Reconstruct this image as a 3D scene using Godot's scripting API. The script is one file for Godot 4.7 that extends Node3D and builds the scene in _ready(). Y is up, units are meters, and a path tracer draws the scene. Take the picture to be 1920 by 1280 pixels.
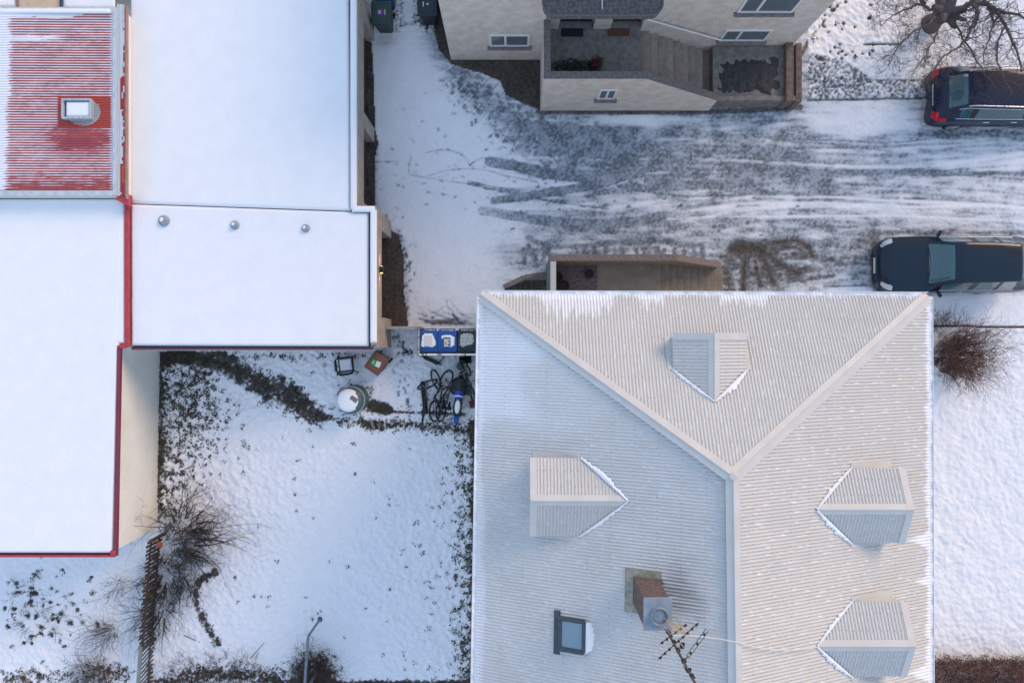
extends Node3D
# A snowy back yard seen straight down from a drone. Units are metres, y is up, north (the top of the picture) is -z.

const FOCAL := 1450.0
const CAM_H := 26.0
var counts := {}
var mats := {}
var rng := RandomNumberGenerator.new()

class MB:
	var v := PackedVector3Array()
	var n := PackedVector3Array()
	var c := PackedColorArray()
	var ix := PackedInt32Array()
	var col := Color(1, 1, 1)
	func tri(a: Vector3, b: Vector3, d: Vector3) -> void:
		var nn := (b - a).cross(d - a).normalized()
		var k := v.size()
		v.append(a); v.append(b); v.append(d)
		n.append(nn); n.append(nn); n.append(nn)
		c.append(col); c.append(col); c.append(col)
		ix.append(k); ix.append(k + 2); ix.append(k + 1)
	func quad(a: Vector3, b: Vector3, d: Vector3, e: Vector3) -> void:
		var nn := (d - a).cross(e - b).normalized()
		var k := v.size()
		v.append(a); v.append(b); v.append(d); v.append(e)
		for i in 4:
			n.append(nn); c.append(col)
		ix.append(k); ix.append(k + 2); ix.append(k + 1)
		ix.append(k); ix.append(k + 3); ix.append(k + 2)
	# a box with all its edges chamfered by r
	func box(at: Vector3, size: Vector3, r := 0.004, turn := Basis()) -> void:
		var h := size * 0.5
		r = minf(r, minf(h.x, minf(h.y, h.z)) * 0.9)
		var rings := []
		for lv in [[-h.y, r], [-h.y + r, 0.0], [h.y - r, 0.0], [h.y, r]]:
			var x: float = h.x - lv[1]
			var z: float = h.z - lv[1]
			var y: float = lv[0]
			var ring := []
			for p in [[x, -z + r], [x, z - r], [x - r, z], [-x + r, z], [-x, z - r], [-x, -z + r], [-x + r, -z], [x - r, -z]]:
				ring.append(at + turn * Vector3(p[0], y, p[1]))
			rings.append(ring)
		for k in 3:
			for i in 8:
				var j := (i + 1) % 8
				quad(rings[k][i], rings[k + 1][i], rings[k + 1][j], rings[k][j])
		for i in range(1, 7):
			tri(rings[3][0], rings[3][i + 1], rings[3][i])
			tri(rings[0][0], rings[0][i], rings[0][i + 1])
	func between(a: Vector3, b: Vector3, w: float, h: float, r := 0.003) -> void:
		var d := b - a
		var z := d.normalized()
		var up := Vector3.UP if absf(z.y) < 0.95 else Vector3.RIGHT
		var x := up.cross(z).normalized()
		box((a + b) * 0.5, Vector3(w, h, d.length()), r, Basis(x, z.cross(x), z))
	func tube(pts: Array, radii: Array, sides := 6, caps := true) -> void:
		var rings := []
		for i in pts.size():
			var d: Vector3 = (pts[mini(i + 1, pts.size() - 1)] - pts[maxi(i - 1, 0)]).normalized()
			var up := Vector3.UP if absf(d.y) < 0.9 else Vector3.RIGHT
			var x := up.cross(d).normalized()
			var y := d.cross(x)
			var k := v.size()
			for s in sides:
				var a := TAU * s / sides
				var o := x * cos(a) + y * sin(a)
				v.append(pts[i] + o * radii[i]); n.append(o); c.append(col)
			rings.append(k)
		for i in pts.size() - 1:
			for s in sides:
				var a: int = rings[i] + s
				var b: int = rings[i] + (s + 1) % sides
				var d: int = rings[i + 1] + (s + 1) % sides
				var e: int = rings[i + 1] + s
				ix.append(a); ix.append(d); ix.append(b)
				ix.append(a); ix.append(e); ix.append(d)
		if caps:
			for e in [0, pts.size() - 1]:
				for s in range(1, sides - 1):
					var k: int = rings[e]
					if e == 0:
						tri(v[k], v[k + s + 1], v[k + s])
					else:
						tri(v[k], v[k + s], v[k + s + 1])
	# profile: [radius, height] from the bottom up
	func lathe(at: Vector3, profile: Array, seg := 20, turn := Basis(), smooth := true) -> void:
		for i in profile.size() - 1:
			var p: Array = profile[i]
			var q: Array = profile[i + 1]
			var nr: float = q[1] - p[1]
			var ny: float = p[0] - q[0]
			for s in seg:
				var a0 := TAU * s / seg
				var a1 := TAU * (s + 1) / seg
				var d0 := Vector3(cos(a0), 0, sin(a0))
				var d1 := Vector3(cos(a1), 0, sin(a1))
				var A: Vector3 = at + turn * (d0 * p[0] + Vector3(0, p[1], 0))
				var B: Vector3 = at + turn * (d1 * p[0] + Vector3(0, p[1], 0))
				var D: Vector3 = at + turn * (d1 * q[0] + Vector3(0, q[1], 0))
				var E: Vector3 = at + turn * (d0 * q[0] + Vector3(0, q[1], 0))
				var n0 := (turn * (d0 * nr + Vector3(0, ny, 0))).normalized()
				var n1 := (turn * (d1 * nr + Vector3(0, ny, 0))).normalized()
				var k := v.size()
				for w in [A, B, D, E]:
					v.append(w); c.append(col)
				n.append(n0); n.append(n1); n.append(n1); n.append(n0)
				ix.append(k); ix.append(k + 1); ix.append(k + 2)
				ix.append(k); ix.append(k + 2); ix.append(k + 3)
	func ring(at: Vector3, axis: Vector3, R: float, r: float, seg := 28, sides := 6) -> void:
		var a := axis.normalized()
		var x := (Vector3.UP if absf(a.y) < 0.9 else Vector3.RIGHT).cross(a).normalized()
		var y := a.cross(x)
		var pts := []
		var rad := []
		for i in seg + 1:
			var t := TAU * i / seg
			pts.append(at + (x * cos(t) + y * sin(t)) * R)
			rad.append(r)
		tube(pts, rad, sides, false)
	# an upright prism over a polygon of Vector2(x, z)
	func prism(poly: PackedVector2Array, y0: float, y1: float) -> void:
		var p := poly
		if Geometry2D.is_polygon_clockwise(p):
			p.reverse()
		var t := Geometry2D.triangulate_polygon(p)
		for i in range(0, t.size(), 3):
			var q := [p[t[i]], p[t[i + 1]], p[t[i + 2]]]
			if (q[1] - q[0]).cross(q[2] - q[0]) > 0.0:
				q = [q[0], q[2], q[1]]
			tri(Vector3(q[0].x, y1, q[0].y), Vector3(q[1].x, y1, q[1].y), Vector3(q[2].x, y1, q[2].y))
			tri(Vector3(q[0].x, y0, q[0].y), Vector3(q[2].x, y0, q[2].y), Vector3(q[1].x, y0, q[1].y))
		for i in p.size():
			var a := p[i]
			var b := p[(i + 1) % p.size()]
			quad(Vector3(a.x, y0, a.y), Vector3(a.x, y1, a.y), Vector3(b.x, y1, b.y), Vector3(b.x, y0, b.y))
	func mesh(shift := Vector3.ZERO) -> ArrayMesh:
		if shift != Vector3.ZERO:
			for i in v.size():
				v[i] -= shift
		var a := []
		a.resize(Mesh.ARRAY_MAX)
		a[Mesh.ARRAY_VERTEX] = v
		a[Mesh.ARRAY_NORMAL] = n
		a[Mesh.ARRAY_COLOR] = c
		a[Mesh.ARRAY_INDEX] = ix
		var m := ArrayMesh.new()
		m.add_surface_from_arrays(Mesh.PRIMITIVE_TRIANGLES, a)
		return m

# the point at height h that a survey mark on the drone picture stands for
func W(px: float, py: float, h := 0.0) -> Vector3:
	var k := (CAM_H - h) / FOCAL
	return Vector3((px - 960.0) * k, h, (py - 640.0) * k)

func numbered(called: String) -> String:
	var k: int = counts.get(called, -1) + 1
	counts[called] = k
	return called if k == 0 else "%s_%03d" % [called, k]

func thing(called: String, label: String, category: String, at := Vector3.ZERO, group := "", turn := 0.0) -> Node3D:
	var o := Node3D.new()
	o.name = numbered(called)
	add_child(o)
	o.position = at
	o.rotation.y = turn
	o.set_meta("label", label)
	o.set_meta("category", category)
	if group:
		o.set_meta("group", group)
	return o

# commits a builder as one named part; geometry is given in world coordinates unless local
func part(parent: Node3D, called: String, mb: MB, m: Material, local := false) -> MeshInstance3D:
	var o := MeshInstance3D.new()
	var nm := called
	var k := 0
	while parent.has_node(nm):
		k += 1
		nm = "%s_%03d" % [called, k]
	o.name = nm
	var s := Vector3.ZERO
	if not local:
		var q: Node = parent
		while q != self:
			s += q.position
			q = q.get_parent()
	o.mesh = mb.mesh(s)
	o.material_override = m
	parent.add_child(o, true)
	return o

func setting(called: String, mb: MB, m: Material, kind := "structure", label := "", category := "") -> MeshInstance3D:
	var o := MeshInstance3D.new()
	o.name = numbered(called)
	o.mesh = mb.mesh()
	o.material_override = m
	add_child(o)
	o.set_meta("kind", kind)
	if label:
		o.set_meta("label", label)
		o.set_meta("category", category)
	return o

func single(called: String, mb: MB, m: Material, label: String, category: String, at := Vector3.ZERO, group := "") -> MeshInstance3D:
	var o := MeshInstance3D.new()
	o.name = numbered(called)
	o.mesh = mb.mesh(at)
	o.position = at
	o.material_override = m
	add_child(o)
	o.set_meta("label", label)
	o.set_meta("category", category)
	if group:
		o.set_meta("group", group)
	return o

# ---------------------------------------------------------------- materials
func s8(r: float, g: float, b: float) -> Color:
	return Color(r / 255.0, g / 255.0, b / 255.0)
func lin(r: float, g: float, b: float) -> Color:
	return s8(r, g, b).srgb_to_linear()

func paint(key: String, col: Color, rough := 0.7, metal := 0.0) -> StandardMaterial3D:
	if mats.has(key):
		return mats[key]
	var m := StandardMaterial3D.new()
	m.albedo_color = col
	m.roughness = rough
	m.metallic = metal
	mats[key] = m
	return m

func noise_tex(freq: float, c0: Color, c1: Color, sd: int, oct := 4, mid := 0.5) -> NoiseTexture2D:
	var f := FastNoiseLite.new()
	f.noise_type = FastNoiseLite.TYPE_SIMPLEX_SMOOTH
	f.seed = sd
	f.frequency = freq
	f.fractal_octaves = oct
	var g := Gradient.new()
	g.set_color(0, c0)
	g.set_color(1, c1)
	g.add_point(mid, c0.lerp(c1, 0.5))
	var t := NoiseTexture2D.new()
	t.width = 512
	t.height = 512
	t.seamless = true
	t.noise = f
	t.color_ramp = g
	return t

func bump_tex(freq: float, sd: int, strength := 4.0) -> NoiseTexture2D:
	var f := FastNoiseLite.new()
	f.noise_type = FastNoiseLite.TYPE_SIMPLEX_SMOOTH
	f.seed = sd
	f.frequency = freq
	f.fractal_octaves = 4
	var t := NoiseTexture2D.new()
	t.width = 512
	t.height = 512
	t.seamless = true
	t.noise = f
	t.as_normal_map = true
	t.bump_strength = strength
	return t

# a mottled surface: colour runs between c0 and c1 with patches "span" metres apart
func mottled(key: String, c0: Color, c1: Color, span: float, rough := 0.85, bump := 0.0, sd := 1) -> StandardMaterial3D:
	if mats.has(key):
		return mats[key]
	var m := StandardMaterial3D.new()
	m.albedo_texture = noise_tex(0.012, c0, c1, sd, 5)
	m.uv1_triplanar = true
	m.uv1_world_triplanar = true
	m.uv1_scale = Vector3.ONE / (span * 6.0)
	m.roughness = rough
	if bump > 0.0:
		m.normal_enabled = true
		m.normal_texture = bump_tex(0.06, sd + 7, 5.0)
		m.normal_scale = bump
	mats[key] = m
	return m

func tinted(key: String, rough := 0.8, metal := 0.0) -> StandardMaterial3D:
	if mats.has(key):
		return mats[key]
	var m := StandardMaterial3D.new()
	m.vertex_color_use_as_albedo = true
	m.roughness = rough
	m.metallic = metal
	mats[key] = m
	return m

func noise(freq: float, sd: int, oct := 3) -> FastNoiseLite:
	var f := FastNoiseLite.new()
	f.noise_type = FastNoiseLite.TYPE_SIMPLEX_SMOOTH
	f.seed = sd
	f.frequency = freq
	f.fractal_octaves = oct
	return f

func _ready() -> void:
	rng.seed = 20240117
	# ---- camera, sky, sun, exposure
	var cam := Camera3D.new()
	cam.name = "camera"
	cam.position = Vector3(0, CAM_H, 0)
	cam.rotation_degrees = Vector3(-90, 0, 0)
	cam.fov = rad_to_deg(2.0 * atan(640.0 / FOCAL))
	cam.near = 0.1
	cam.far = 900.0
	add_child(cam)
	cam.current = true
	var sky_mat := ProceduralSkyMaterial.new()
	sky_mat.sky_top_color = Color(0.68, 0.775, 0.91)
	sky_mat.sky_horizon_color = Color(0.82, 0.86, 0.92)
	sky_mat.sky_curve = 0.2
	sky_mat.ground_bottom_color = Color(0.62, 0.68, 0.76)
	sky_mat.ground_horizon_color = Color(0.78, 0.83, 0.90)
	sky_mat.sun_angle_max = 40.0
	var sky := Sky.new()
	sky.sky_material = sky_mat
	var env := Environment.new()
	env.background_mode = Environment.BG_SKY
	env.sky = sky
	env.tonemap_mode = Environment.TONE_MAPPER_LINEAR
	env.tonemap_exposure = 1.54
	env.background_energy_multiplier = 0.82
	env.sdfgi_enabled = true
	env.ssao_enabled = true
	env.ssil_enabled = true
	var we := WorldEnvironment.new()
	we.name = "world_environment"
	we.environment = env
	add_child(we)
	var sun := DirectionalLight3D.new()
	sun.name = "sun"
	sun.light_color = Color(1.0, 0.87, 0.76)
	sun.light_energy = 0.5
	sun.light_angular_distance = 30.0
	sun.shadow_enabled = true
	add_child(sun)
	sun.look_at_from_position(Vector3(21, 14.5, -20), Vector3.ZERO, Vector3.UP)
	# ---- the place
	build_ground()
	build_white_house()
	build_garages()
	build_left_house()
	build_upper_house()
	# ---- the things in it
	build_cars()
	build_bins()
	build_yard_things()
	build_garden()
	build_plants()

# ---------------------------------------------------------------- the ground: snow, slush, ice, asphalt and soil
const GX0 := -24.0
const GY0 := -24.0
const GSTEP := 2.0
const GNX := 985
const GNY := 665
var g_cov := PackedFloat32Array()
var g_soil := PackedFloat32Array()
var g_dep := PackedFloat32Array()
var g_h := PackedFloat32Array()

# a soft-edged worn or snowed line through the marks, "wide" across
func stroke(pts: Array, wide: float, cov: float, soil := 0.0, dep := 0.0, soft := 0.5) -> void:
	var r := wide * 0.5
	if pts.size() > 2:
		# round the corners off
		var fine := []
		for k in pts.size() - 1:
			var q := []
			for o in [-1, 0, 1, 2]:
				var c: Array = pts[clampi(k + o, 0, pts.size() - 1)]
				q.append(Vector2(c[0], c[1]))
			for s in 4:
				var c: Vector2 = q[1].cubic_interpolate(q[2], q[0], q[3], s / 4.0)
				fine.append([c.x, c.y])
		fine.append(pts[-1])
		pts = fine
	for k in pts.size() - 1:
		var a := Vector2(pts[k][0], pts[k][1])
		var b := Vector2(pts[k + 1][0], pts[k + 1][1])
		var x0 := maxi(0, int((minf(a.x, b.x) - r - GX0) / GSTEP))
		var x1 := mini(GNX - 1, int((maxf(a.x, b.x) + r - GX0) / GSTEP) + 1)
		var y0 := maxi(0, int((minf(a.y, b.y) - r - GY0) / GSTEP))
		var y1 := mini(GNY - 1, int((maxf(a.y, b.y) + r - GY0) / GSTEP) + 1)
		var ab := b - a
		var l2 := maxf(ab.length_squared(), 0.001)
		for y in range(y0, y1 + 1):
			for x in range(x0, x1 + 1):
				var p := Vector2(GX0 + x * GSTEP, GY0 + y * GSTEP)
				var t := (p - a).dot(ab) / l2
				if (t < 0.0 and k > 0) or t > 1.0001:
					if t > 1.0 and k < pts.size() - 2:
						continue
					if t < 0.0:
						continue
				t = clampf(t, 0.0, 1.0)
				var d := p.distance_to(a + ab * t)
				if d < r:
					var w := clampf((r - d) / maxf(r * soft, 0.01), 0.0, 1.0)
					w = w * w * (3.0 - 2.0 * w)
					var i := y * GNX + x
					g_cov[i] += cov * w
					g_soil[i] = maxf(g_soil[i], soil * w)
					g_dep[i] += dep * w

func blob(cx: float, cy: float, rx: float, ry: float, cov: float, soil := 0.0, dep := 0.0) -> void:
	var x0 := maxi(0, int((cx - rx - GX0) / GSTEP))
	var x1 := mini(GNX - 1, int((cx + rx - GX0) / GSTEP) + 1)
	var y0 := maxi(0, int((cy - ry - GY0) / GSTEP))
	var y1 := mini(GNY - 1, int((cy + ry - GY0) / GSTEP) + 1)
	for y in range(y0, y1 + 1):
		for x in range(x0, x1 + 1):
			var dx := (GX0 + x * GSTEP - cx) / rx
			var dy := (GY0 + y * GSTEP - cy) / ry
			var d := dx * dx + dy * dy
			if d < 1.0:
				var w := 1.0 - d
				w = w * w * (3.0 - 2.0 * w)
				var i := y * GNX + x
				g_cov[i] += cov * w
				g_soil[i] = maxf(g_soil[i], soil * w)
				g_dep[i] += dep * w

func area(pts: Array, cov: float, soil := 0.0, dep := 0.0) -> void:
	var poly := PackedVector2Array()
	var lo := Vector2(1e9, 1e9)
	var hi := -lo
	for p in pts:
		var q := Vector2(p[0], p[1])
		poly.append(q)
		lo = lo.min(q)
		hi = hi.max(q)
	for y in range(maxi(0, int((lo.y - GY0) / GSTEP)), mini(GNY - 1, int((hi.y - GY0) / GSTEP) + 1)):
		for x in range(maxi(0, int((lo.x - GX0) / GSTEP)), mini(GNX - 1, int((hi.x - GX0) / GSTEP) + 1)):
			if Geometry2D.is_point_in_polygon(Vector2(GX0 + x * GSTEP, GY0 + y * GSTEP), poly):
				var i := y * GNX + x
				g_cov[i] += cov
				g_soil[i] = maxf(g_soil[i], soil)
				g_dep[i] += dep

func footprints(path: Array, count: int, spread: float, size: float, depth: float, sd: int) -> void:
	var r := RandomNumberGenerator.new()
	r.seed = sd
	var total := 0.0
	for k in path.size() - 1:
		total += Vector2(path[k][0], path[k][1]).distance_to(Vector2(path[k + 1][0], path[k + 1][1]))
	for j in count:
		var t := r.randf() * total
		for k in path.size() - 1:
			var a := Vector2(path[k][0], path[k][1])
			var b := Vector2(path[k + 1][0], path[k + 1][1])
			var l := a.distance_to(b)
			if t <= l:
				var d := (b - a) / l
				var p := a + d * t + Vector2(-d.y, d.x) * r.randfn(0.0, spread)
				var dd := d.rotated(r.randfn(0.0, 0.5))
				var s := size * r.randf_range(0.7, 1.25)
				stroke([[p.x - dd.x * s * 0.35, p.y - dd.y * s * 0.35], [p.x + dd.x * s * 0.35, p.y + dd.y * s * 0.35]], s * 1.25, -r.randf_range(0.25, 0.8), 0.0, -depth, 0.9)
				break
			t -= l

func sm(a: float, b: float, x: float) -> float:
	var t := clampf((x - a) / (b - a), 0.0, 1.0)
	return t * t * (3.0 - 2.0 * t)

func lay_marks() -> void:
	# the drive: wheel tracks, slush bands, banks of snow
	stroke([[825, 70], [865, 140], [925, 200], [1010, 245], [1150, 268]], 135, -0.82, 0, -0.005, 1.0)
	stroke([[960, 262], [1150, 275], [1330, 262], [1480, 290]], 80, -0.17, 0, 0, 1.0)
	blob(1150, 226, 190, 15, 0.6, 0, 0.01)
	blob(1610, 222, 135, 40, 0.55, 0, 0.01)
	blob(1850, 300, 120, 30, 0.2)
	stroke([[918, 303], [970, 312], [1040, 327], [1115, 330], [1200, 319]], 24, -0.95, 0, -0.012, 0.35)
	stroke([[926, 376], [1000, 366], [1060, 356], [1125, 345], [1190, 325]], 19, -0.85, 0, -0.01, 0.4)
	stroke([[904, 395], [960, 404], [1010, 413], [1110, 421], [1240, 412]], 23, -0.62, 0, -0.01, 0.4)
	stroke([[1215, 338], [1300, 346], [1410, 343]], 22, -0.75, 0, -0.008, 0.8)
	stroke([[880, 342], [920, 352], [970, 360]], 12, -0.8, 0, -0.008, 0.5)
	for tr in [[[798, 286], [835, 281], [866, 290], [880, 308]], [[700, 304], [745, 303]], [[800, 330], [850, 318], [905, 318], [950, 330], [1010, 342]], [[880, 310], [905, 296], [935, 302]], [[770, 295], [766, 320], [780, 330], [860, 342], [900, 348]], [[985, 368], [1050, 380], [1140, 392]], [[1195, 358], [1290, 368], [1400, 366]], [[1060, 352], [1150, 330], [1270, 316]]]:
		stroke(tr, 6, -0.6, 0, -0.006, 0.9)
	stroke([[945, 342], [1010, 345], [1080, 338]], 22, 0.35)
	stroke([[1000, 386], [1120, 382], [1300, 385], [1480, 375]], 38, 0.25, 0, 0, 1.0)
	stroke([[1400, 400], [1600, 392], [1900, 380]], 34, 0.12, 0, 0, 1.0)
	stroke([[1180, 310], [1300, 300], [1420, 318], [1540, 340]], 70, -0.32, 0, 0, 1.0)
	stroke([[1560, 330], [1720, 322], [1900, 330]], 60, -0.10, 0, 0, 1.0)
	stroke([[1100, 425], [1300, 418], [1500, 430], [1640, 425]], 46, -0.1, 0, 0, 1.0)
	stroke([[990, 446], [1020, 460], [1075, 463], [1130, 458], [1230, 452], [1300, 462]], 18, -0.5, 0.2, -0.01, 1.0)
	var r := RandomNumberGenerator.new()
	r.seed = 5
	for x in [978, 990, 1003, 1020, 1032, 1094, 1118, 1132, 1150, 1166, 1196, 1204, 1233, 1242, 1262, 1280, 1300, 1318]:
		var y := r.randf_range(470, 482)
		stroke([[x + r.randf_range(-5, 5), y - r.randf_range(5, 14)], [x + r.randf_range(-5, 5), y + r.randf_range(6, 18)]], r.randf_range(10, 17), -r.randf_range(0.45, 0.9), 0.25, -0.012, 0.9)
	blob(960, 480, 60, 40, -0.25)
	# the sweep of wheel tracks out along the drive
	for k in 34:
		var y := r.randf_range(236, 436)
		var x := r.randf_range(1080, 1420)
		var y2 := lerpf(y, 335.0, 0.25) + r.randfn(0, 8)
		stroke([[x, y + r.randfn(0, 6)], [x + 160, y2 + r.randfn(0, 4)], [x + 360, y2 - (y - 335.0) * 0.05], [1700, y2 + r.randfn(0, 5)], [1945, y + r.randfn(0, 10)]], r.randf_range(5, 12), r.randf_range(-0.32, 0.30), 0, r.randf_range(-0.004, 0.002), 0.8)
	for k in 12:
		var y := r.randf_range(290, 420)
		stroke([[r.randf_range(900, 960), y], [1040, y + r.randfn(0, 8)], [1160, lerpf(y, 345.0, 0.4)], [1320, lerpf(y, 340.0, 0.6)]], r.randf_range(6, 12), r.randf_range(-0.3, 0.12), 0, -0.004, 0.8)
	# the dug-up dark patch beside the car and the ground in front of it
	blob(1455, 490, 130, 66, -0.30, 0.7)
	stroke([[1372, 468], [1400, 462], [1430, 470]], 30, -0.8, 1, -0.01, 0.8)
	blob(1392, 466, 36, 22, -0.8, 1)
	stroke([[1425, 465], [1440, 500], [1450, 530]], 30, -0.75, 1, -0.008, 1.0)
	stroke([[1398, 480], [1393, 545]], 22, -0.65, 1, -0.006, 1.0)
	stroke([[1416, 490], [1426, 536]], 18, -0.35, 1, -0.006, 1.0)
	stroke([[1450, 455], [1490, 450], [1515, 462], [1522, 476]], 22, -0.6, 1, -0.006, 1.0)
	stroke([[1440, 476], [1470, 500], [1500, 512]], 24, -0.45, 1, 0, 1.0)
	for k in 50:
		blob(r.randfn(1440, 55), r.randfn(490, 24), r.randf_range(5, 15), r.randf_range(4, 9), r.randf_range(-0.35, 0.2), 0.9)
	stroke([[1360, 505], [1370, 552]], 40, -0.45, 0.8, 0, 1.0)
	blob(1600, 470, 80, 60, -0.2, 0.3)
	blob(1600, 545, 60, 16, 0.6)
	stroke([[1640, 440], [1645, 552]], 34, -0.6, 0.5, -0.005, 1.0)
	stroke([[1660, 437], [1920, 437]], 16, -0.4, 0.4, 0, 1.0)
	blob(1850, 575, 130, 34, 0.4)
	stroke([[1545, 537], [1640, 535]], 4, -0.9)
	# bare ground in the shelter of the garages
	area([[676, -20], [690, 75], [697, 80], [701, 160], [703, 240], [709, 268], [702, 300], [702, 392], [722, 425], [748, 440], [757, 480], [756, 540], [762, 580], [765, 612], [715, 612], [715, 400], [676, 400]], -1.6, 1)
	stroke([[705, 270], [703, 390], [730, 425], [755, 450], [760, 520], [763, 600]], 26, -0.55, 0.7, 0, 1.0)
	for k in 40:
		stroke([[r.randf_range(770, 850), r.randf_range(560, 612)], [r.randf_range(785, 895), r.randf_range(590, 612)]], 7, -0.25, 0.5, -0.003, 1.0)
	blob(840, 606, 60, 8, -0.6, 0.8)
	footprints([[735, 585], [760, 470], [735, 390]], 90, 16, 6, 0.004, 77)
	# bare earth along the plastered house
	area([[806, -20], [815, 62], [822, 92], [845, 120], [905, 138], [938, 152], [948, 178], [985, 196], [1015, 207], [1015, 100], [850, 100], [830, -20]], -1.6, 1)
	stroke([[1010, 209], [1330, 209], [1500, 201]], 13, -1.3, 0.8, 0, 0.6)
	area([[735, -20], [742, 60], [800, 62], [806, 40], [806, -20]], -0.62, 0.9)
	blob(775, 58, 34, 12, 0.7)
	blob(765, 15, 12, 34, 0.55)
	blob(720, 78, 40, 16, -0.5, 0.6)
	# the garden beyond the upper house
	stroke([[1514, 188], [1740, 184]], 5, -1.5, 0.4, -0.03, 0.5)
	area([[1516, 100], [1580, 112], [1640, 150], [1740, 150], [1740, 184], [1516, 187]], -0.80, 0.15)
	area([[1620, 84], [1740, 84], [1740, 150], [1640, 150]], -0.35, 0.15)
	stroke([[1620, 83], [1690, 83]], 4, -1.2, 0.3, -0.02)
	for k in 34:
		var x := r.randf_range(1530, 1640)
		var y := r.randf_range(0, 110)
		blob(x, y, r.randf_range(3, 8), r.randf_range(3, 7), -0.9, 0.9, -0.01)
	stroke([[1503, 100], [1530, 60], [1575, 5]], 14, -0.7, 0.9, 0, 1.0)
	stroke([[1730, 250], [1920, 250]], 34, -0.45, 0.2, -0.005, 1.0)
	# the yard and garden
	stroke([[325, 664], [400, 678], [470, 704], [540, 746], [592, 778]], 70, -1.0, 1, 0.01, 1.0)
	for k in 60:
		var t := r.randf()
		blob(330 + 262 * t + r.randfn(0, 10), 662 + 112 * pow(t, 1.4) + r.randfn(0, 16), r.randf_range(6, 16), r.randf_range(5, 11), -0.6, 1, 0.01)
	stroke([[590, 776], [640, 788], [700, 794]], 26, -0.55, 1, 0, 1.0)
	stroke([[692, 800], [760, 796], [830, 802], [892, 806]], 44, -0.75, 1, 0, 1.0)
	stroke([[690, 770], [870, 776]], 10, -0.9, 1, -0.01, 0.9)
	stroke([[700, 760], [725, 768]], 30, -1.4, 1, -0.01, 0.5)
	stroke([[888, 790], [895, 905], [893, 1275]], 40, -0.62, 1, 0, 1.0)
	stroke([[303, 680], [299, 960], [310, 1000]], 34, -0.22, 1, 0, 1.0)
	stroke([[305, 670], [420, 665]], 20, -0.9, 1, 0, 1.0)
	stroke([[620, 1280], [895, 1280]], 18, -1.1, 1, 0, 0.9)
	stroke([[420, 668], [690, 664]], 16, -0.4, 0.6, 0, 1.0)
	stroke([[735, 625], [760, 655]], 40, -0.7, 0.8, 0, 1.0)
	footprints([[745, 660], [757, 720], [762, 772]], 60, 9, 6, 0.006, 31)
	footprints([[640, 700], [690, 730], [640, 790]], 40, 16, 5, 0.006, 33)
	blob(665, 748, 44, 40, -0.5, 0.6)
	stroke([[290, 1010], [283, 1200], [278, 1290]], 24, -0.55, 1, 0, 1.0)
	stroke([[402, 1075], [375, 1085], [366, 1120], [380, 1160], [410, 1205]], 26, -0.88, 1, 0, 1.0)
	stroke([[300, 1280], [420, 1262], [560, 1285]], 60, -0.85, 1, 0, 1.0)
	blob(590, 1262, 56, 50, -1.0, 1)
	for k in 90:
		blob(r.randfn(85, 45), r.randfn(1130, 40), r.randf_range(4, 9), r.randf_range(3, 8), -0.85, 1, -0.008)
	blob(60, 1270, 110, 26, -0.5, 1)
	blob(200, 1262, 60, 34, -0.5, 1)
	# the garden east of the white house
	stroke([[1745, 612], [1800, 611], [1860, 613], [1940, 613]], 5, -1.6, 1, -0.03, 0.5)
	stroke([[1740, 610], [1790, 611]], 16, -0.5, 1, 0, 1.0)
	blob(1790, 670, 70, 50, -0.42, 1)
	stroke([[1740, 1244], [1940, 1244]], 30, -0.6, 1, 0, 1.0)
	for q in [[1760, 1010], [1770, 1022], [1800, 1030], [1792, 1060], [1768, 1068], [1782, 1045], [1755, 1050], [1805, 1015], [1766, 990]]:
		blob(q[0], q[1], 9, 8, -0.22, 0, -0.03)
	footprints([[700, 330], [900, 320], [1150, 370], [1500, 360]], 130, 45, 6, 0.004, 11)
	footprints([[850, 120], [930, 215], [1050, 290], [1200, 300]], 300, 34, 7, 0.005, 12)
	footprints([[720, 250], [940, 350]], 40, 40, 6, 0.004, 13)

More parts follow.
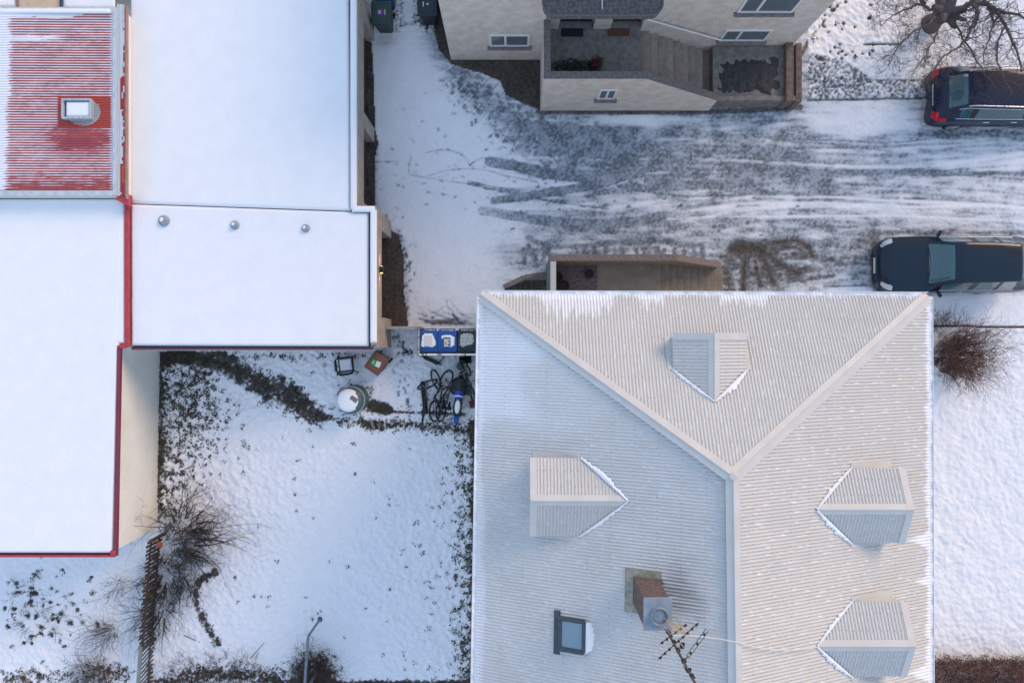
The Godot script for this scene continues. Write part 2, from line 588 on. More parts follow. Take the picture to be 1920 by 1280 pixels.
func build_ground() -> void:
	var total := GNX * GNY
	g_cov.resize(total); g_soil.resize(total); g_dep.resize(total)
	g_cov.fill(0.0); g_soil.fill(0.0); g_dep.fill(0.0)
	lay_marks()
	var n1 := noise(0.11, 3, 3)
	var n2 := noise(0.022, 4, 3)
	var n3 := noise(0.05, 5, 2)
	var n4 := noise(0.30, 6, 2)
	var pit := PackedVector2Array([Vector2(946, 541), Vector2(984, 523), Vector2(1040, 515), Vector2(1040, 575), Vector2(946, 575)])
	# nothing to see under the buildings
	var covered := [Rect2(-40, -40, 705, 690), Rect2(-40, 500, 325, 490), Rect2(1010, 575, 640, 760), Rect2(860, -40, 610, 130), Rect2(940, 585, 80, 750), Rect2(1050, 115, 430, 62)]
	var snow := Color(0.83, 0.855, 0.90)
	var dirty := Color(0.55, 0.60, 0.665)
	var asphalt := Color(0.11, 0.135, 0.162)
	var ice := Color(0.335, 0.385, 0.45)
	var soil_a := Color(0.040, 0.034, 0.030)
	var soil_b := Color(0.105, 0.088, 0.078)
	var hs := PackedFloat32Array()
	hs.resize(total)
	var v := PackedVector3Array()
	v.resize(total)
	var nn := PackedVector3Array()
	nn.resize(total)
	var cc := PackedColorArray()
	cc.resize(total)
	var k := CAM_H / FOCAL
	var i := 0
	for y in GNY:
		var py := GY0 + y * GSTEP
		for x in GNX:
			var px := GX0 + x * GSTEP
			var a := n1.get_noise_2d(px, py)
			var b := n2.get_noise_2d(px, py)
			var fine := n4.get_noise_2d(px, py)
			var cov := 1.3 + g_cov[i]
			var drive := 0.0
			if px > 690.0 and py < 616.0 and not (px > 1514.0 and py < 187.0) and not (px < 830.0 and py < 60.0):
				drive = 1.0
				var worn := sm(900, 1070, px + (py - 330.0) * 0.2 + b * 60.0)
				worn *= 1.0 - 0.30 * sm(1420, 1840, px)
				if px > 1700.0 and py > 555.0:
					worn = 0.0
				cov -= 0.78 * worn
				var st := n3.get_noise_2d(px * 0.16, py * 0.9)
				cov += worn * (st * 0.32 + b * 0.10)
			var rough := a * 0.55 + fine * 0.30 + b * 0.2
			if py > 658.0 and px > 294.0 and px < 898.0:
				# the lawn's edges, where weeds and leaves break through thin snow
				var q := 0.48 * exp((298.0 - px) / 22.0) * sm(1040.0, 960.0, py) + 0.34 * exp((298.0 - px) / 95.0) * sm(1010.0, 800.0, py)
				q += (0.42 * exp((px - 893.0) / 16.0) + 0.17 * exp((px - 893.0) / 45.0)) * sm(770.0, 850.0, py)
				cov -= q + 0.10
				if q > 0.06:
					g_soil[i] = maxf(g_soil[i], sm(0.06, 0.2, q))
				rough = a * 0.62 + fine * 0.22 + b * 0.22
			if drive > 0.0:
				rough = a * 0.28 + fine * 0.20 + b * 0.12 + 0.55 * n1.get_noise_2d(px * 0.16 + 400.0, py * 0.85)
			var s := sm(0.10, 0.98, cov + rough * 0.7) if drive > 0.0 else sm(0.30, 0.80, cov + rough * 0.95)
			var soil := g_soil[i]
			var slush := clampf(0.5 + a * 0.9 + b * 0.8 + fine * 0.4, 0.0, 1.0)
			var under := asphalt.lerp(ice, slush)
			if soil > 0.0:
				under = under.lerp(soil_a.lerp(soil_b, clampf(0.42 + a * 0.7 + fine * 0.35 + b * 0.4, 0.0, 1.0)), soil)
			var top := snow * (1.0 + b * 0.03 + fine * 0.03)
			if drive > 0.0:
				var d := clampf(1.22 - cov + a * 0.35 + 0.05, 0.0, 0.95)
				top = top.lerp(dirty, d)
			var col := under.lerp(top, s)
			col.a = 1.0
			cc[i] = col
			var lump := 0.0
			if drive > 0.0:
				lump = s * 0.022 + a * 0.006 + fine * 0.004 + b * 0.012
			else:
				var m := n3.get_noise_2d(px * 1.3, py * 1.3)
				lump = s * 0.03 + (m * 0.038 + a * 0.024) * (0.55 if px > 1700.0 else 1.0) + b * 0.03 + fine * 0.002
			hs[i] = lump + g_dep[i]
			v[i] = Vector3((px - 960.0) * k, hs[i], (py - 640.0) * k)
			i += 1
	var gs := GSTEP * k * 2.0
	var ix := PackedInt32Array()
	i = 0
	for y in GNY:
		for x in GNX:
			var l := hs[i - 1] if x > 0 else hs[i]
			var r := hs[i + 1] if x < GNX - 1 else hs[i]
			var u := hs[i - GNX] if y > 0 else hs[i]
			var d := hs[i + GNX] if y < GNY - 1 else hs[i]
			nn[i] = Vector3(l - r, gs, u - d).normalized()
			if x < GNX - 1 and y < GNY - 1:
				var p := Vector2(GX0 + (x + 0.5) * GSTEP, GY0 + (y + 0.5) * GSTEP)
				var hide := false
				for q in covered:
					if q.has_point(p):
						hide = true
						break
				if not hide and p.x > 940.0 and p.x < 1042.0 and p.y > 510.0 and p.y < 580.0:
					hide = Geometry2D.is_point_in_polygon(p, pit)
				if not hide:
					ix.append(i); ix.append(i + 1); ix.append(i + GNX)
					ix.append(i + 1); ix.append(i + GNX + 1); ix.append(i + GNX)
			i += 1
	var mb := MB.new()
	mb.v = v; mb.n = nn; mb.c = cc; mb.ix = ix
	var m := tinted("ground", 0.82)
	m.normal_enabled = true
	m.normal_texture = bump_tex(0.08, 91, 5.0)
	m.normal_scale = 0.35
	m.uv1_triplanar = true
	m.uv1_world_triplanar = true
	m.uv1_scale = Vector3.ONE * 0.7
	setting("ground", mb, m)
	# the land goes on, snowed in, to the horizon
	var far := MB.new()
	var x0 := (GX0 - 960.0) * k
	var x1 := (GX0 + (GNX - 1) * GSTEP - 960.0) * k
	var z0 := (GY0 - 640.0) * k
	var z1 := (GY0 + (GNY - 1) * GSTEP - 640.0) * k
	var q := 400.0
	for rc in [[-q, -q, q, z0], [-q, z1, q, q], [-q, z0, x0, z1], [x1, z0, q, z1]]:
		far.quad(Vector3(rc[0], 0.03, rc[1]), Vector3(rc[0], 0.03, rc[3]), Vector3(rc[2], 0.03, rc[3]), Vector3(rc[2], 0.03, rc[1]))
	setting("snow_field", far, mottled("far_snow", s8(222, 226, 232), s8(238, 241, 246), 2.0, 0.9, 0.3, 12))
	g_dep.clear()
	g_h = hs

# ---------------------------------------------------------------- corrugated metal
# poly: convex outline in (u along the waves, v across them) on the plane O + U*u + V*v
func corrugated(poly: Array, O: Vector3, U: Vector3, V: Vector3, v0: float, v1: float, shade: Callable, pitch := 0.076, amp := 0.009, du := 0.11, per := 6) -> MB:
	var mb := MB.new()
	var N := V.cross(U).normalized()
	if N.y < 0.0:
		N = -N
	var cols := maxi(1, int(ceil((v1 - v0) / pitch * per)))
	var spans := []
	var longest := 0.0
	for i in cols + 1:
		var vv := v0 + (v1 - v0) * i / cols
		var lo := 1e9
		var hi := -1e9
		for j in poly.size():
			var a: Vector2 = poly[j]
			var b: Vector2 = poly[(j + 1) % poly.size()]
			if (a.y - vv) * (b.y - vv) <= 0.0 and absf(a.y - b.y) > 1e-6:
				var u := a.x + (b.x - a.x) * (vv - a.y) / (b.y - a.y)
				lo = minf(lo, u)
				hi = maxf(hi, u)
		if lo > hi:
			lo = 0.0
			hi = 0.0
		spans.append([vv, lo, hi])
		longest = maxf(longest, hi - lo)
	var rows := maxi(1, int(ceil(longest / du)))
	var sgn := 1.0 if U.cross(V).dot(N) < 0.0 else -1.0
	for i in cols + 1:
		var s: Array = spans[i]
		var ph: float = s[0] / pitch * TAU
		var off := amp * cos(ph)
		var slope := -amp * sin(ph) * TAU / pitch
		var nrm := (N - V * slope).normalized()
		for r in rows + 1:
			var u: float = s[1] + (s[2] - s[1]) * r / rows
			var p: Vector3 = O + U * u + V * s[0] + N * off
			mb.v.append(p)
			mb.n.append(nrm)
			mb.c.append(shade.call(p, u, s[0], cos(ph)))
	for i in cols:
		for r in rows:
			var a := i * (rows + 1) + r
			var b := a + rows + 1
			if sgn > 0.0:
				mb.ix.append(a); mb.ix.append(a + 1); mb.ix.append(b + 1)
				mb.ix.append(a); mb.ix.append(b + 1); mb.ix.append(b)
			else:
				mb.ix.append(a); mb.ix.append(b + 1); mb.ix.append(a + 1)
				mb.ix.append(a); mb.ix.append(b); mb.ix.append(b + 1)
	return mb

var nz_a: FastNoiseLite
var nz_b: FastNoiseLite
var nz_c: FastNoiseLite
const SHEET := Color(0.555, 0.555, 0.535)
const FROST := Color(0.80, 0.83, 0.87)

func frost_mix(k: float, p: Vector3) -> Color:
	var t := 1.0 + 0.05 * nz_a.get_noise_2d(p.x * 6.0, p.z * 6.0) + 0.04 * nz_b.get_noise_2d(p.x * 60.0, p.z * 60.0)
	var c := SHEET * t
	c = c.lerp(FROST, clampf(k, 0.0, 1.0))
	c.a = 1.0
	return c

# west slope: a frost patch left near the corner; soot beside the chimney
func shade_west(p: Vector3, _u: float, _v: float, w: float) -> Color:
	var q := Vector2(960.0 + p.x * FOCAL / (CAM_H - p.y), 640.0 + p.z * FOCAL / (CAM_H - p.y))
	var k := 0.16 + 0.14 * nz_b.get_noise_2d(p.x * 420.0, p.z * 420.0) + 0.12 * nz_a.get_noise_2d(p.x * 40.0, p.z * 40.0)
	var n := nz_a.get_noise_2d(q.x * 0.5, q.y * 0.5)
	if q.y < 830.0:
		k += (1.0 - sm(50.0, 130.0, q.x - 903.0 + n * 50.0)) * sm(590.0, 640.0, q.y + n * 30.0) * (1.0 - sm(770.0, 800.0, q.y + n * 14.0)) * 0.5
		k += 0.30 * (1.0 - sm(150.0, 330.0, q.x - 903.0)) * (1.0 - sm(795.0, 830.0, q.y)) * clampf(0.5 - w * 0.6, 0.0, 1.0)
	k += 0.5 * sm(0.56, 0.7, nz_b.get_noise_2d(p.x * 180.0, p.z * 520.0) - w * 0.2)
	k += 0.5 * (1.0 - sm(6.0, 16.0, q.x - 895.0 + n * 8.0))
	var c := frost_mix(k, p)
	var so := sm(1.0, 0.1, Vector2((q.x - 1262.0) / 82.0, (q.y - 1112.0) / 72.0).length() + n * 0.5) * clampf(0.55 - w * 0.5 + nz_b.get_noise_2d(p.x * 40.0, p.z * 500.0) * 0.6, 0.0, 1.0)
	if q.x > 1225.0:
		c = c.lerp(Color(0.10, 0.105, 0.115), so * 0.72)
	c.a = 1.0
	return c

# north slope: snow left in the valleys along the eave
func shade_north(p: Vector3, _u: float, _v: float, w: float) -> Color:
	var qx := 960.0 + p.x * FOCAL / (CAM_H - p.y)
	var qy := 640.0 + p.z * FOCAL / (CAM_H - p.y)
	var n := nz_a.get_noise_2d(qx * 3.0, 7.0)
	var reach := 4.0 + 5.0 * n
	if qx > 1010.0 and qx < 1150.0:
		reach = 22.0 + 22.0 * sin((qx - 1010.0) / 140.0 * PI) + n * 34.0
	elif qx > 1195.0 and qx < 1245.0:
		reach = 20.0 + n * 20.0
	elif qx > 1350.0 and qx < 1440.0:
		reach = 22.0 + n * 16.0
	reach += nz_b.get_noise_2d(qx * 9.0, 3.0) * 9.0
	var k := (1.0 - sm(reach - 8.0, reach, qy - 553.0)) * (1.0 - sm(0.15, 0.8, w - (0.9 if qy < 562.0 else 0.0)))
	var f := sm(0.60, 0.72, nz_b.get_noise_2d(p.x * 520.0, p.z * 180.0) - w * 0.25 + 0.08 * sm(700.0, 860.0, qy))
	k += 0.55 * f
	return frost_mix(k * 0.95, p)

# east slope: short dashes of snow left in the valleys, snow lying at the eave in places
func shade_east(p: Vector3, _u: float, _v: float, w: float) -> Color:
	var qx := 960.0 + p.x * FOCAL / (CAM_H - p.y)
	var qy := 640.0 + p.z * FOCAL / (CAM_H - p.y)
	var d := 1742.0 - qx
	var n := nz_a.get_noise_2d(qy * 1.2, 21.0)
	var reach := 6.0 + n * 6.0
	for q in [[1012.0, 14.0, 36.0], [1090.0, 9.0, 22.0], [1262.0, 16.0, 34.0]]:
		reach += q[2] * clampf(1.0 - absf(qy - q[0]) / q[1], 0.0, 1.0)
	reach += nz_b.get_noise_2d(qy * 9.0, 5.0) * 6.0
	var k := (1.0 - sm(reach - 5.0, reach, d)) * (1.0 - sm(0.3, 1.0, w - (0.7 if d < reach * 0.6 else 0.0)))
	k += 0.85 * sm(0.58, 0.7, nz_b.get_noise_2d(p.x * 180.0, p.z * 520.0) - w * 0.25)
	return frost_mix(k, p)

func shade_plain(p: Vector3, _u: float, _v: float, w: float) -> Color:
	return frost_mix(0.25 * sm(0.4, 0.6, nz_b.get_noise_2d(p.x * 300.0, p.z * 300.0) - w * 0.3), p)

# a folded metal strip with a small lip, from a to b, falling to one side along d, "wide" across
func flashing(mb: MB, a: Vector3, b: Vector3, d: Vector3, wide: float, lift: float, up: Vector3, cut_a := 0.0, cut_b := 0.0) -> void:
	var o := up * lift
	var lip := up * -0.014
	var A := a + o
	var B := b + o
	var run := (b - a).normalized() * wide
	var C := b + d * wide + o - run * cut_b
	var D := a + d * wide + o + run * cut_a
	var nn := (C - A).cross(D - B)
	if nn.dot(up) > 0.0:
		mb.quad(A, B, C, D)
		mb.quad(D, C, C + lip, D + lip)
		mb.quad(B, B + lip, C + lip, C)
		mb.quad(A, D, D + lip, A + lip)
	else:
		mb.quad(A, D, C, B)
		mb.quad(D, D + lip, C + lip, C)
		mb.quad(B, C, C + lip, B + lip)
		mb.quad(A, A + lip, D + lip, D)

func screws(mb: MB, p: Vector3, up: Vector3, r := 0.011) -> void:
	var x := up.cross(Vector3.RIGHT if absf(up.x) < 0.8 else Vector3.FORWARD).normalized()
	var y := up.cross(x)
	var t := p + up * 0.008
	for i in 4:
		var a := TAU * i / 4.0
		var b := TAU * (i + 1) / 4.0
		mb.tri(p + (x * cos(a) + y * sin(a)) * r, p + (x * cos(b) + y * sin(b)) * r, t)

# lays sheets ("waves" waves wide) over a face; returns its screws in the builder given
func lay_sheets(roof: Node3D, called: String, poly: Array, O: Vector3, U: Vector3, V: Vector3, shade: Callable, screw: MB, m: Material, row := 0.52, waves := 11) -> void:
	var lo := 1e9
	var hi := -1e9
	for p in poly:
		lo = minf(lo, p.y)
		hi = maxf(hi, p.y)
	var N := V.cross(U).normalized()
	if N.y < 0.0:
		N = -N
	var wide := waves * 0.076
	var s := lo
	while s < hi - 0.02:
		var e := minf(s + wide, hi)
		var mid := O + V * (s + e) * 0.5
		var mb := corrugated(poly, O + N * (0.0012 * float(int(s / wide) % 2)), U, V, s, e, shade, 0.076, 0.0130, 0.06 if mid.z < 8.8 else 0.6)
		part(roof, called, mb, m)
		s = e
	var k := 0
	var vv := lo + 0.076
	var v2 := PackedVector2Array(poly)
	while vv < hi:
		var uu := -0.4
		var r := 0
		while uu < 8.0:
			if Geometry2D.is_point_in_polygon(Vector2(uu, vv), v2) and (k + r) % 2 == 0:
				var q := roundf(vv / 0.076) * 0.076
				if rng.randf() < 0.93:
					screws(screw, O + U * (uu + rng.randf_range(-0.012, 0.012)) + V * q + N * 0.0125, N)
			uu += row
			r += 1
		vv += 0.076
		k += 1

func build_white_house() -> void:
	nz_a = noise(0.02, 41, 3)
	nz_b = noise(0.02, 42, 2)
	nz_c = noise(0.05, 43, 3)
	var e := 7.6
	var r := 9.93
	var nw := W(903, 553, e)
	var ne := W(1742, 556, e)
	var sw := nw + (W(891, 1280, e) - nw) * 1.62
	var se := ne + (W(1745, 1280, e) - ne) * 1.62
	var ap := W(1375, 893, r)
	var rd := (W(1380, 1280, r) - ap).normalized()
	var ap2 := ap + rd * 7.9
	var h := thing("white_house", "large house with pale corrugated metal hip roof and gabled dormers", "house", Vector3(4.6, 0, 6))
	# walls under the eaves
	var wm := mottled("house_wall", s8(196, 192, 182), s8(216, 212, 202), 0.9, 0.9, 0.4, 21)
	var ins := 0.42
	var wpoly := PackedVector2Array([Vector2(nw.x + ins, nw.z + ins), Vector2(ne.x - ins, ne.z + ins), Vector2(se.x - ins, se.z - ins), Vector2(sw.x + ins, sw.z - ins)])
	var mb := MB.new()
	mb.prism(wpoly, 0.0, e - 0.18)
	part(h, "wall", mb, wm)
	mb = MB.new()
	var sof := PackedVector2Array()
	for p in [nw, ne, se, sw]:
		sof.append(Vector2(p.x, p.z))
	var inner := Geometry2D.offset_polygon(sof, -0.06)[0]
	mb.prism(inner, e - 0.20, e - 0.05)
	part(h, "soffit", mb, paint("soffit", s8(214, 214, 214), 0.6))
	# roof faces
	var roof := Node3D.new()
	roof.name = "roof"
	h.add_child(roof)
	var sheet_m := tinted("sheet", 0.42)
	sheet_m.metallic = 0.0
	var screw := MB.new()
	var faces := []
	# west: U climbs the slope, V runs along the eave
	for f in [[nw, sw, ap2, ap, "w"], [se, ne, ap, ap2, "e"], [ne, nw, ap, ap, "n"], [sw, se, ap2, ap2, "s"]]:
		var a: Vector3 = f[0]
		var b: Vector3 = f[1]
		var V := (b - a).normalized()
		var t: Vector3 = f[2] - a
		var U := (t - V * t.dot(V)).normalized()
		var poly := [Vector2(0, 0), Vector2(0, (b - a).length()), Vector2((f[2] - a).dot(U), (f[2] - a).dot(V))]
		if f[3] != f[2]:
			poly.append(Vector2((f[3] - a).dot(U), (f[3] - a).dot(V)))
		# the sheets run a little past the eave, into the gutter
		poly[0].x = -0.03
		poly[1].x = -0.03
		var sh := shade_west
		if f[4] == "e":
			sh = shade_east
		elif f[4] == "n" or f[4] == "s":
			sh = shade_north
		lay_sheets(roof, "roof_sheet", poly, a, U, V, sh, screw, sheet_m)
		var N := V.cross(U).normalized()
		if N.y < 0.0:
			N = -N
		faces.append({"a": a, "U": U, "V": V, "N": N})
	var so := part(roof, "roof_screws", screw, paint("screw", s8(88, 92, 98), 0.5))
	so.set_meta("kind", "stuff")
	# ridge and hip caps, each a pair of strips with a rolled bead
	var capm := mottled("cap", s8(194, 194, 191), s8(208, 208, 205), 0.5, 0.5, 0.0, 23)
	var caps := [[ap, ap2, 0, 1], [nw, ap, 0, 2], [ne, ap, 1, 2], [sw, ap2, 0, 3], [se, ap2, 1, 3]]
	for cp in caps:
		mb = MB.new()
		var dir: Vector3 = (cp[1] - cp[0]).normalized()
		for fi in [cp[2], cp[3]]:
			var N: Vector3 = faces[fi].N
			var d := N.cross(dir).normalized()
			if d.y > 0.0:
				d = -d
			# mitred where caps meet over one face
			var cuts := [0.0, 0.0]
			for end in 2:
				if cp[end] == ap or cp[end] == ap2:
					var others := {0: [nw, ap2], 1: [ne, ap2], 2: [nw, ne]} if cp[end] == ap else {0: [sw, ap], 1: [se, ap], 3: [sw, se]}
					var o1: Vector3 = others[fi][0] - cp[end]
					var o2: Vector3 = others[fi][1] - cp[end]
					cuts[end] = 1.0 / tan(o1.angle_to(o2) * 0.5)
			flashing(mb, cp[0], cp[1], d, 0.155, 0.019, N, cuts[0], cuts[1])
		var up := Vector3(0, 0.026, 0)
		mb.tube([cp[0] + up, cp[1] + up], [0.019, 0.019], 8)
		part(roof, "ridge_cap" if cp[2] == 0 and cp[3] == 1 else "hip_cap", mb, capm)
	mb = MB.new()
	mb.box(ap + Vector3(0, 0.04, 0), Vector3(0.16, 0.05, 0.16), 0.02, Basis(Vector3.UP, PI * 0.25))
	part(roof, "apex_cap", mb, capm)
	# gutters: white troughs that have filled with snow
	var gm := paint("gutter", s8(222, 222, 226), 0.45)
	for gt in [[nw, ne, 2], [sw, nw, 0], [ne, se, 1]]:
		mb = MB.new()
		var a: Vector3 = gt[0]
		var b: Vector3 = gt[1]
		var dir := (b - a).normalized()
		var out := Vector3(faces[gt[2]].N.x, 0, faces[gt[2]].N.z).normalized()
		var prof := [Vector2(-0.01, -0.02), Vector2(0.0, -0.07), Vector2(0.03, -0.10), Vector2(0.075, -0.10), Vector2(0.105, -0.07), Vector2(0.115, -0.012), Vector2(0.103, -0.008), Vector2(0.094, -0.064), Vector2(0.07, -0.088), Vector2(0.033, -0.088), Vector2(0.012, -0.065)]
		for i in prof.size():
			var p: Vector2 = prof[i]
			var q: Vector2 = prof[(i + 1) % prof.size()]
			mb.quad(a + out * p.x + Vector3.UP * p.y, a + out * q.x + Vector3.UP * q.y, b + out * q.x + Vector3.UP * q.y, b + out * p.x + Vector3.UP * p.y)
		var g := part(roof, "gutter", mb, gm)
		mb = MB.new()
		mb.col = Color(1, 1, 1)
		var steps := int((b - a).length() / 0.05)
		for i in steps:
			var t0 := a + dir * (i * 0.05)
			var t1 := a + dir * ((i + 1) * 0.05)
			var y0 := -0.03 + 0.028 * nz_c.get_noise_2d(i * 4.0, gt[2] * 50.0)
			var y1 := -0.03 + 0.028 * nz_c.get_noise_2d((i + 1) * 4.0, gt[2] * 50.0)
			mb.quad(t0 + out * 0.004 + Vector3.UP * y0, t0 + out * 0.104 + Vector3.UP * y0, t1 + out * 0.104 + Vector3.UP * y1, t1 + out * 0.004 + Vector3.UP * y1)
		var sn := part(roof, "gutter_snow", mb, snow_mat())
		sn.set_meta("kind", "stuff")
	# dormers
	dormer(h, Vector3(4.445, 9.04, -0.17), Vector3(0, 0, 1), 1.50, 0.83, 0.41, faces[2])
	dormer(h, Vector3(0.42, 8.99, 3.50), Vector3(1, 0, 0.004), 2.02, 0.88, 0.42, faces[0])
	dormer(h, Vector3(8.82, 9.02, 3.69), Vector3(-1, 0, 0), 2.15, 0.84, 0.41, faces[1])
	dormer(h, Vector3(8.86, 9.02, 6.69), Vector3(-1, 0, 0), 2.16, 0.84, 0.41, faces[1])
	chimney_and_aerial(faces[0])
	skylight(h, faces[0])
	entrance_landing(h)

func snow_mat() -> StandardMaterial3D:
	return mottled("snow", s8(236, 240, 244), s8(242, 245, 249), 0.8, 0.92, 0.10, 31)

func on_plane(f: Dictionary, x: float, z: float) -> Vector3:
	var n: Vector3 = f.N
	var a: Vector3 = f.a
	return Vector3(x, a.y - (n.x * (x - a.x) + n.z * (z - a.z)) / n.y, z)

# a gabled dormer: p is the front end of its ridge, d points back into the roof, half = half width, fall = ridge to eave
func dormer(h: Node3D, p: Vector3, d: Vector3, length: float, half: float, fall: float, f: Dictionary) -> void:
	var dm := Node3D.new()
	dm.name = "dormer" if not h.has_node("dormer") else "dormer_%03d" % (1 + range(1, 9).filter(func(i): return h.has_node("dormer_%03d" % i)).size())
	h.add_child(dm)
	d = d.normalized()
	var side := d.cross(Vector3.UP).normalized()
	var sheet_m := tinted("sheet", 0.58)
	var capm: Material = mats["cap"]
	var screw := MB.new()
	# where the ridge runs into the roof, found by stepping back along it
	var N: Vector3 = f.N
	var t := (N.dot(f.a - p)) / N.dot(d)
	var tip := p + d * t
	for s: float in [-1.0, 1.0]:
		var ef := p + side * (s * half) - Vector3.UP * fall
		var tf: float = N.dot(f.a - ef) / N.dot(d)
		var foot := ef + d * tf
		var U: Vector3 = (ef - p).normalized()
		var V := d
		var poly := [Vector2(0, 0), Vector2((ef - p).length(), 0), Vector2((ef - p).length(), tf), Vector2(0, t)]
		lay_sheets(dm, "dormer_sheet", poly, p, U, V, shade_plain, screw, sheet_m, 0.36, 14)
		var up := d.cross(U).normalized()
		if up.y < 0.0:
			up = -up
		# strips along the ridge and the front edge
		var mb := MB.new()
		flashing(mb, p, tip - d * 0.02, U, 0.13, 0.014, up)
		part(dm, "ridge_strip", mb, capm)
		mb = MB.new()
		flashing(mb, p - d * 0.015, ef - d * 0.015, d, 0.15, 0.0175, up)
		mb.between(p - d * 0.012 - Vector3.UP * 0.05, ef - d * 0.012 - Vector3.UP * 0.05, 0.02, 0.12)
		part(dm, "barge_strip", mb, capm)
		# a valley with old snow lying in it
		mb = MB.new()
		var va := foot + N * 0.03
		var vb := tip + N * 0.03
		var vd := (vb - va)
		var steps := 26
		var away: Vector3 = (N.cross(vd)).normalized()
		if away.dot(side * s) < 0.0:
			away = -away
		var rr := 1.0 if (s > 0.0) else 1.7
		for i in steps:
			var w0 := 0.02 + rr * 0.05 * (1.0 + nz_c.get_noise_2d(i * 9.0, s * 40.0 + p.x * 10.0)) * sin(PI * clampf((i + 0.5) / steps, 0.06, 0.94))
			var w1 := 0.02 + rr * 0.05 * (1.0 + nz_c.get_noise_2d((i + 1) * 9.0, s * 40.0 + p.x * 10.0)) * sin(PI * clampf((i + 1.5) / steps, 0.06, 0.94))
			var q0 := va + vd * (float(i) / steps)
			var q1 := va + vd * (float(i + 1) / steps)
			mb.quad(q0 + up * 0.012 - away * 0.01, q0 + away * w0 * 0.5 + N * 0.022, q1 + away * w1 * 0.5 + N * 0.022, q1 + up * 0.012 - away * 0.01)
			mb.quad(q0 + away * w0 * 0.5 + N * 0.022, q0 + away * w0 - N * 0.012, q1 + away * w1 - N * 0.012, q1 + away * w1 * 0.5 + N * 0.022)
		var sn := part(dm, "valley_snow", mb, snow_mat())
		sn.set_meta("kind", "stuff")
		# the cheek wall below the eave
		mb = MB.new()
		var cw := p + side * (s * (half - 0.05)) + d * 0.06
		var c0 := on_plane(f, cw.x, cw.z)
		var c1 := Vector3(cw.x, ef.y - 0.01, cw.z)
		var ce := foot - side * (s * 0.05)
		mb.tri(c0 - Vector3.UP * 0.03, c1, ce)
		# flashing on the roof beside the cheek
		var sf := c0 + side * (s * 0.1)
		var se2 := ce + side * (s * 0.1)
		flashing(mb, on_plane(f, c0.x, c0.z), on_plane(f, ce.x, ce.z), side * s, 0.16, 0.014, N)
		part(dm, "cheek", mb, capm)
	var bead := MB.new()
	bead.tube([p + Vector3.UP * 0.016, tip + Vector3.UP * 0.012], [0.014, 0.014], 8)
	part(dm, "ridge_bead", bead, capm)
	var so := part(dm, "dormer_screws", screw, paint("screw", s8(88, 92, 98), 0.5))
	so.set_meta("kind", "stuff")
	# the gable front with its window
	var mb := MB.new()
	var fp := p + d * 0.06
	var l0 := fp - side * (half - 0.05) - Vector3.UP * (fall + 0.0)
	var l1 := fp + side * (half - 0.05) - Vector3.UP * (fall + 0.0)
	var b0 := on_plane(f, l0.x, l0.z) - Vector3.UP * 0.04
	var b1 := on_plane(f, l1.x, l1.z) - Vector3.UP * 0.04
	mb.tri(l0, fp - Vector3.UP * 0.03, l1)
	mb.quad(b0, l0, l1, b1)
	part(dm, "gable", mb, capm)
	mb = MB.new()
	var wc := (l0 + b1) * 0.5 - d * 0.012
	var hh: float = (l0.y - b0.y) - 0.1
	for q in [[Vector3(0, hh * 0.5, 0), half * 1.3, 0.05], [Vector3(0, -hh * 0.5, 0), half * 1.3, 0.05]]:
		mb.between(wc + q[0] - side * q[1] * 0.5, wc + q[0] + side * q[1] * 0.5, 0.03, 0.05)
	for s in [-1.0, 0.0, 1.0]:
		mb.between(wc + side * s * half * 0.63 - Vector3.UP * hh * 0.48, wc + side * s * half * 0.63 + Vector3.UP * hh * 0.48, 0.05, 0.03)
	var wf := part(dm, "window_frame", mb, paint("white_paint", s8(226, 226, 224), 0.5))
	mb = MB.new()
	mb.box(wc + d * 0.006, Vector3(half * 1.25, hh, 0.006) if absf(d.z) > 0.5 else Vector3(0.006, hh, half * 1.25), 0.001)
	part(dm, "window_pane", mb, glass_mat())

func glass_mat() -> StandardMaterial3D:
	var m := paint("glass", Color(0.10, 0.13, 0.15), 0.06)
	m.metallic_specular = 0.7
	return m

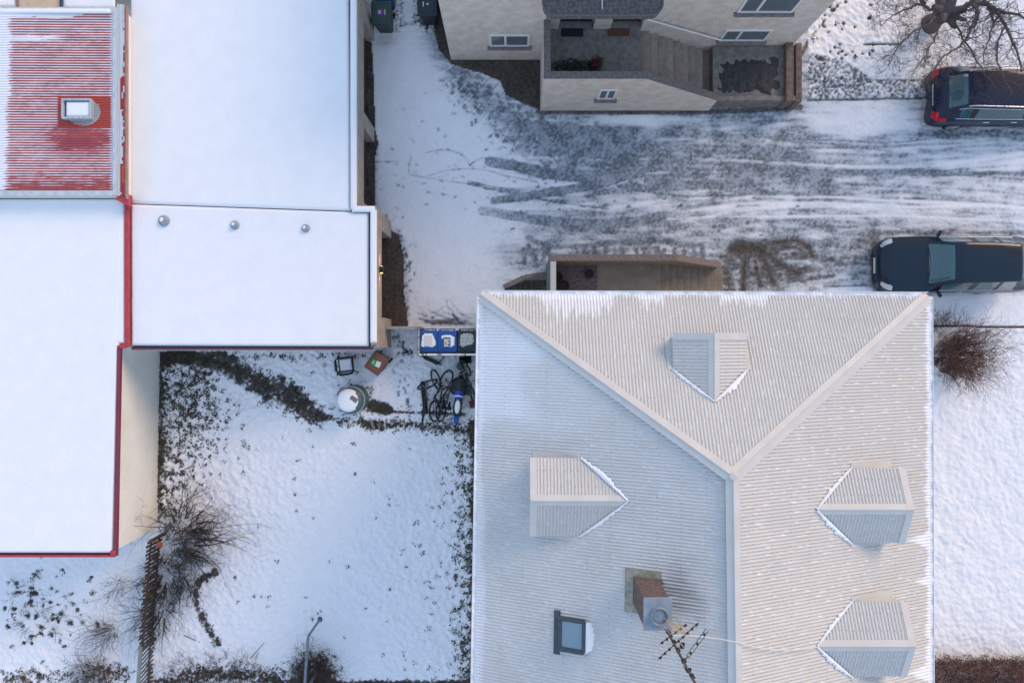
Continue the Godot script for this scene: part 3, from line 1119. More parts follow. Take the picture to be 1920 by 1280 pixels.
func chimney_and_aerial(f: Dictionary) -> void:
	var base := on_plane(f, 2.93, 5.47)
	var ch := thing("chimney", "stained brick chimney with a square metal cap on the pale roof", "chimney", base)
	var top := 10.56
	var cx := (1233.0 - 960.0) * (CAM_H - top) / FOCAL
	var cz := (1150.0 - 640.0) * (CAM_H - top) / FOCAL
	var w := 0.52
	var l := 0.60
	var mb := MB.new()
	var bm := mottled("chimney_concrete", s8(82, 70, 66), s8(128, 111, 103), 0.12, 0.92, 0.6, 24)
	mb.box(Vector3(cx, (top + base.y - 0.35) * 0.5, cz), Vector3(w - 0.03, top - base.y + 0.35, l - 0.03), 0.012)
	part(ch, "core", mb, paint("mortar", s8(58, 50, 47), 0.95))
	# five courses of large blocks, cracked apart
	var y := base.y - 0.33
	for k in 5:
		var hgt := (top - base.y + 0.33) / 5.0
		for s in 2:
			mb = MB.new()
			var off := 0.05 if k % 2 == 0 else -0.06
			var z0 := cz - l * 0.5 if s == 0 else cz + off
			var z1 := cz + off if s == 0 else cz + l * 0.5
			mb.box(Vector3(cx + rng.randf_range(-0.003, 0.003), y + hgt * 0.5, (z0 + z1) * 0.5), Vector3(w, hgt - 0.012, z1 - z0 - 0.01), 0.01)
			part(ch, "block", mb, bm)
		y += hgt
	mb = MB.new()
	mb.box(Vector3(cx, top + 0.02, cz), Vector3(w + 0.05, 0.05, l + 0.05), 0.008)
	var cap := part(ch, "metal_cap", mb, mottled("zinc", s8(120, 134, 150), s8(146, 160, 174), 0.3, 0.42, 0.0, 25))
	mb = MB.new()
	mb.lathe(Vector3(cx + 0.02, top + 0.045, cz + 0.02), [[0.175, 0.0], [0.175, 0.09], [0.166, 0.096], [0.158, 0.09], [0.158, 0.02], [0.10, 0.035], [0.0, 0.045]], 28)
	mb.between(Vector3(cx + 0.02, top + 0.13, cz - 0.14), Vector3(cx + 0.02, top + 0.10, cz + 0.02), 0.012, 0.012)
	part(cap, "flue_pipe", mb, mats["zinc"])
	# the flashing sheet round the foot
	mb = MB.new()
	var U: Vector3 = f.U
	var V: Vector3 = f.V
	var N: Vector3 = f.N
	var fm := mottled("old_flashing", s8(132, 126, 104), s8(176, 178, 170), 0.16, 0.75, 0.2, 26)
	var o := on_plane(f, (1206.0 - 960.0) * 16.85 / FOCAL, (1110.0 - 640.0) * 16.85 / FOCAL) + N * 0.02
	var bs := Basis(U, N, U.cross(N))
	mb.box(o, Vector3(0.80, 0.012, 0.98), 0.004, bs)
	var fl := part(ch, "flashing_plate", mb, fm)
	mb = MB.new()
	for q in [[-0.37, -0.45], [-0.37, -0.2], [-0.37, 0.1], [-0.37, 0.4], [-0.2, -0.45], [0.1, -0.45], [-0.2, 0.45]]:
		screws(mb, o + U * q[0] + bs.z * q[1] + N * 0.006, N, 0.014)
	part(fl, "bolts", mb, paint("screw", s8(88, 92, 98), 0.5)).set_meta("kind", "stuff")
	mb = MB.new()
	var bk := on_plane(f, 3.22, 5.17)
	mb.box(bk + N * 0.1, Vector3(0.10, 0.2, 0.03), 0.006, Basis(Vector3.UP, 0.4) * bs)
	mb.tube([bk + N * 0.12, bk + N * 0.2 + Vector3(0.1, 0.06, 0.0)], [0.03, 0.025], 8)
	part(ch, "bracket", mb, paint("steel", s8(120, 124, 128), 0.4, 0.6))
	# ---- television aerial on a mast strapped to the chimney
	var mx := 3.08
	var mz := 5.74
	var foot := on_plane(f, mx, mz)
	var an := thing("television_aerial", "rusty mast with several television aerials beside the chimney", "aerial", foot)
	var rust := mottled("rusty", s8(74, 58, 54), s8(112, 96, 92), 0.1, 0.7, 0.0, 27)
	var alu := paint("pale_rod", s8(206, 198, 182), 0.5)
	var dark := paint("dark_plastic", s8(38, 38, 44), 0.6)
	mb = MB.new()
	mb.tube([foot - Vector3.UP * 0.05, Vector3(mx, 13.9, mz)], [0.026, 0.022], 10)
	part(an, "mast", mb, rust)
	for y2 in [10.75, 11.25, 11.62, 12.1, 12.5, 12.75]:
		mb = MB.new()
		mb.box(Vector3(mx + 0.012, y2, mz), Vector3(0.075, 0.055, 0.09), 0.008, Basis(Vector3.UP, y2 * 3.0))
		part(an, "clamp", mb, dark)
	# [height, boom direction, from, to, number of rods, rod half length, double boom]
	for yg in [[11.35, Vector2(0.74, -0.67), -0.42, 0.62, 9, 0.19, false], [12.15, Vector2(0.59, -0.81), 0.10, 0.72, 3, 0.06, true], [10.95, Vector2(0.80, -0.60), -0.25, 0.42, 6, 0.22, false], [12.55, Vector2(-0.72, -0.69), -0.16, 0.14, 2, 0.05, false]]:
		var d := Vector3(yg[1].x, 0, yg[1].y).normalized()
		var sd := d.cross(Vector3.UP)
		var o2 := Vector3(mx, yg[0], mz)
		mb = MB.new()
		if yg[6]:
			mb.tube([o2 + d * yg[2] + sd * 0.03, o2 + d * yg[3] + sd * 0.03], [0.007, 0.007], 5)
			mb.tube([o2 + d * yg[2] - sd * 0.03, o2 + d * yg[3] - sd * 0.03], [0.007, 0.007], 5)
			mb.tube([o2, o2 + d * 0.14], [0.012, 0.012], 5)
		else:
			mb.tube([o2 + d * yg[2], o2 + d * yg[3]], [0.010, 0.010], 5)
		var ya := part(an, "boom", mb, rust)
		for k in int(yg[4]):
			mb = MB.new()
			var c: Vector3 = o2 + d * lerpf(yg[2], yg[3], (k + 0.5) / yg[4]) + Vector3.UP * 0.014
			var hl: float = yg[5] * rng.randf_range(0.8, 1.1)
			mb.tube([c - sd * hl, c + sd * hl], [0.0055, 0.0055], 5)
			part(ya, "rod", mb, alu)
			mb = MB.new()
			mb.box(c, Vector3(0.045, 0.035, 0.045), 0.006, Basis(Vector3.UP, atan2(d.x, d.z)))
			part(ya, "rod_holder", mb, dark)
	mb = MB.new()
	for k in 9:
		var a := o_yellow(mx, mz, k)
		mb.tube([a[0], a[1]], [0.006, 0.005], 5)
	part(an, "grid_reflector", mb, paint("brass_rod", s8(196, 158, 84), 0.5))
	mb = MB.new()
	mb.box(Vector3(mx + 0.16, 11.3, mz + 0.04), Vector3(0.09, 0.06, 0.11), 0.01)
	part(an, "junction_box", mb, dark)
	# the lead running over the ridge to a dormer
	mb = MB.new()
	var pts := [Vector3(mx + 0.02, 10.9, mz)]
	var p1 := W(1378, 1203, 9.97)
	var p2 := W(1536, 1212, 9.06)
	for k in 7:
		var t := k / 6.0
		pts.append(Vector3(mx, 10.9, mz).lerp(p1, t) - Vector3.UP * 0.12 * sin(PI * t))
	for k in range(1, 9):
		var t := k / 8.0
		pts.append(p1.lerp(p2, t) + Vector3(0, 0.02 + 0.03 * sin(PI * t), 0.10 * sin(PI * t)))
	var rad := []
	for q in pts:
		rad.append(0.0085)
	mb.tube(pts, rad, 5)
	part(an, "lead", mb, paint("white_cable", s8(226, 224, 218), 0.6))

func o_yellow(mx: float, mz: float, k: int) -> Array:
	var c := Vector3(mx + 0.08, 11.05 + 0.03 * (k % 3), mz - 0.20)
	var t := -0.16 + 0.04 * k
	return [c + Vector3(t - 0.05, 0, -0.14 + 0.4 * t), c + Vector3(t + 0.10, 0.02, 0.10 + 0.2 * t)]

func skylight(h: Node3D, f: Dictionary) -> void:
	var U: Vector3 = f.U
	var N: Vector3 = f.N
	var Z := U.cross(N)
	var bs := Basis(U, N, Z)
	var c := on_plane(f, (1072.0 - 960.0) * 17.45 / FOCAL, (1190.0 - 640.0) * 17.45 / FOCAL)
	var m := mottled("skylight_metal", s8(52, 62, 68), s8(76, 88, 94), 0.2, 0.5, 0.0, 28)
	var mb := MB.new()
	# apron at the foot, side rails, head rail
	mb.box(c - U * 0.34 + N * 0.03, Vector3(0.15, 0.025, 1.0), 0.008, bs)
	var sk := part(h, "skylight", mb, m)
	sk.set_meta("label", "small dark framed skylight set in the west slope")
	for q in [[Vector2(0.0, -0.34), Vector3(0.62, 0.09, 0.10)], [Vector2(0.0, 0.34), Vector3(0.62, 0.09, 0.10)], [Vector2(0.31, 0.0), Vector3(0.085, 0.10, 0.64)], [Vector2(-0.25, 0.0), Vector3(0.08, 0.09, 0.64)]]:
		mb = MB.new()
		mb.box(c + U * q[0].x + Z * q[0].y + N * 0.05, q[1], 0.012, bs)
		part(sk, "frame", mb, m)
	mb = MB.new()
	mb.box(c + U * 0.03 + N * 0.06, Vector3(0.50, 0.012, 0.60), 0.003, bs)
	var pm := paint("skylight_glass", s8(128, 152, 164), 0.12)
	part(sk, "pane", mb, pm)
	mb = MB.new()
	mb.box(c + U * 0.03 + N * 0.066 - Z * 0.285, Vector3(0.48, 0.008, 0.03), 0.002, bs)
	part(sk, "pane_seal", mb, paint("pale_rubber", s8(170, 178, 182), 0.6))
	# snow caught above it
	mb = MB.new()
	for i in 24:
		var z0 := -0.34 + 0.68 * i / 24.0
		var z1 := -0.34 + 0.68 * (i + 1) / 24.0
		var w0 := 0.05 + 0.13 * sqrt(sin(PI * clampf((i + 0.2) / 24.4, 0, 1))) + 0.03 * nz_c.get_noise_1d(i * 12.0)
		var w1 := 0.05 + 0.13 * sqrt(sin(PI * clampf((i + 1.2) / 24.4, 0, 1))) + 0.03 * nz_c.get_noise_1d((i + 1) * 12.0)
		var a := c + U * 0.355 + N * 0.075
		mb.quad(a + Z * z0, a + Z * z1, a + Z * z1 + U * w1 * 0.5 + N * 0.0, a + Z * z0 + U * w0 * 0.5)
		mb.quad(a + Z * z0 + U * w0 * 0.5, a + Z * z1 + U * w1 * 0.5, a + Z * z1 + U * w1 - N * 0.08, a + Z * z0 + U * w0 - N * 0.08)
	part(sk, "snow_drift", mb, snow_mat()).set_meta("kind", "stuff")

func concrete() -> StandardMaterial3D:
	return mottled("concrete", s8(116, 112, 108), s8(152, 146, 140), 0.35, 0.9, 0.4, 29)
func dark_concrete() -> StandardMaterial3D:
	return mottled("dark_concrete", s8(104, 100, 97), s8(144, 138, 133), 0.3, 0.9, 0.4, 30)
func stucco() -> StandardMaterial3D:
	return mottled("stucco", s8(204, 194, 181), s8(233, 225, 213), 0.5, 0.95, 0.8, 33)

# the raised landing with its stair before the white house's door, half hidden by the eave
func entrance_landing(h: Node3D) -> void:
	var ld := thing("entrance_stair", "concrete landing and stair half under the white house eave", "stair", Vector3(3.5, 0, -1.5))
	var zo := -2.40
	var zi := -0.67
	var x0 := 1.15
	var x1 := 4.63
	var fl := 2.0
	var cm := dark_concrete()
	var mb := MB.new()
	mb.box(Vector3((x0 + x1) * 0.5 + 0.05, fl * 0.5, (zo + zi) * 0.5 - 0.03), Vector3(x1 - x0 - 0.1, fl, zi - zo), 0.01)
	part(ld, "landing", mb, mottled("tan_concrete", s8(118, 112, 106), s8(142, 136, 129), 0.5, 0.9, 0.3, 34))
	var n := 9
	for k in n:
		mb = MB.new()
		var top := fl * (n - k) / (n + 1)
		mb.box(Vector3(x1 + 0.265 * (k + 0.5), top * 0.5, (zo + zi) * 0.5 - 0.03), Vector3(0.263, top, zi - zo), 0.012)
		mb.box(Vector3(x1 + 0.265 * (k + 0.5) + 0.012, top + 0.018, (zo + zi) * 0.5 - 0.03), Vector3(0.275, 0.04, zi - zo), 0.010)
		part(ld, "step", mb, mats["tan_concrete"])
	# parapet: level along the landing, then falling with the stair
	var outer := MB.new()
	var sec := [[x0, 3.1], [4.9, 3.1], [6.75, 0.95]]
	for k in 2:
		var a: Array = sec[k]
		var b: Array = sec[k + 1]
		var za := zo - 0.16
		outer.quad(Vector3(a[0], a[1], za), Vector3(a[0], a[1], zo), Vector3(b[0], b[1], zo), Vector3(b[0], b[1], za))
		outer.quad(Vector3(b[0], 0, za), Vector3(a[0], 0, za), Vector3(a[0], a[1], za), Vector3(b[0], b[1], za))
		outer.quad(Vector3(a[0], 0, zo), Vector3(b[0], 0, zo), Vector3(b[0], b[1], zo), Vector3(a[0], a[1], zo))
	outer.quad(Vector3(6.75, 0, zo), Vector3(6.75, 0, zo - 0.16), Vector3(6.75, 0.95, zo - 0.16), Vector3(6.75, 0.95, zo))
	outer.box(Vector3(x0 + 0.07, 1.55, (zo + zi) * 0.5 - 0.08), Vector3(0.14, 3.1, zi - zo + 0.16), 0.008)
	part(ld, "parapet", outer, cm)
	mb = MB.new()
	mb.between(Vector3(x0 - 0.02, 3.12, zo - 0.08), Vector3(4.9, 3.12, zo - 0.08), 0.20, 0.04, 0.008)
	mb.between(Vector3(4.89, 3.12, zo - 0.08), Vector3(6.76, 0.97, zo - 0.08), 0.20, 0.04, 0.008)
	part(ld, "coping", mb, mottled("coping_stone", s8(96, 88, 86), s8(132, 124, 122), 0.12, 0.9, 0.5, 35))
	mb = MB.new()
	mb.between(Vector3(x0 + 0.07, 3.122, zo + 0.03), Vector3(x0 + 0.07, 3.122, zi), 0.17, 0.04, 0.008)
	part(ld, "coping", mb, paint("pale_coping", s8(176, 180, 184), 0.8))
	# a mat of frost on the landing
	mb = MB.new()
	mb.box(Vector3(1.98, fl + 0.006, -1.53), Vector3(1.34, 0.014, 1.66), 0.004)
	part(ld, "worn_mat", mb, mottled("worn_mat", s8(76, 70, 74), s8(124, 120, 124), 0.1, 0.95, 0.5, 36))
	for q in [[1047, 519, 0.15, "round red pot on the landing under the eave", s8(92, 30, 36)], [1056, 536, 0.19, "larger dark round pot beside the red pot", s8(28, 40, 46)], [1105, 513, 0.14, "dark green pot apart from the other pots, by the parapet", s8(24, 36, 40)]]:
		var p := W(q[0], q[1], 2.2)
		p.y = fl + 0.013
		if q[0] > 1100:
			p.z = maxf(p.z, zo + 0.16)
		var t := thing("plant_pot", q[3], "pot", p, "pots on the landing under the eave")
		mb = MB.new()
		var r: float = q[2]
		mb.lathe(p, [[0.0, 0.0], [r * 0.72, 0.0], [r * 0.95, r * 1.3], [r, r * 1.3], [r, r * 1.5], [r * 0.9, r * 1.5], [r * 0.86, r * 1.25], [0.0, r * 1.22]], 22)
		part(t, "pot", mb, paint("pot%d" % q[0], q[4], 0.6))
		mb = MB.new()
		mb.lathe(p, [[r * 0.85, r * 1.26], [r * 0.5, r * 1.34], [0.0, r * 1.3]], 16)
		part(t, "soil", mb, paint("pot_soil", s8(46, 42, 42), 0.95))
	# the basement stair: a pit with steps going down towards the landing
	var pit := thing("basement_stair", "dark basement stairwell cut into the ground beside the landing", "stairwell", Vector3(0.5, -1.9, -1.3))
	var hole := [Vector2(946, 541), Vector2(984, 523), Vector2(1040, 515), Vector2(1040, 575), Vector2(946, 575)]
	mb = MB.new()
	for k in 4:
		var a := W(hole[k].x, hole[k].y)
		var b := W(hole[k + 1].x, hole[k + 1].y)
		if k == 2 or k == 3:
			continue
		mb.quad(Vector3(a.x, -2.0, a.z), Vector3(b.x, -2.0, b.z), Vector3(b.x, 0.05, b.z), Vector3(a.x, 0.05, a.z))
		var dd := (b - a).normalized()
		var oo := Vector3(dd.z, 0, -dd.x) * 0.12
		mb.between(a + oo * 0.5 + Vector3.UP * 0.02, b + oo * 0.5 + Vector3.UP * 0.02, 0.16, 0.10, 0.01)
	var wl := W(946, 541)
	mb.quad(Vector3(wl.x, -2.0, zi), Vector3(wl.x, -2.0, wl.z), Vector3(wl.x, 0.05, wl.z), Vector3(wl.x, 0.05, zi))
	part(pit, "retaining_wall", mb, dark_concrete())
	for k in 7:
		mb = MB.new()
		var top := -0.22 * (k + 1)
		mb.box(Vector3(wl.x + 0.02 + 0.19 * (k + 0.5), (top - 2.1) * 0.5, -1.45), Vector3(0.188, 2.1 + top, 1.62), 0.01)
		part(pit, "step", mb, dark_concrete())
	mb = MB.new()
	mb.quad(Vector3(-0.3, -2.0, -2.3), Vector3(-0.3, -2.0, -0.6), Vector3(1.5, -2.0, -0.6), Vector3(1.5, -2.0, -2.3))
	part(pit, "floor", mb, dark_concrete())

# ---------------------------------------------------------------- snow lying on flat roofs
# a blanket over the quad a b c d (given in order round it), thick metres deep, rounded off along its edges
func blanket(a: Vector3, b: Vector3, c: Vector3, d: Vector3, thick: float, step := 0.12, edge := 0.10, sd := 0.0, wave := 0.006) -> MB:
	var mb := MB.new()
	var lu := (b - a).length()
	var lv := (d - a).length()
	var us := PackedFloat32Array()
	var vs := PackedFloat32Array()
	for q in [[us, lu], [vs, lv]]:
		var l: float = q[1]
		for t in [0.0, 0.02, 0.06]:
			if t < l * 0.3:
				q[0].append(t / l)
		var m := maxi(1, int((l - 0.2) / step))
		for i in m + 1:
			var t := minf(0.10, l * 0.35) + (l - 2.0 * minf(0.10, l * 0.35)) * i / m
			q[0].append(t / l)
		for t in [0.06, 0.02, 0.0]:
			if t < l * 0.3:
				q[0].append(1.0 - t / l)
	var nu := us.size()
	var nv := vs.size()
	for j in nv:
		for i in nu:
			var p := a.lerp(b, us[i]).lerp(d.lerp(c, us[i]), vs[j])
			var e := minf(minf(us[i], 1.0 - us[i]) * lu, minf(vs[j], 1.0 - vs[j]) * lv)
			var t := clampf(e / edge, 0.0, 1.0)
			var ragged := nz_c.get_noise_2d(p.x * 60.0 + sd, p.z * 60.0)
			p.y += thick * sqrt(1.0 - (1.0 - t) * (1.0 - t)) * (1.0 + 0.25 * ragged * (1.0 - t))
			p.y += wave * nz_a.get_noise_2d(p.x * 18.0 + sd, p.z * 18.0) * t + wave * 0.25 * nz_c.get_noise_2d(p.x * 40.0, p.z * 40.0) * t
			mb.v.append(p)
			mb.c.append(Color(1, 1, 1))
	for j in nv:
		for i in nu:
			var l := mb.v[j * nu + maxi(i - 1, 0)]
			var r := mb.v[j * nu + mini(i + 1, nu - 1)]
			var u := mb.v[maxi(j - 1, 0) * nu + i]
			var w := mb.v[mini(j + 1, nv - 1) * nu + i]
			var nn := (r - l).cross(w - u).normalized()
			if nn.y < 0.0:
				nn = -nn
			mb.n.append(nn)
	var flip := (b - a).cross(d - a).y > 0.0
	for j in nv - 1:
		for i in nu - 1:
			var k := j * nu + i
			if flip:
				mb.ix.append(k); mb.ix.append(k + nu + 1); mb.ix.append(k + 1)
				mb.ix.append(k); mb.ix.append(k + nu); mb.ix.append(k + nu + 1)
			else:
				mb.ix.append(k); mb.ix.append(k + 1); mb.ix.append(k + nu + 1)
				mb.ix.append(k); mb.ix.append(k + nu + 1); mb.ix.append(k + nu)
	return mb

func snow_on(parent: Node3D, called: String, mb: MB) -> void:
	part(parent, called, mb, snow_mat()).set_meta("kind", "stuff")

func build_garages() -> void:
	var g := thing("garage_block", "row of flat roofed garages deep in snow with recessed brown doors", "garage", Vector3(-8, 0, -6))
	var wall := mottled("garage_stucco", s8(158, 149, 142), s8(186, 177, 169), 0.5, 0.95, 0.7, 56)
	var xw := -11.42
	var xu := -4.63
	var xl := -4.06
	var zt := -14.5
	var zs := -3.95
	var zb := 0.20
	var rt := 2.72
	var mb := MB.new()
	# the carcass, set back behind the door recesses
	mb.prism(PackedVector2Array([Vector2(xw, zt), Vector2(xu - 0.34, zt), Vector2(xu - 0.34, zs + 0.1), Vector2(xl - 0.30, zs + 0.1), Vector2(xl - 0.30, zb), Vector2(xw, zb)]), 0.0, rt)
	part(g, "carcass", mb, wall)
	# front walls: lintels and piers
	for q in [[xu, -14.5, -4.05, 1.85], [xl, -3.46, -0.75, 1.90]]:
		mb = MB.new()
		mb.box(Vector3(q[0] - 0.17, (q[3] + 2.735) * 0.5, (q[1] + q[2]) * 0.5), Vector3(0.338, 2.735 - q[3], q[2] - q[1]), 0.008)
		part(g, "lintel", mb, wall)
	for q in [[xu, -10.62, -10.10], [xu, -7.17, -6.69], [xu, -4.35, -4.05], [xl, zs - 0.08, -3.46], [xl, -0.75, zb]]:
		mb = MB.new()
		var top := 1.85 if q[0] == xu else 2.735
		mb.box(Vector3(q[0] - 0.17, top * 0.5, (q[1] + q[2]) * 0.5), Vector3(0.34, top, q[2] - q[1] - 0.002), 0.008)
		part(g, "pier", mb, wall)
	# doors of upright boards in the recesses
	var dm := mottled("garage_door", s8(66, 46, 40), s8(92, 66, 56), 0.25, 0.8, 0.3, 37)
	for q in [[xu, -10.10, -7.17], [xu, -6.69, -4.35], [xl, -3.46, -0.75]]:
		var n := int((q[2] - q[1]) / 0.16)
		mb = MB.new()
		mb.box(Vector3(q[0] - 0.315, 0.95, (q[1] + q[2]) * 0.5), Vector3(0.02, 1.9, q[2] - q[1]), 0.003)
		var door := part(g, "door", mb, dm)
		for k in n:
			mb = MB.new()
			var w: float = (q[2] - q[1]) / n
			mb.box(Vector3(q[0] - 0.285, 0.94, q[1] + w * (k + 0.5)), Vector3(0.03, 1.84, w - 0.012), 0.004)
			part(door, "board", mb, dm)
	mb = MB.new()
	mb.tube([Vector3(xl - 0.235, 1.2, -1.28), Vector3(xl - 0.235, 1.2, -0.98)], [0.02, 0.02], 8)
	part(g, "door_handle", mb, paint("white_paint", s8(226, 226, 224), 0.5))
	# parapet edges
	var cap := wall
	mb = MB.new()
	mb.box(Vector3(xu - 0.075, 2.81, (zt + zs) * 0.5 - 0.1), Vector3(0.165, 0.18, zs - zt - 0.2), 0.01)
	mb.box(Vector3((xu + xl) * 0.5 - 0.08, 2.813, zs - 0.01), Vector3(xl - xu + 0.16, 0.18, 0.18), 0.01)
	mb.box(Vector3(xl - 0.075, 2.81, (zs + zb) * 0.5), Vector3(0.165, 0.18, zb - zs - 0.21), 0.01)
	part(g, "parapet", mb, cap)
	# dark felt shows in the joints between the snow slabs
	mb = MB.new()
	mb.prism(PackedVector2Array([Vector2(xw, zt), Vector2(xu - 0.2, zt), Vector2(xu - 0.2, zs), Vector2(xl - 0.2, zs), Vector2(xl - 0.2, zb - 0.02), Vector2(xw, zb - 0.02)]), rt, rt + 0.035)
	part(g, "roof_felt", mb, paint("felt", s8(62, 60, 66), 0.9))
	var y := rt + 0.034
	snow_on(g, "roof_snow", blanket(W(245, -60, y), W(654, -60, y), W(658.5, 395.5, y), W(246, 381.5, y), 0.09, 0.16, 0.12, 3.0))
	snow_on(g, "roof_snow", blanket(W(246, 383, y), W(691.5, 398.5, y), W(691.5, 649.5, y), W(247, 648, y), 0.092, 0.16, 0.10, 5.0))
	var yc := 2.898
	snow_on(g, "parapet_snow", blanket(W(656.5, -60, yc), W(669, -60, yc), W(669, 392, yc), W(657, 392, yc), 0.05, 0.06, 0.05, 6.0, 0.012))
	snow_on(g, "parapet_snow", blanket(W(658, 386, yc), W(702, 386, yc), W(705, 397.5, yc), W(660, 397.5, yc), 0.05, 0.06, 0.05, 7.0, 0.012))
	snow_on(g, "parapet_snow", blanket(W(694, 392, yc), W(706.5, 394, yc), W(706.5, 642, yc), W(694, 642, yc), 0.05, 0.06, 0.05, 8.0, 0.012))
	# the drip edge along the south side
	mb = MB.new()
	mb.between(Vector3(xw, 2.78, zb + 0.01), Vector3(xl - 0.1, 2.78, zb + 0.01), 0.055, 0.10, 0.01)
	part(g, "fascia", mb, paint("maroon", s8(92, 44, 58), 0.7))
	mb = MB.new()
	mb.between(Vector3(xw, 2.74, zb + 0.058), Vector3(xl - 0.1, 2.74, zb + 0.058), 0.035, 0.04, 0.006)
	part(g, "drip_edge", mb, paint("galvanised", s8(176, 182, 190), 0.45, 0.3))
	# three roof vents poking out of the snow
	for q in [[307, 414, 0.165, "largest of three round roof vents in the garage snow"], [440, 422, 0.13, "middle of three round roof vents in the garage snow"], [573, 428, 0.12, "round roof vent nearest the garage parapet of the three"]]:
		var p := W(q[0], q[1], 2.86)
		p.y = y
		var t := thing("roof_vent", q[3], "roof vent", p, "roof vents on the garages")
		var r: float = q[2]
		mb = MB.new()
		mb.lathe(p, [[r * 0.6, 0.0], [r * 0.6, 0.10], [r, 0.10], [r, 0.15], [r * 0.72, 0.19], [r * 0.3, 0.215], [0.0, 0.22]], 20)
		part(t, "cowl", mb, mottled("vent_metal", s8(118, 130, 142), s8(172, 182, 192), 0.08, 0.6, 0.0, 38))
		mb = MB.new()
		mb.lathe(p + Vector3(-r * 0.15, 0.195, -r * 0.1), [[r * 0.52, -0.012], [r * 0.42, 0.012], [r * 0.2, 0.03], [0.0, 0.034]], 14)
		part(t, "snow_cap", mb, snow_mat()).set_meta("kind", "stuff")
	# the lamp on the lintel, shining along the wall both ways
	var lp := Vector3(xl + 0.055, 2.30, -2.20)
	var lamp := thing("wall_lamp", "small black wall lamp glowing over the garage door", "lamp", lp)
	mb = MB.new()
	mb.box(Vector3.ZERO, Vector3(0.10, 0.16, 0.20), 0.01)
	part(lamp, "housing", mb, paint("black_metal", s8(26, 26, 28), 0.5), true)
	var glow := StandardMaterial3D.new()
	glow.albedo_color = s8(255, 220, 170)
	glow.emission_enabled = true
	glow.emission = s8(255, 190, 110)
	glow.emission_energy_multiplier = 5.0
	for s: float in [-1.0, 1.0]:
		mb = MB.new()
		mb.box(Vector3(0, 0, s * 0.103), Vector3(0.07, 0.10, 0.006), 0.001)
		part(lamp, "lens", mb, glow, true)
		var l := SpotLight3D.new()
		l.name = "beam" if s < 0 else "beam_001"
		l.light_color = s8(255, 186, 110)
		l.light_energy = 0.35
		l.light_size = 0.03
		l.spot_range = 8.0
		l.spot_angle = 35.0
		l.spot_attenuation = 2.0
		l.shadow_enabled = true
		lamp.add_child(l)
		l.position = Vector3(0.0, 0, s * 0.115)
		l.rotation.y = 0.0 if s < 0 else PI

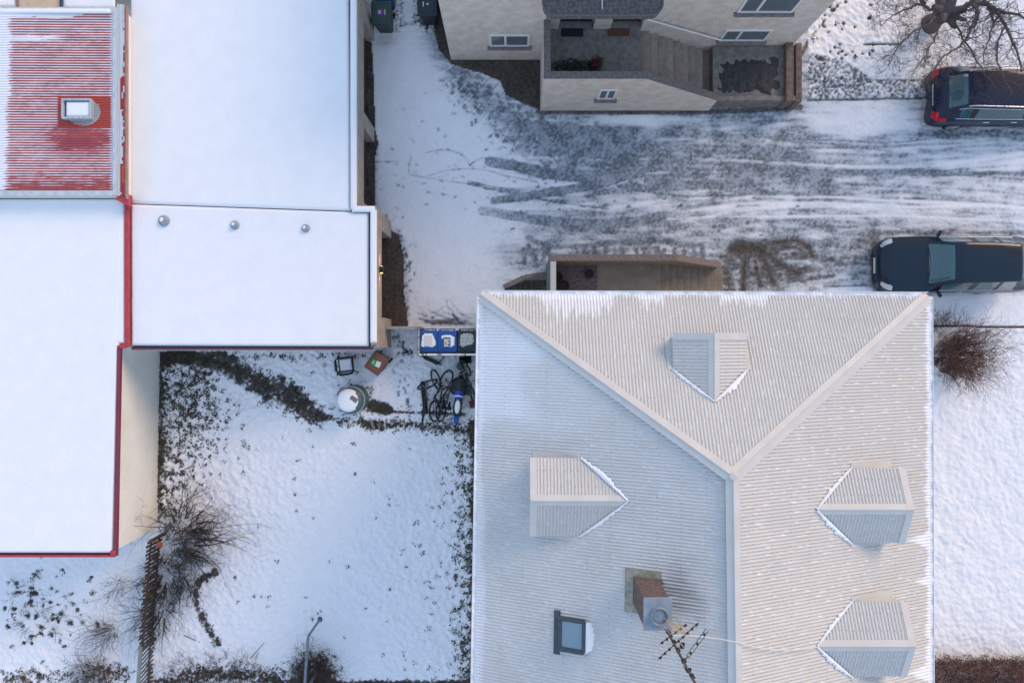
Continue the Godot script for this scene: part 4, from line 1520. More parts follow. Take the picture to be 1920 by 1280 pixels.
# ---------------------------------------------------------------- the snowed-in house with red trim and the red roof
func build_left_house() -> void:
	var h := thing("cream_house", "long cream walled building with snow covered flat roof and red edging", "building", Vector3(-15, 0, 1))
	var wall := mottled("cream_wall", s8(230, 230, 221), s8(241, 241, 234), 1.2, 0.85, 0.2, 39)
	var y := 2.86
	var ne := W(240, 372, y)
	var mid := W(240, 646, y)
	var mid2 := W(225.5, 651, y)
	var se := W(218, 1041, y)
	var mb := MB.new()
	mb.prism(PackedVector2Array([Vector2(-19.5, -4.6), Vector2(-11.5, -4.6), Vector2(-11.5, 0.2), Vector2(-11.84, 0.2), Vector2(-11.95, se.z - 0.12), Vector2(-19.5, se.z - 0.12)]), 0.0, y - 0.03)
	part(h, "wall", mb, wall)
	mb = MB.new()
	mb.prism(PackedVector2Array([Vector2(-19.6, -4.3), Vector2(ne.x, -4.3), Vector2(mid.x, mid.z), Vector2(mid2.x, mid.z), Vector2(se.x, se.z), Vector2(-19.6, se.z)]), y - 0.028, y)
	part(h, "roof_slab", mb, paint("felt", s8(62, 60, 66), 0.9))
	snow_on(h, "roof_snow", blanket(W(-70, 373, y), W(234, 373, y), W(213, 1036, y), W(-70, 1036, y), 0.10, 0.2, 0.10, 20.0))
	snow_on(h, "roof_snow", blanket(W(221, 373, y), W(235.5, 373, y), W(235.5, 644, y), W(216, 644, y), 0.094, 0.1, 0.06, 22.0))
	var red := mottled("red_flashing", s8(166, 50, 62), s8(192, 70, 82), 0.3, 0.5, 0.0, 40)
	var maroon := mottled("maroon_flashing", s8(112, 46, 62), s8(134, 58, 74), 0.3, 0.5, 0.0, 41)
	for q in [[ne, mid, red, 0.115], [mid + Vector3(0.05, 0, 0), mid2 - Vector3(0.04, 0, 0), red, 0.12], [mid2, se, maroon, 0.10], [se, W(-60, 1041, y), red, 0.05]]:
		mb = MB.new()
		mb.between(q[0] + Vector3.UP * 0.05, q[1] + Vector3.UP * 0.05, q[3], 0.15, 0.012)
		part(h, "edge_flashing", mb, q[2])
	mb = MB.new()
	mb.box(W(214, 1036, y) + Vector3(0.01, 0.08, -0.02), Vector3(0.16, 0.12, 0.16), 0.02)
	part(h, "corner_piece", mb, red)
	# ---- the red corrugated roof, higher, in a pale metal frame
	var y2 := 3.30
	var s := thing("red_roof_shed", "lean-to with rusty red corrugated roof streaked with snow", "building", Vector3(-14, 0, -8.0))
	var a := W(212, 27, y2)
	var b := W(212, 357, y2)
	mb = MB.new()
	mb.prism(PackedVector2Array([Vector2(-19.5, a.z - 0.1), Vector2(a.x + 0.3, a.z - 0.1), Vector2(a.x + 0.3, b.z + 0.15), Vector2(-19.5, b.z + 0.15)]), 0.0, y2 - 0.06)
	part(s, "wall", mb, wall)
	var V := Vector3(0, 0, 1)
	var U := Vector3(-1, 0.02, 0).normalized()
	var len := b.z - a.z
	var poly := [Vector2(0, 0), Vector2(0, len), Vector2(5.6, len), Vector2(5.6, 0)]
	var k := 0
	var v0 := 0.0
	while v0 < len - 0.01:
		var v1 := minf(v0 + 0.76, len)
		mb = corrugated(poly, a, U, V, v0, v1, shade_red, 0.0755, 0.010, 0.05, 8)
		part(s, "roof_sheet", mb, tinted("red_sheet", 0.7))
		v0 = v1
	var frame := mottled("pale_frame", s8(168, 182, 192), s8(206, 214, 220), 0.3, 0.55, 0.0, 42)
	mb = MB.new()
	mb.box(Vector3(a.x + 0.055, y2 + 0.02, (a.z + b.z) * 0.5 - 0.02), Vector3(0.11, 0.09, len + 0.36), 0.012)
	part(s, "frame_rail", mb, frame)
	mb = MB.new()
	mb.box(Vector3(a.x - 2.9, y2 + 0.02, b.z + 0.095), Vector3(5.8, 0.09, 0.17), 0.012)
	part(s, "frame_rail", mb, frame)
	mb = MB.new()
	mb.box(Vector3(a.x - 2.9, y2 + 0.02, a.z - 0.10), Vector3(5.8, 0.10, 0.19), 0.012)
	part(s, "frame_rail", mb, frame)
	snow_on(s, "frame_snow", blanket(W(-60, 16, y2 + 0.07), W(206, 16, y2 + 0.07), W(206, 25, y2 + 0.07), W(-60, 25, y2 + 0.07), 0.03, 0.1, 0.05, 25.0))
	# rusty channel between the roof and the garages
	mb = MB.new()
	mb.col = Color(1, 1, 1)
	var gx0 := a.x + 0.112
	var gx1 := a.x + 0.36
	var steps := 120
	for i in steps:
		var z0 := a.z - 0.3 + (len + 0.45) * i / steps
		var z1 := a.z - 0.3 + (len + 0.45) * (i + 1) / steps
		for j in 6:
			var xa := lerpf(gx0, gx1, j / 6.0)
			var xb := lerpf(gx0, gx1, (j + 1) / 6.0)
			var ya := y2 - 0.01 + (0.02 if j == 0 else 0.0)
			var py := 640.0 + z0 * FOCAL / (CAM_H - y2)
			var n := nz_a.get_noise_2d(z0 * 28.0, j * 9.0) + 0.5 * nz_c.get_noise_2d(z0 * 60.0, j * 26.0)
			var c := lin(178, 192, 204)
			if j >= 2:
				var t := n + (0.35 if j >= 4 else 0.0) + (0.6 if py > 305.0 and py < 345.0 else 0.0) - (0.5 if py < 50.0 else 0.0)
				if t > 0.28:
					c = lin(158, 62, 46).lerp(lin(150, 44, 56), clampf(0.5 + n, 0.0, 1.0))
				elif n < -0.12 or j == 2:
					c = lin(198, 206, 214)
				if py > 308.0 and py < 340.0 and j >= 3:
					c = lin(168, 84, 52)
			if j == 5:
				c = lin(170, 60, 60).lerp(lin(186, 140, 116), clampf(0.5 + n * 1.2, 0.0, 1.0))
			mb.col = c
			mb.quad(Vector3(xa, ya, z0), Vector3(xa, ya, z1), Vector3(xb, y2 - 0.01, z1), Vector3(xb, y2 - 0.01, z0))
	part(s, "gutter_channel", mb, tinted("rust_channel", 0.7))
	mb = MB.new()
	mb.box(Vector3(gx1 + 0.03, y2 - 0.02, (a.z + b.z) * 0.5), Vector3(0.05, 0.10, len + 0.5), 0.008)
	part(s, "frame_rail", mb, mottled("peeling", s8(150, 120, 108), s8(186, 150, 136), 0.2, 0.8, 0.2, 43))
	mb = MB.new()
	mb.prism(PackedVector2Array([Vector2(gx0 - 0.12, b.z + 0.22), Vector2(gx1 + 0.05, b.z + 0.10), Vector2(gx1 + 0.05, b.z + 0.44), Vector2(gx0 + 0.12, b.z + 0.36)]), y2 - 0.30, y2 - 0.05)
	part(s, "corner_flashing", mb, red)
	# the vent hood on the red roof
	var vp := W(145, 205, y2 + 0.1)
	vp.y = y2 - 0.01
	var vt := thing("vent_hood", "pale metal vent box on the red corrugated roof", "vent", vp)
	var gm := mottled("vent_hood_metal", s8(150, 164, 176), s8(196, 206, 214), 0.12, 0.5, 0.0, 44)
	mb = MB.new()
	for q in [[Vector3(0, 0.11, -0.27), Vector3(0.86, 0.20, 0.06)], [Vector3(0, 0.11, 0.27), Vector3(0.86, 0.20, 0.06)], [Vector3(-0.41, 0.11, 0), Vector3(0.06, 0.20, 0.50)], [Vector3(0.41, 0.11, 0), Vector3(0.06, 0.20, 0.50)]]:
		mb.box(vp + q[0], q[1], 0.012)
	part(vt, "box_rim", mb, gm)
	mb = MB.new()
	mb.box(vp + Vector3(0, 0.06, 0), Vector3(0.78, 0.10, 0.48), 0.004)
	part(vt, "inner_tray", mb, paint("dark_steel", s8(74, 92, 112), 0.5))
	mb = blanket(vp + Vector3(-0.33, 0.11, -0.22), vp + Vector3(0.38, 0.11, -0.22), vp + Vector3(0.38, 0.11, 0.22), vp + Vector3(-0.33, 0.11, 0.22), 0.05, 0.06, 0.06, 9.0, 0.02)
	part(vt, "snow_fill", mb, snow_mat()).set_meta("kind", "stuff")
	mb = MB.new()
	var pts := PackedVector2Array()
	for i in 24:
		var t := TAU * i / 24.0
		pts.append(Vector2(vp.x + 0.12 + 0.50 * cos(t), vp.z + 0.06 + 0.40 * sin(t)))
	mb.prism(pts, y2 - 0.012, y2 + 0.026)
	for i in 5:
		mb.tube([vp + Vector3(0.44, 0.03, -0.16 + i * 0.075), vp + Vector3(0.60, 0.03, -0.16 + i * 0.075)], [0.018, 0.014], 6)
	part(vt, "apron", mb, mottled("vent_apron", s8(138, 142, 140), s8(176, 180, 182), 0.06, 0.7, 0.0, 45))
	# ---- the strip of terrace beyond it
	var tr := thing("roof_terrace", "snowy terrace edge behind the red corrugated roof", "terrace", Vector3(-14, 0, -12.2))
	mb = MB.new()
	mb.box(Vector3(-15.2, 1.55, -12.7), Vector3(8.4, 3.1, 3.6), 0.01)
	part(tr, "slab", mb, wall)
	snow_on(tr, "terrace_snow", blanket(W(-60, -80, 3.1), W(30, -80, 3.1), W(30, 14, 3.1), W(-60, 14, 3.1), 0.06, 0.2, 0.08, 51.0))
	snow_on(tr, "terrace_snow", blanket(W(118, -80, 3.1), W(215, -80, 3.1), W(215, 14, 3.1), W(118, 14, 3.1), 0.03, 0.1, 0.08, 52.0, 0.02))
	mb = MB.new()
	mb.box(W(74, -30, 3.12), Vector3(1.25, 0.05, 1.4), 0.01)
	part(tr, "tan_board", mb, mottled("tan_board", s8(196, 172, 146), s8(216, 196, 172), 0.4, 0.8, 0.0, 46))
	for q in [[32, s8(132, 116, 110), 0.05], [114, s8(52, 52, 96), 0.06]]:
		mb = MB.new()
		mb.between(W(q[0], -70, 3.17), W(q[0], 13, 3.17), q[2], 0.08, 0.006)
		part(tr, "rail", mb, paint("rail%d" % q[0], q[1], 0.6))

func shade_red(p: Vector3, u: float, v: float, w: float) -> Color:
	var qx := 960.0 + p.x * FOCAL / (CAM_H - p.y)
	var qy := 640.0 + p.z * FOCAL / (CAM_H - p.y)
	var n := nz_a.get_noise_2d(qx * 0.8, qy * 2.0)
	var m := nz_c.get_noise_2d(qx * 1.2, qy * 5.0)
	var red := lin(150, 70, 79).lerp(lin(170, 84, 87), clampf(0.5 + n + 0.4 * m, 0.0, 1.0))
	if qx > 108.0 and qx < 208.0 and qy > 180.0 and qy < 240.0:
		red = red.lerp(lin(176, 66, 46), 0.7 + 0.6 * m)
	# snow: in the valleys mostly, whole bands along the far edges
	var lie := -0.13 + n * 0.16 + m * 0.20
	lie += 1.6 * (1.0 - sm(2.0, 18.0, qx + m * 10.0 - (6.0 if qy < 180.0 else 0.0)))
	lie += 0.9 * sm(203.0, 211.0, qx)
	lie += 1.5 * (1.0 - sm(30.0, 35.0, qy + n * 6.0 + maxf(qx - 60.0, 0.0) * 0.04))
	lie += 0.9 * (1.0 - sm(2.0, 7.0, absf(qy - 71.0 + n * 4.0))) * (1.0 - sm(90.0, 130.0, qx))
	lie -= 0.45 * sm(325.0, 352.0, qy + n * 30.0)
	if qx > 108.0 and qx < 206.0 and qy > 180.0 and qy < 240.0:
		lie -= 1.5
	lie -= 0.5 * (1.0 - sm(20.0, 90.0, Vector2(qx - 150.0, (qy - 258.0) * 2.0).length()))
	lie += 0.08 * (1.0 - sm(40.0, 110.0, qy)) + 0.06 * (1.0 - sm(60.0, 140.0, qx))
	var k := sm(-0.12, 0.22, lie - w * 0.62 - 0.14)
	var c := red.lerp(Color(0.80, 0.83, 0.88), k)
	c.a = 1.0
	return c

# ---------------------------------------------------------------- the plastered house at the top
func window_in(parent: Node3D, a: Vector3, b: Vector3, split: float, sill := true) -> void:
	# a: lower west corner, b: upper east corner, both on the wall face (facing +z)
	var white := paint("white_paint", s8(226, 226, 224), 0.5)
	var t := 0.075
	var z := a.z + 0.012
	var mb := MB.new()
	mb.box(Vector3((a.x + b.x) * 0.5, b.y - t * 0.5, z), Vector3(b.x - a.x, t, 0.05), 0.006)
	mb.box(Vector3((a.x + b.x) * 0.5, a.y + t * 0.5, z), Vector3(b.x - a.x, t, 0.05), 0.006)
	for x in [a.x + t * 0.5, lerpf(a.x, b.x, split), b.x - t * 0.5]:
		mb.box(Vector3(x, (a.y + b.y) * 0.5, z), Vector3(t, b.y - a.y - 2.0 * t, 0.05), 0.006)
	var w := part(parent, "window", mb, white)
	var sp := lerpf(a.x, b.x, split)
	for q in [[a.x + t, sp - t * 0.5], [sp + t * 0.5, b.x - t]]:
		mb = MB.new()
		mb.box(Vector3((q[0] + q[1]) * 0.5, (a.y + b.y) * 0.5, z - 0.004), Vector3(q[1] - q[0], b.y - a.y - 2.0 * t, 0.01), 0.002)
		part(w, "pane", mb, window_glass())
	if sill:
		mb = MB.new()
		mb.box(Vector3((a.x + b.x) * 0.5, a.y - 0.05, a.z + 0.05), Vector3(b.x - a.x + 0.14, 0.08, 0.16), 0.012)
		part(w, "sill", mb, dark_concrete())

func window_glass() -> StandardMaterial3D:
	return paint("window_glass", s8(100, 113, 121), 0.08)

func build_upper_house() -> void:
	var h := thing("plastered_house", "grey beige plastered house with porch, seen from its entrance side", "house", Vector3(3.5, 0, -15))
	var wall := stucco()
	var xl := -2.05
	var xr := 9.20
	var zl := -9.47
	var zr := -9.70
	var mb := MB.new()
	mb.prism(PackedVector2Array([Vector2(xl, zl), Vector2(1.0, zl), Vector2(1.0, zr), Vector2(1.45, zr), Vector2(1.45, zr - 0.26), Vector2(2.52, zr - 0.26), Vector2(2.52, zr), Vector2(3.05, zr), Vector2(3.05, zr - 0.26), Vector2(4.0, zr - 0.26), Vector2(4.0, zr), Vector2(xr, zr), Vector2(xr, -19.5), Vector2(xl, -19.5)]), 0.0, 6.6)
	part(h, "wall", mb, wall)
	# a hipped roof beyond the picture's edge
	mb = MB.new()
	var e := 6.6
	var A := Vector3(xl - 0.4, e, zl + 0.02)
	var B := Vector3(xr + 0.4, e, zl + 0.02)
	var C := Vector3(xr + 0.4, e, -19.9)
	var D := Vector3(xl - 0.4, e, -19.9)
	var R0 := Vector3((xl + xr) * 0.5, 9.0, -13.5)
	var R1 := Vector3((xl + xr) * 0.5, 9.0, -16.0)
	mb.tri(A, B, R0)
	mb.quad(B, C, R1, R0)
	mb.tri(C, D, R1)
	mb.quad(D, A, R0, R1)
	mb.quad(D, C, B, A)
	part(h, "roof", mb, mats["cap"])
	window_in(h, Vector3(-0.72, 1.24, zl), Vector3(0.56, 2.14, zl), 0.40)
	window_in(h, Vector3(6.66, 1.10, zr), Vector3(8.14, 1.95, zr), 0.36)
	window_in(h, Vector3(6.62, 3.24, zr), Vector3(8.26, 4.55, zr), 0.34)
	# doors in their recesses
	for q in [[1.98, s8(30, 40, 52), "navy front door"], [3.52, s8(84, 56, 42), "brown front door"]]:
		mb = MB.new()
		mb.box(Vector3(q[0], 3.05, zr - 0.23), Vector3(0.98, 2.1, 0.05), 0.006)
		var d := part(h, "door", mb, paint("door%d" % int(q[0]), q[1], 0.5))
		d.set_meta("label", q[2])
		mb = MB.new()
		mb.box(Vector3(q[0], 2.03, zr - 0.12), Vector3(1.0, 0.06, 0.22), 0.006)
		part(d, "threshold", mb, dark_concrete())
		mb = MB.new()
		mb.lathe(Vector3(q[0] + 0.38, 3.0, zr - 0.17), [[0.0, -0.03], [0.028, -0.01], [0.028, 0.01], [0.0, 0.03]], 10)
		part(d, "knob", mb, paint("steel", s8(120, 124, 128), 0.4, 0.6))
	# the porch canopy with rounded corners
	mb = MB.new()
	var pts := PackedVector2Array()
	var cx0 := 0.84
	var cx1 := 4.10
	var zf := -8.86
	pts.append(Vector2(cx0, zr + 0.01))
	for i in 7:
		var t := PI - PI * 0.5 * i / 6.0
		pts.append(Vector2(cx0 + 0.32 + 0.32 * cos(t), zf - 0.32 + 0.32 * sin(t)))
	for i in 7:
		var t := PI * 0.5 - PI * 0.5 * i / 6.0
		pts.append(Vector2(cx1 - 0.32 + 0.32 * cos(t), zf - 0.32 + 0.32 * sin(t)))
	pts.append(Vector2(cx1, zr + 0.01))
	mb.prism(pts, 4.74, 4.98)
	var cn := part(h, "canopy", mb, mottled("canopy_concrete", s8(76, 76, 80), s8(128, 127, 128), 0.14, 0.95, 0.7, 47))
	mb = MB.new()
	for i in pts.size() - 1:
		mb.between(Vector3(pts[i].x, 5.0, pts[i].y), Vector3(pts[i + 1].x, 5.0, pts[i + 1].y), 0.05, 0.05, 0.008)
	part(cn, "canopy_rim", mb, mottled("rim_concrete", s8(92, 90, 92), s8(124, 120, 120), 0.1, 0.9, 0.4, 48))
	mb = MB.new()
	mb.tube([Vector3(2.45, 5.02, -9.5), Vector3(2.45, 5.02, -9.02)], [0.018, 0.018], 6)
	part(cn, "pipe", mb, paint("white_paint", s8(226, 226, 224), 0.5))
	# landing, stair and parapets
	var ld := thing("porch_stair", "plastered landing and stair with sloping parapet before the front doors", "stair", Vector3(3.5, 0, -8.7))
	var zo := -7.76
	var fl := 2.0
	var tan := mottled("stair_concrete", s8(132, 121, 113), s8(160, 148, 138), 0.4, 0.9, 0.4, 49)
	mb = MB.new()
	mb.box(Vector3(2.50, fl * 0.5, (zr - 0.3 + zo) * 0.5 - 0.05), Vector3(2.96, fl, zo - zr + 0.2), 0.01)
	part(ld, "landing", mb, dark_concrete())
	var n := 9
	for k in n:
		mb = MB.new()
		var top := fl * (n - k) / (n + 1)
		mb.box(Vector3(3.98 + 0.289 * (k + 0.5), top * 0.5, (zr + zo) * 0.5 - 0.05), Vector3(0.287, top, zo - zr - 0.1), 0.014)
		mb.box(Vector3(3.98 + 0.289 * (k + 0.5) + 0.014, top + 0.02, (zr + zo) * 0.5 - 0.05), Vector3(0.302, 0.045, zo - zr - 0.1), 0.012)
		part(ld, "step", mb, tan if k % 2 == 0 else mottled("stair_concrete_pale", s8(142, 129, 119), s8(170, 156, 145), 0.25, 0.9, 0.4, 55))
	mb = MB.new()
	var sec := [[0.95, 3.2], [3.98, 3.2], [6.62, 1.12]]
	var zi := zo - 0.18
	for k in 2:
		var a: Array = sec[k]
		var b: Array = sec[k + 1]
		mb.quad(Vector3(a[0], a[1], zi), Vector3(a[0], a[1], zo), Vector3(b[0], b[1], zo), Vector3(b[0], b[1], zi))
		mb.quad(Vector3(a[0], 0, zo), Vector3(b[0], 0, zo), Vector3(b[0], b[1], zo), Vector3(a[0], a[1], zo))
		mb.quad(Vector3(b[0], 0, zi), Vector3(a[0], 0, zi), Vector3(a[0], a[1], zi), Vector3(b[0], b[1], zi))
	mb.quad(Vector3(6.62, 0, zo), Vector3(6.62, 0, zi), Vector3(6.62, 1.12, zi), Vector3(6.62, 1.12, zo))
	mb.quad(Vector3(0.95, 0, zl), Vector3(0.95, 0, zo), Vector3(0.95, 3.2, zo), Vector3(0.95, 3.2, zl))
	mb.quad(Vector3(1.13, 0, zo), Vector3(1.13, 0, zl), Vector3(1.13, 3.2, zl), Vector3(1.13, 3.2, zo))
	mb.quad(Vector3(0.95, 3.2, zl), Vector3(0.95, 3.2, zo - 0.18), Vector3(1.13, 3.2, zo - 0.18), Vector3(1.13, 3.2, zl))
	part(ld, "parapet", mb, wall)
	mb = MB.new()
	mb.between(Vector3(0.93, 3.22, zo - 0.09), Vector3(3.98, 3.22, zo - 0.09), 0.22, 0.045, 0.01)
	mb.between(Vector3(3.97, 3.22, zo - 0.09), Vector3(6.63, 1.14, zo - 0.09), 0.22, 0.045, 0.01)
	mb.between(Vector3(1.04, 3.225, zl), Vector3(1.04, 3.225, zo - 0.2), 0.21, 0.045, 0.01)
	part(ld, "coping", mb, mottled("mossy_coping", s8(88, 84, 84), s8(134, 128, 124), 0.1, 0.9, 0.6, 50))
	window_in(ld, Vector3(2.70, 1.30, zo), Vector3(3.28, 2.20, zo), 0.5)
	# white handrail on the wall side
	var rail := thing("handrail", "white sloping handrail fixed to the plastered wall above the stair", "handrail", Vector3(5.5, 1.9, zr + 0.05))
	mb = MB.new()
	mb.tube([Vector3(4.03, 2.92, zr + 0.09), Vector3(6.72, 1.30, zr + 0.09)], [0.028, 0.028], 8)
	part(rail, "bar", mb, paint("white_paint", s8(226, 226, 224), 0.5))
	for t in [0.08, 0.5, 0.92]:
		mb = MB.new()
		var p := Vector3(4.03, 2.92, zr + 0.09).lerp(Vector3(6.72, 1.30, zr + 0.09), t)
		mb.between(p, p + Vector3(0, -0.02, -0.11), 0.025, 0.025)
		part(rail, "bracket", mb, paint("white_paint", s8(226, 226, 224), 0.5))
	# door mats
	for q in [[1073, 55, "dark navy door mat on the plastered landing", s8(24, 34, 46)], [1160, 54, "brown door mat on the plastered landing", s8(84, 58, 46)]]:
		var p := W(q[0], q[1], fl)
		var mt := MB.new()
		mt.box(p + Vector3.UP * 0.012, Vector3(0.68, 0.022, 0.46), 0.008)
		single("door_mat", mt, mottled("mat%d" % q[0], q[3], q[3] * 1.35, 0.06, 0.98, 0.4, 60 + int(q[0]) % 7), q[2], "mat", p, "mats before the front doors")
	# ---- the raised bed right of the stair
	var bed := thing("raised_bed", "raised earth bed in concrete kerbs beside the porch stair", "planter", Vector3(8, 0, -8.7))
	var bt := 0.78
	var zk := -7.88
	mb = MB.new()
	mb.box(Vector3(7.94, (bt - 0.1) * 0.5, (zr + zk) * 0.5), Vector3(2.72, bt - 0.1, zk - zr - 0.06), 0.01)
	part(bed, "paving", mb, dark_concrete())
	mb = MB.new()
	for i in 22:
		for j in 12:
			var a := []
			for o in [[0, 0], [0, 1], [1, 1], [1, 0]]:
				var gx: float = (i + o[0]) / 22.0
				var qx: float = 6.66 + 2.20 * gx
				var qz: float = zr + 0.46 - 0.20 * gx + 0.10 * nz_c.get_noise_1d(gx * 90.0) + (1.27 + 0.18 * gx) * (j + o[1]) / 12.0
				var ed := minf(minf(i + o[0], 22 - i - o[0]) / 4.0, minf(j + o[1], 12 - j - o[1]) / 3.0)
				a.append(Vector3(qx, bt - 0.16 + 0.12 * clampf(ed, 0, 1) + 0.09 * nz_c.get_noise_2d(qx * 60.0, qz * 60.0), qz))
			mb.quad(a[0], a[1], a[2], a[3])
	part(bed, "earth", mb, mottled("wet_earth", s8(46, 49, 54), s8(82, 79, 78), 0.08, 0.95, 0.8, 53))
	mb = MB.new()
	mb.box(Vector3(7.98, bt * 0.5, zk - 0.06), Vector3(2.70, bt, 0.16), 0.012)
	part(bed, "kerb", mb, dark_concrete())
	for q in [[9.02, 0.92, 0.24], [9.36, 0.8, 0.2]]:
		mb = MB.new()
		mb.box(Vector3(q[0], q[1] * 0.5, (zr + zk) * 0.5 + 0.02), Vector3(q[2], q[1], zk - zr + 0.1), 0.012)
		part(bed, "kerb", mb, mottled("brown_concrete", s8(92, 78, 72), s8(132, 116, 106), 0.2, 0.9, 0.5, 54))
	# plants on the landing
	var sp := W(1078, 118, fl + 0.2)
	sp.y = fl
	var sh := thing("evergreen_shrub", "low dark green shrub against the landing parapet", "shrub", sp)
	leafy(sh, sp + Vector3(0, 0.0, 0.1), Vector3(0.75, 0.36, 0.28), 700, 0.05, [Color(0.022, 0.034, 0.03), Color(0.04, 0.055, 0.045)], 71)
	var hp := W(1118, 119, fl + 0.2)
	hp.y = fl
	var hr := thing("red_heather", "round dark red heather in a pot on the plastered landing", "plant", hp)
	var pm := MB.new()
	pm.lathe(hp, [[0.0, 0.0], [0.13, 0.0], [0.17, 0.22], [0.15, 0.22], [0.0, 0.2]], 16)
	part(hr, "pot", pm, paint("dark_pot", s8(44, 36, 38), 0.7))
	leafy(hr, hp + Vector3(0, 0.16, 0), Vector3(0.24, 0.26, 0.24), 420, 0.035, [Color(0.09, 0.02, 0.022), Color(0.13, 0.035, 0.03)], 72)

# a rounded mass of small leaves round p, half sizes s
func leafy(parent: Node3D, p: Vector3, s: Vector3, count: int, size: float, cols: Array, sd: int, called := "foliage") -> void:
	var r := RandomNumberGenerator.new()
	r.seed = sd
	var mb := MB.new()
	for i in count:
		var d := Vector3(r.randfn(0, 1), absf(r.randfn(0, 1)), r.randfn(0, 1)).normalized() * pow(r.randf(), 0.4)
		var c := p + d * s * (1.0 + 0.3 * nz_c.get_noise_3d(d.x * 40, d.y * 40, d.z * 40 + sd))
		var n := (d + Vector3(r.randfn(0, 0.6), r.randfn(0, 0.6), r.randfn(0, 0.6))).normalized()
		var x := n.cross(Vector3(r.randfn(0, 1), r.randfn(0, 1), r.randfn(0, 1))).normalized() * size * r.randf_range(0.6, 1.2)
		var y := n.cross(x).normalized() * size * r.randf_range(0.35, 0.6)
		mb.col = cols[0].lerp(cols[1], r.randf())
		mb.tri(c - x, c + y, c + x)
		mb.tri(c - x, c + x, c - y)
	part(parent, called, mb, tinted("leaf", 0.8))

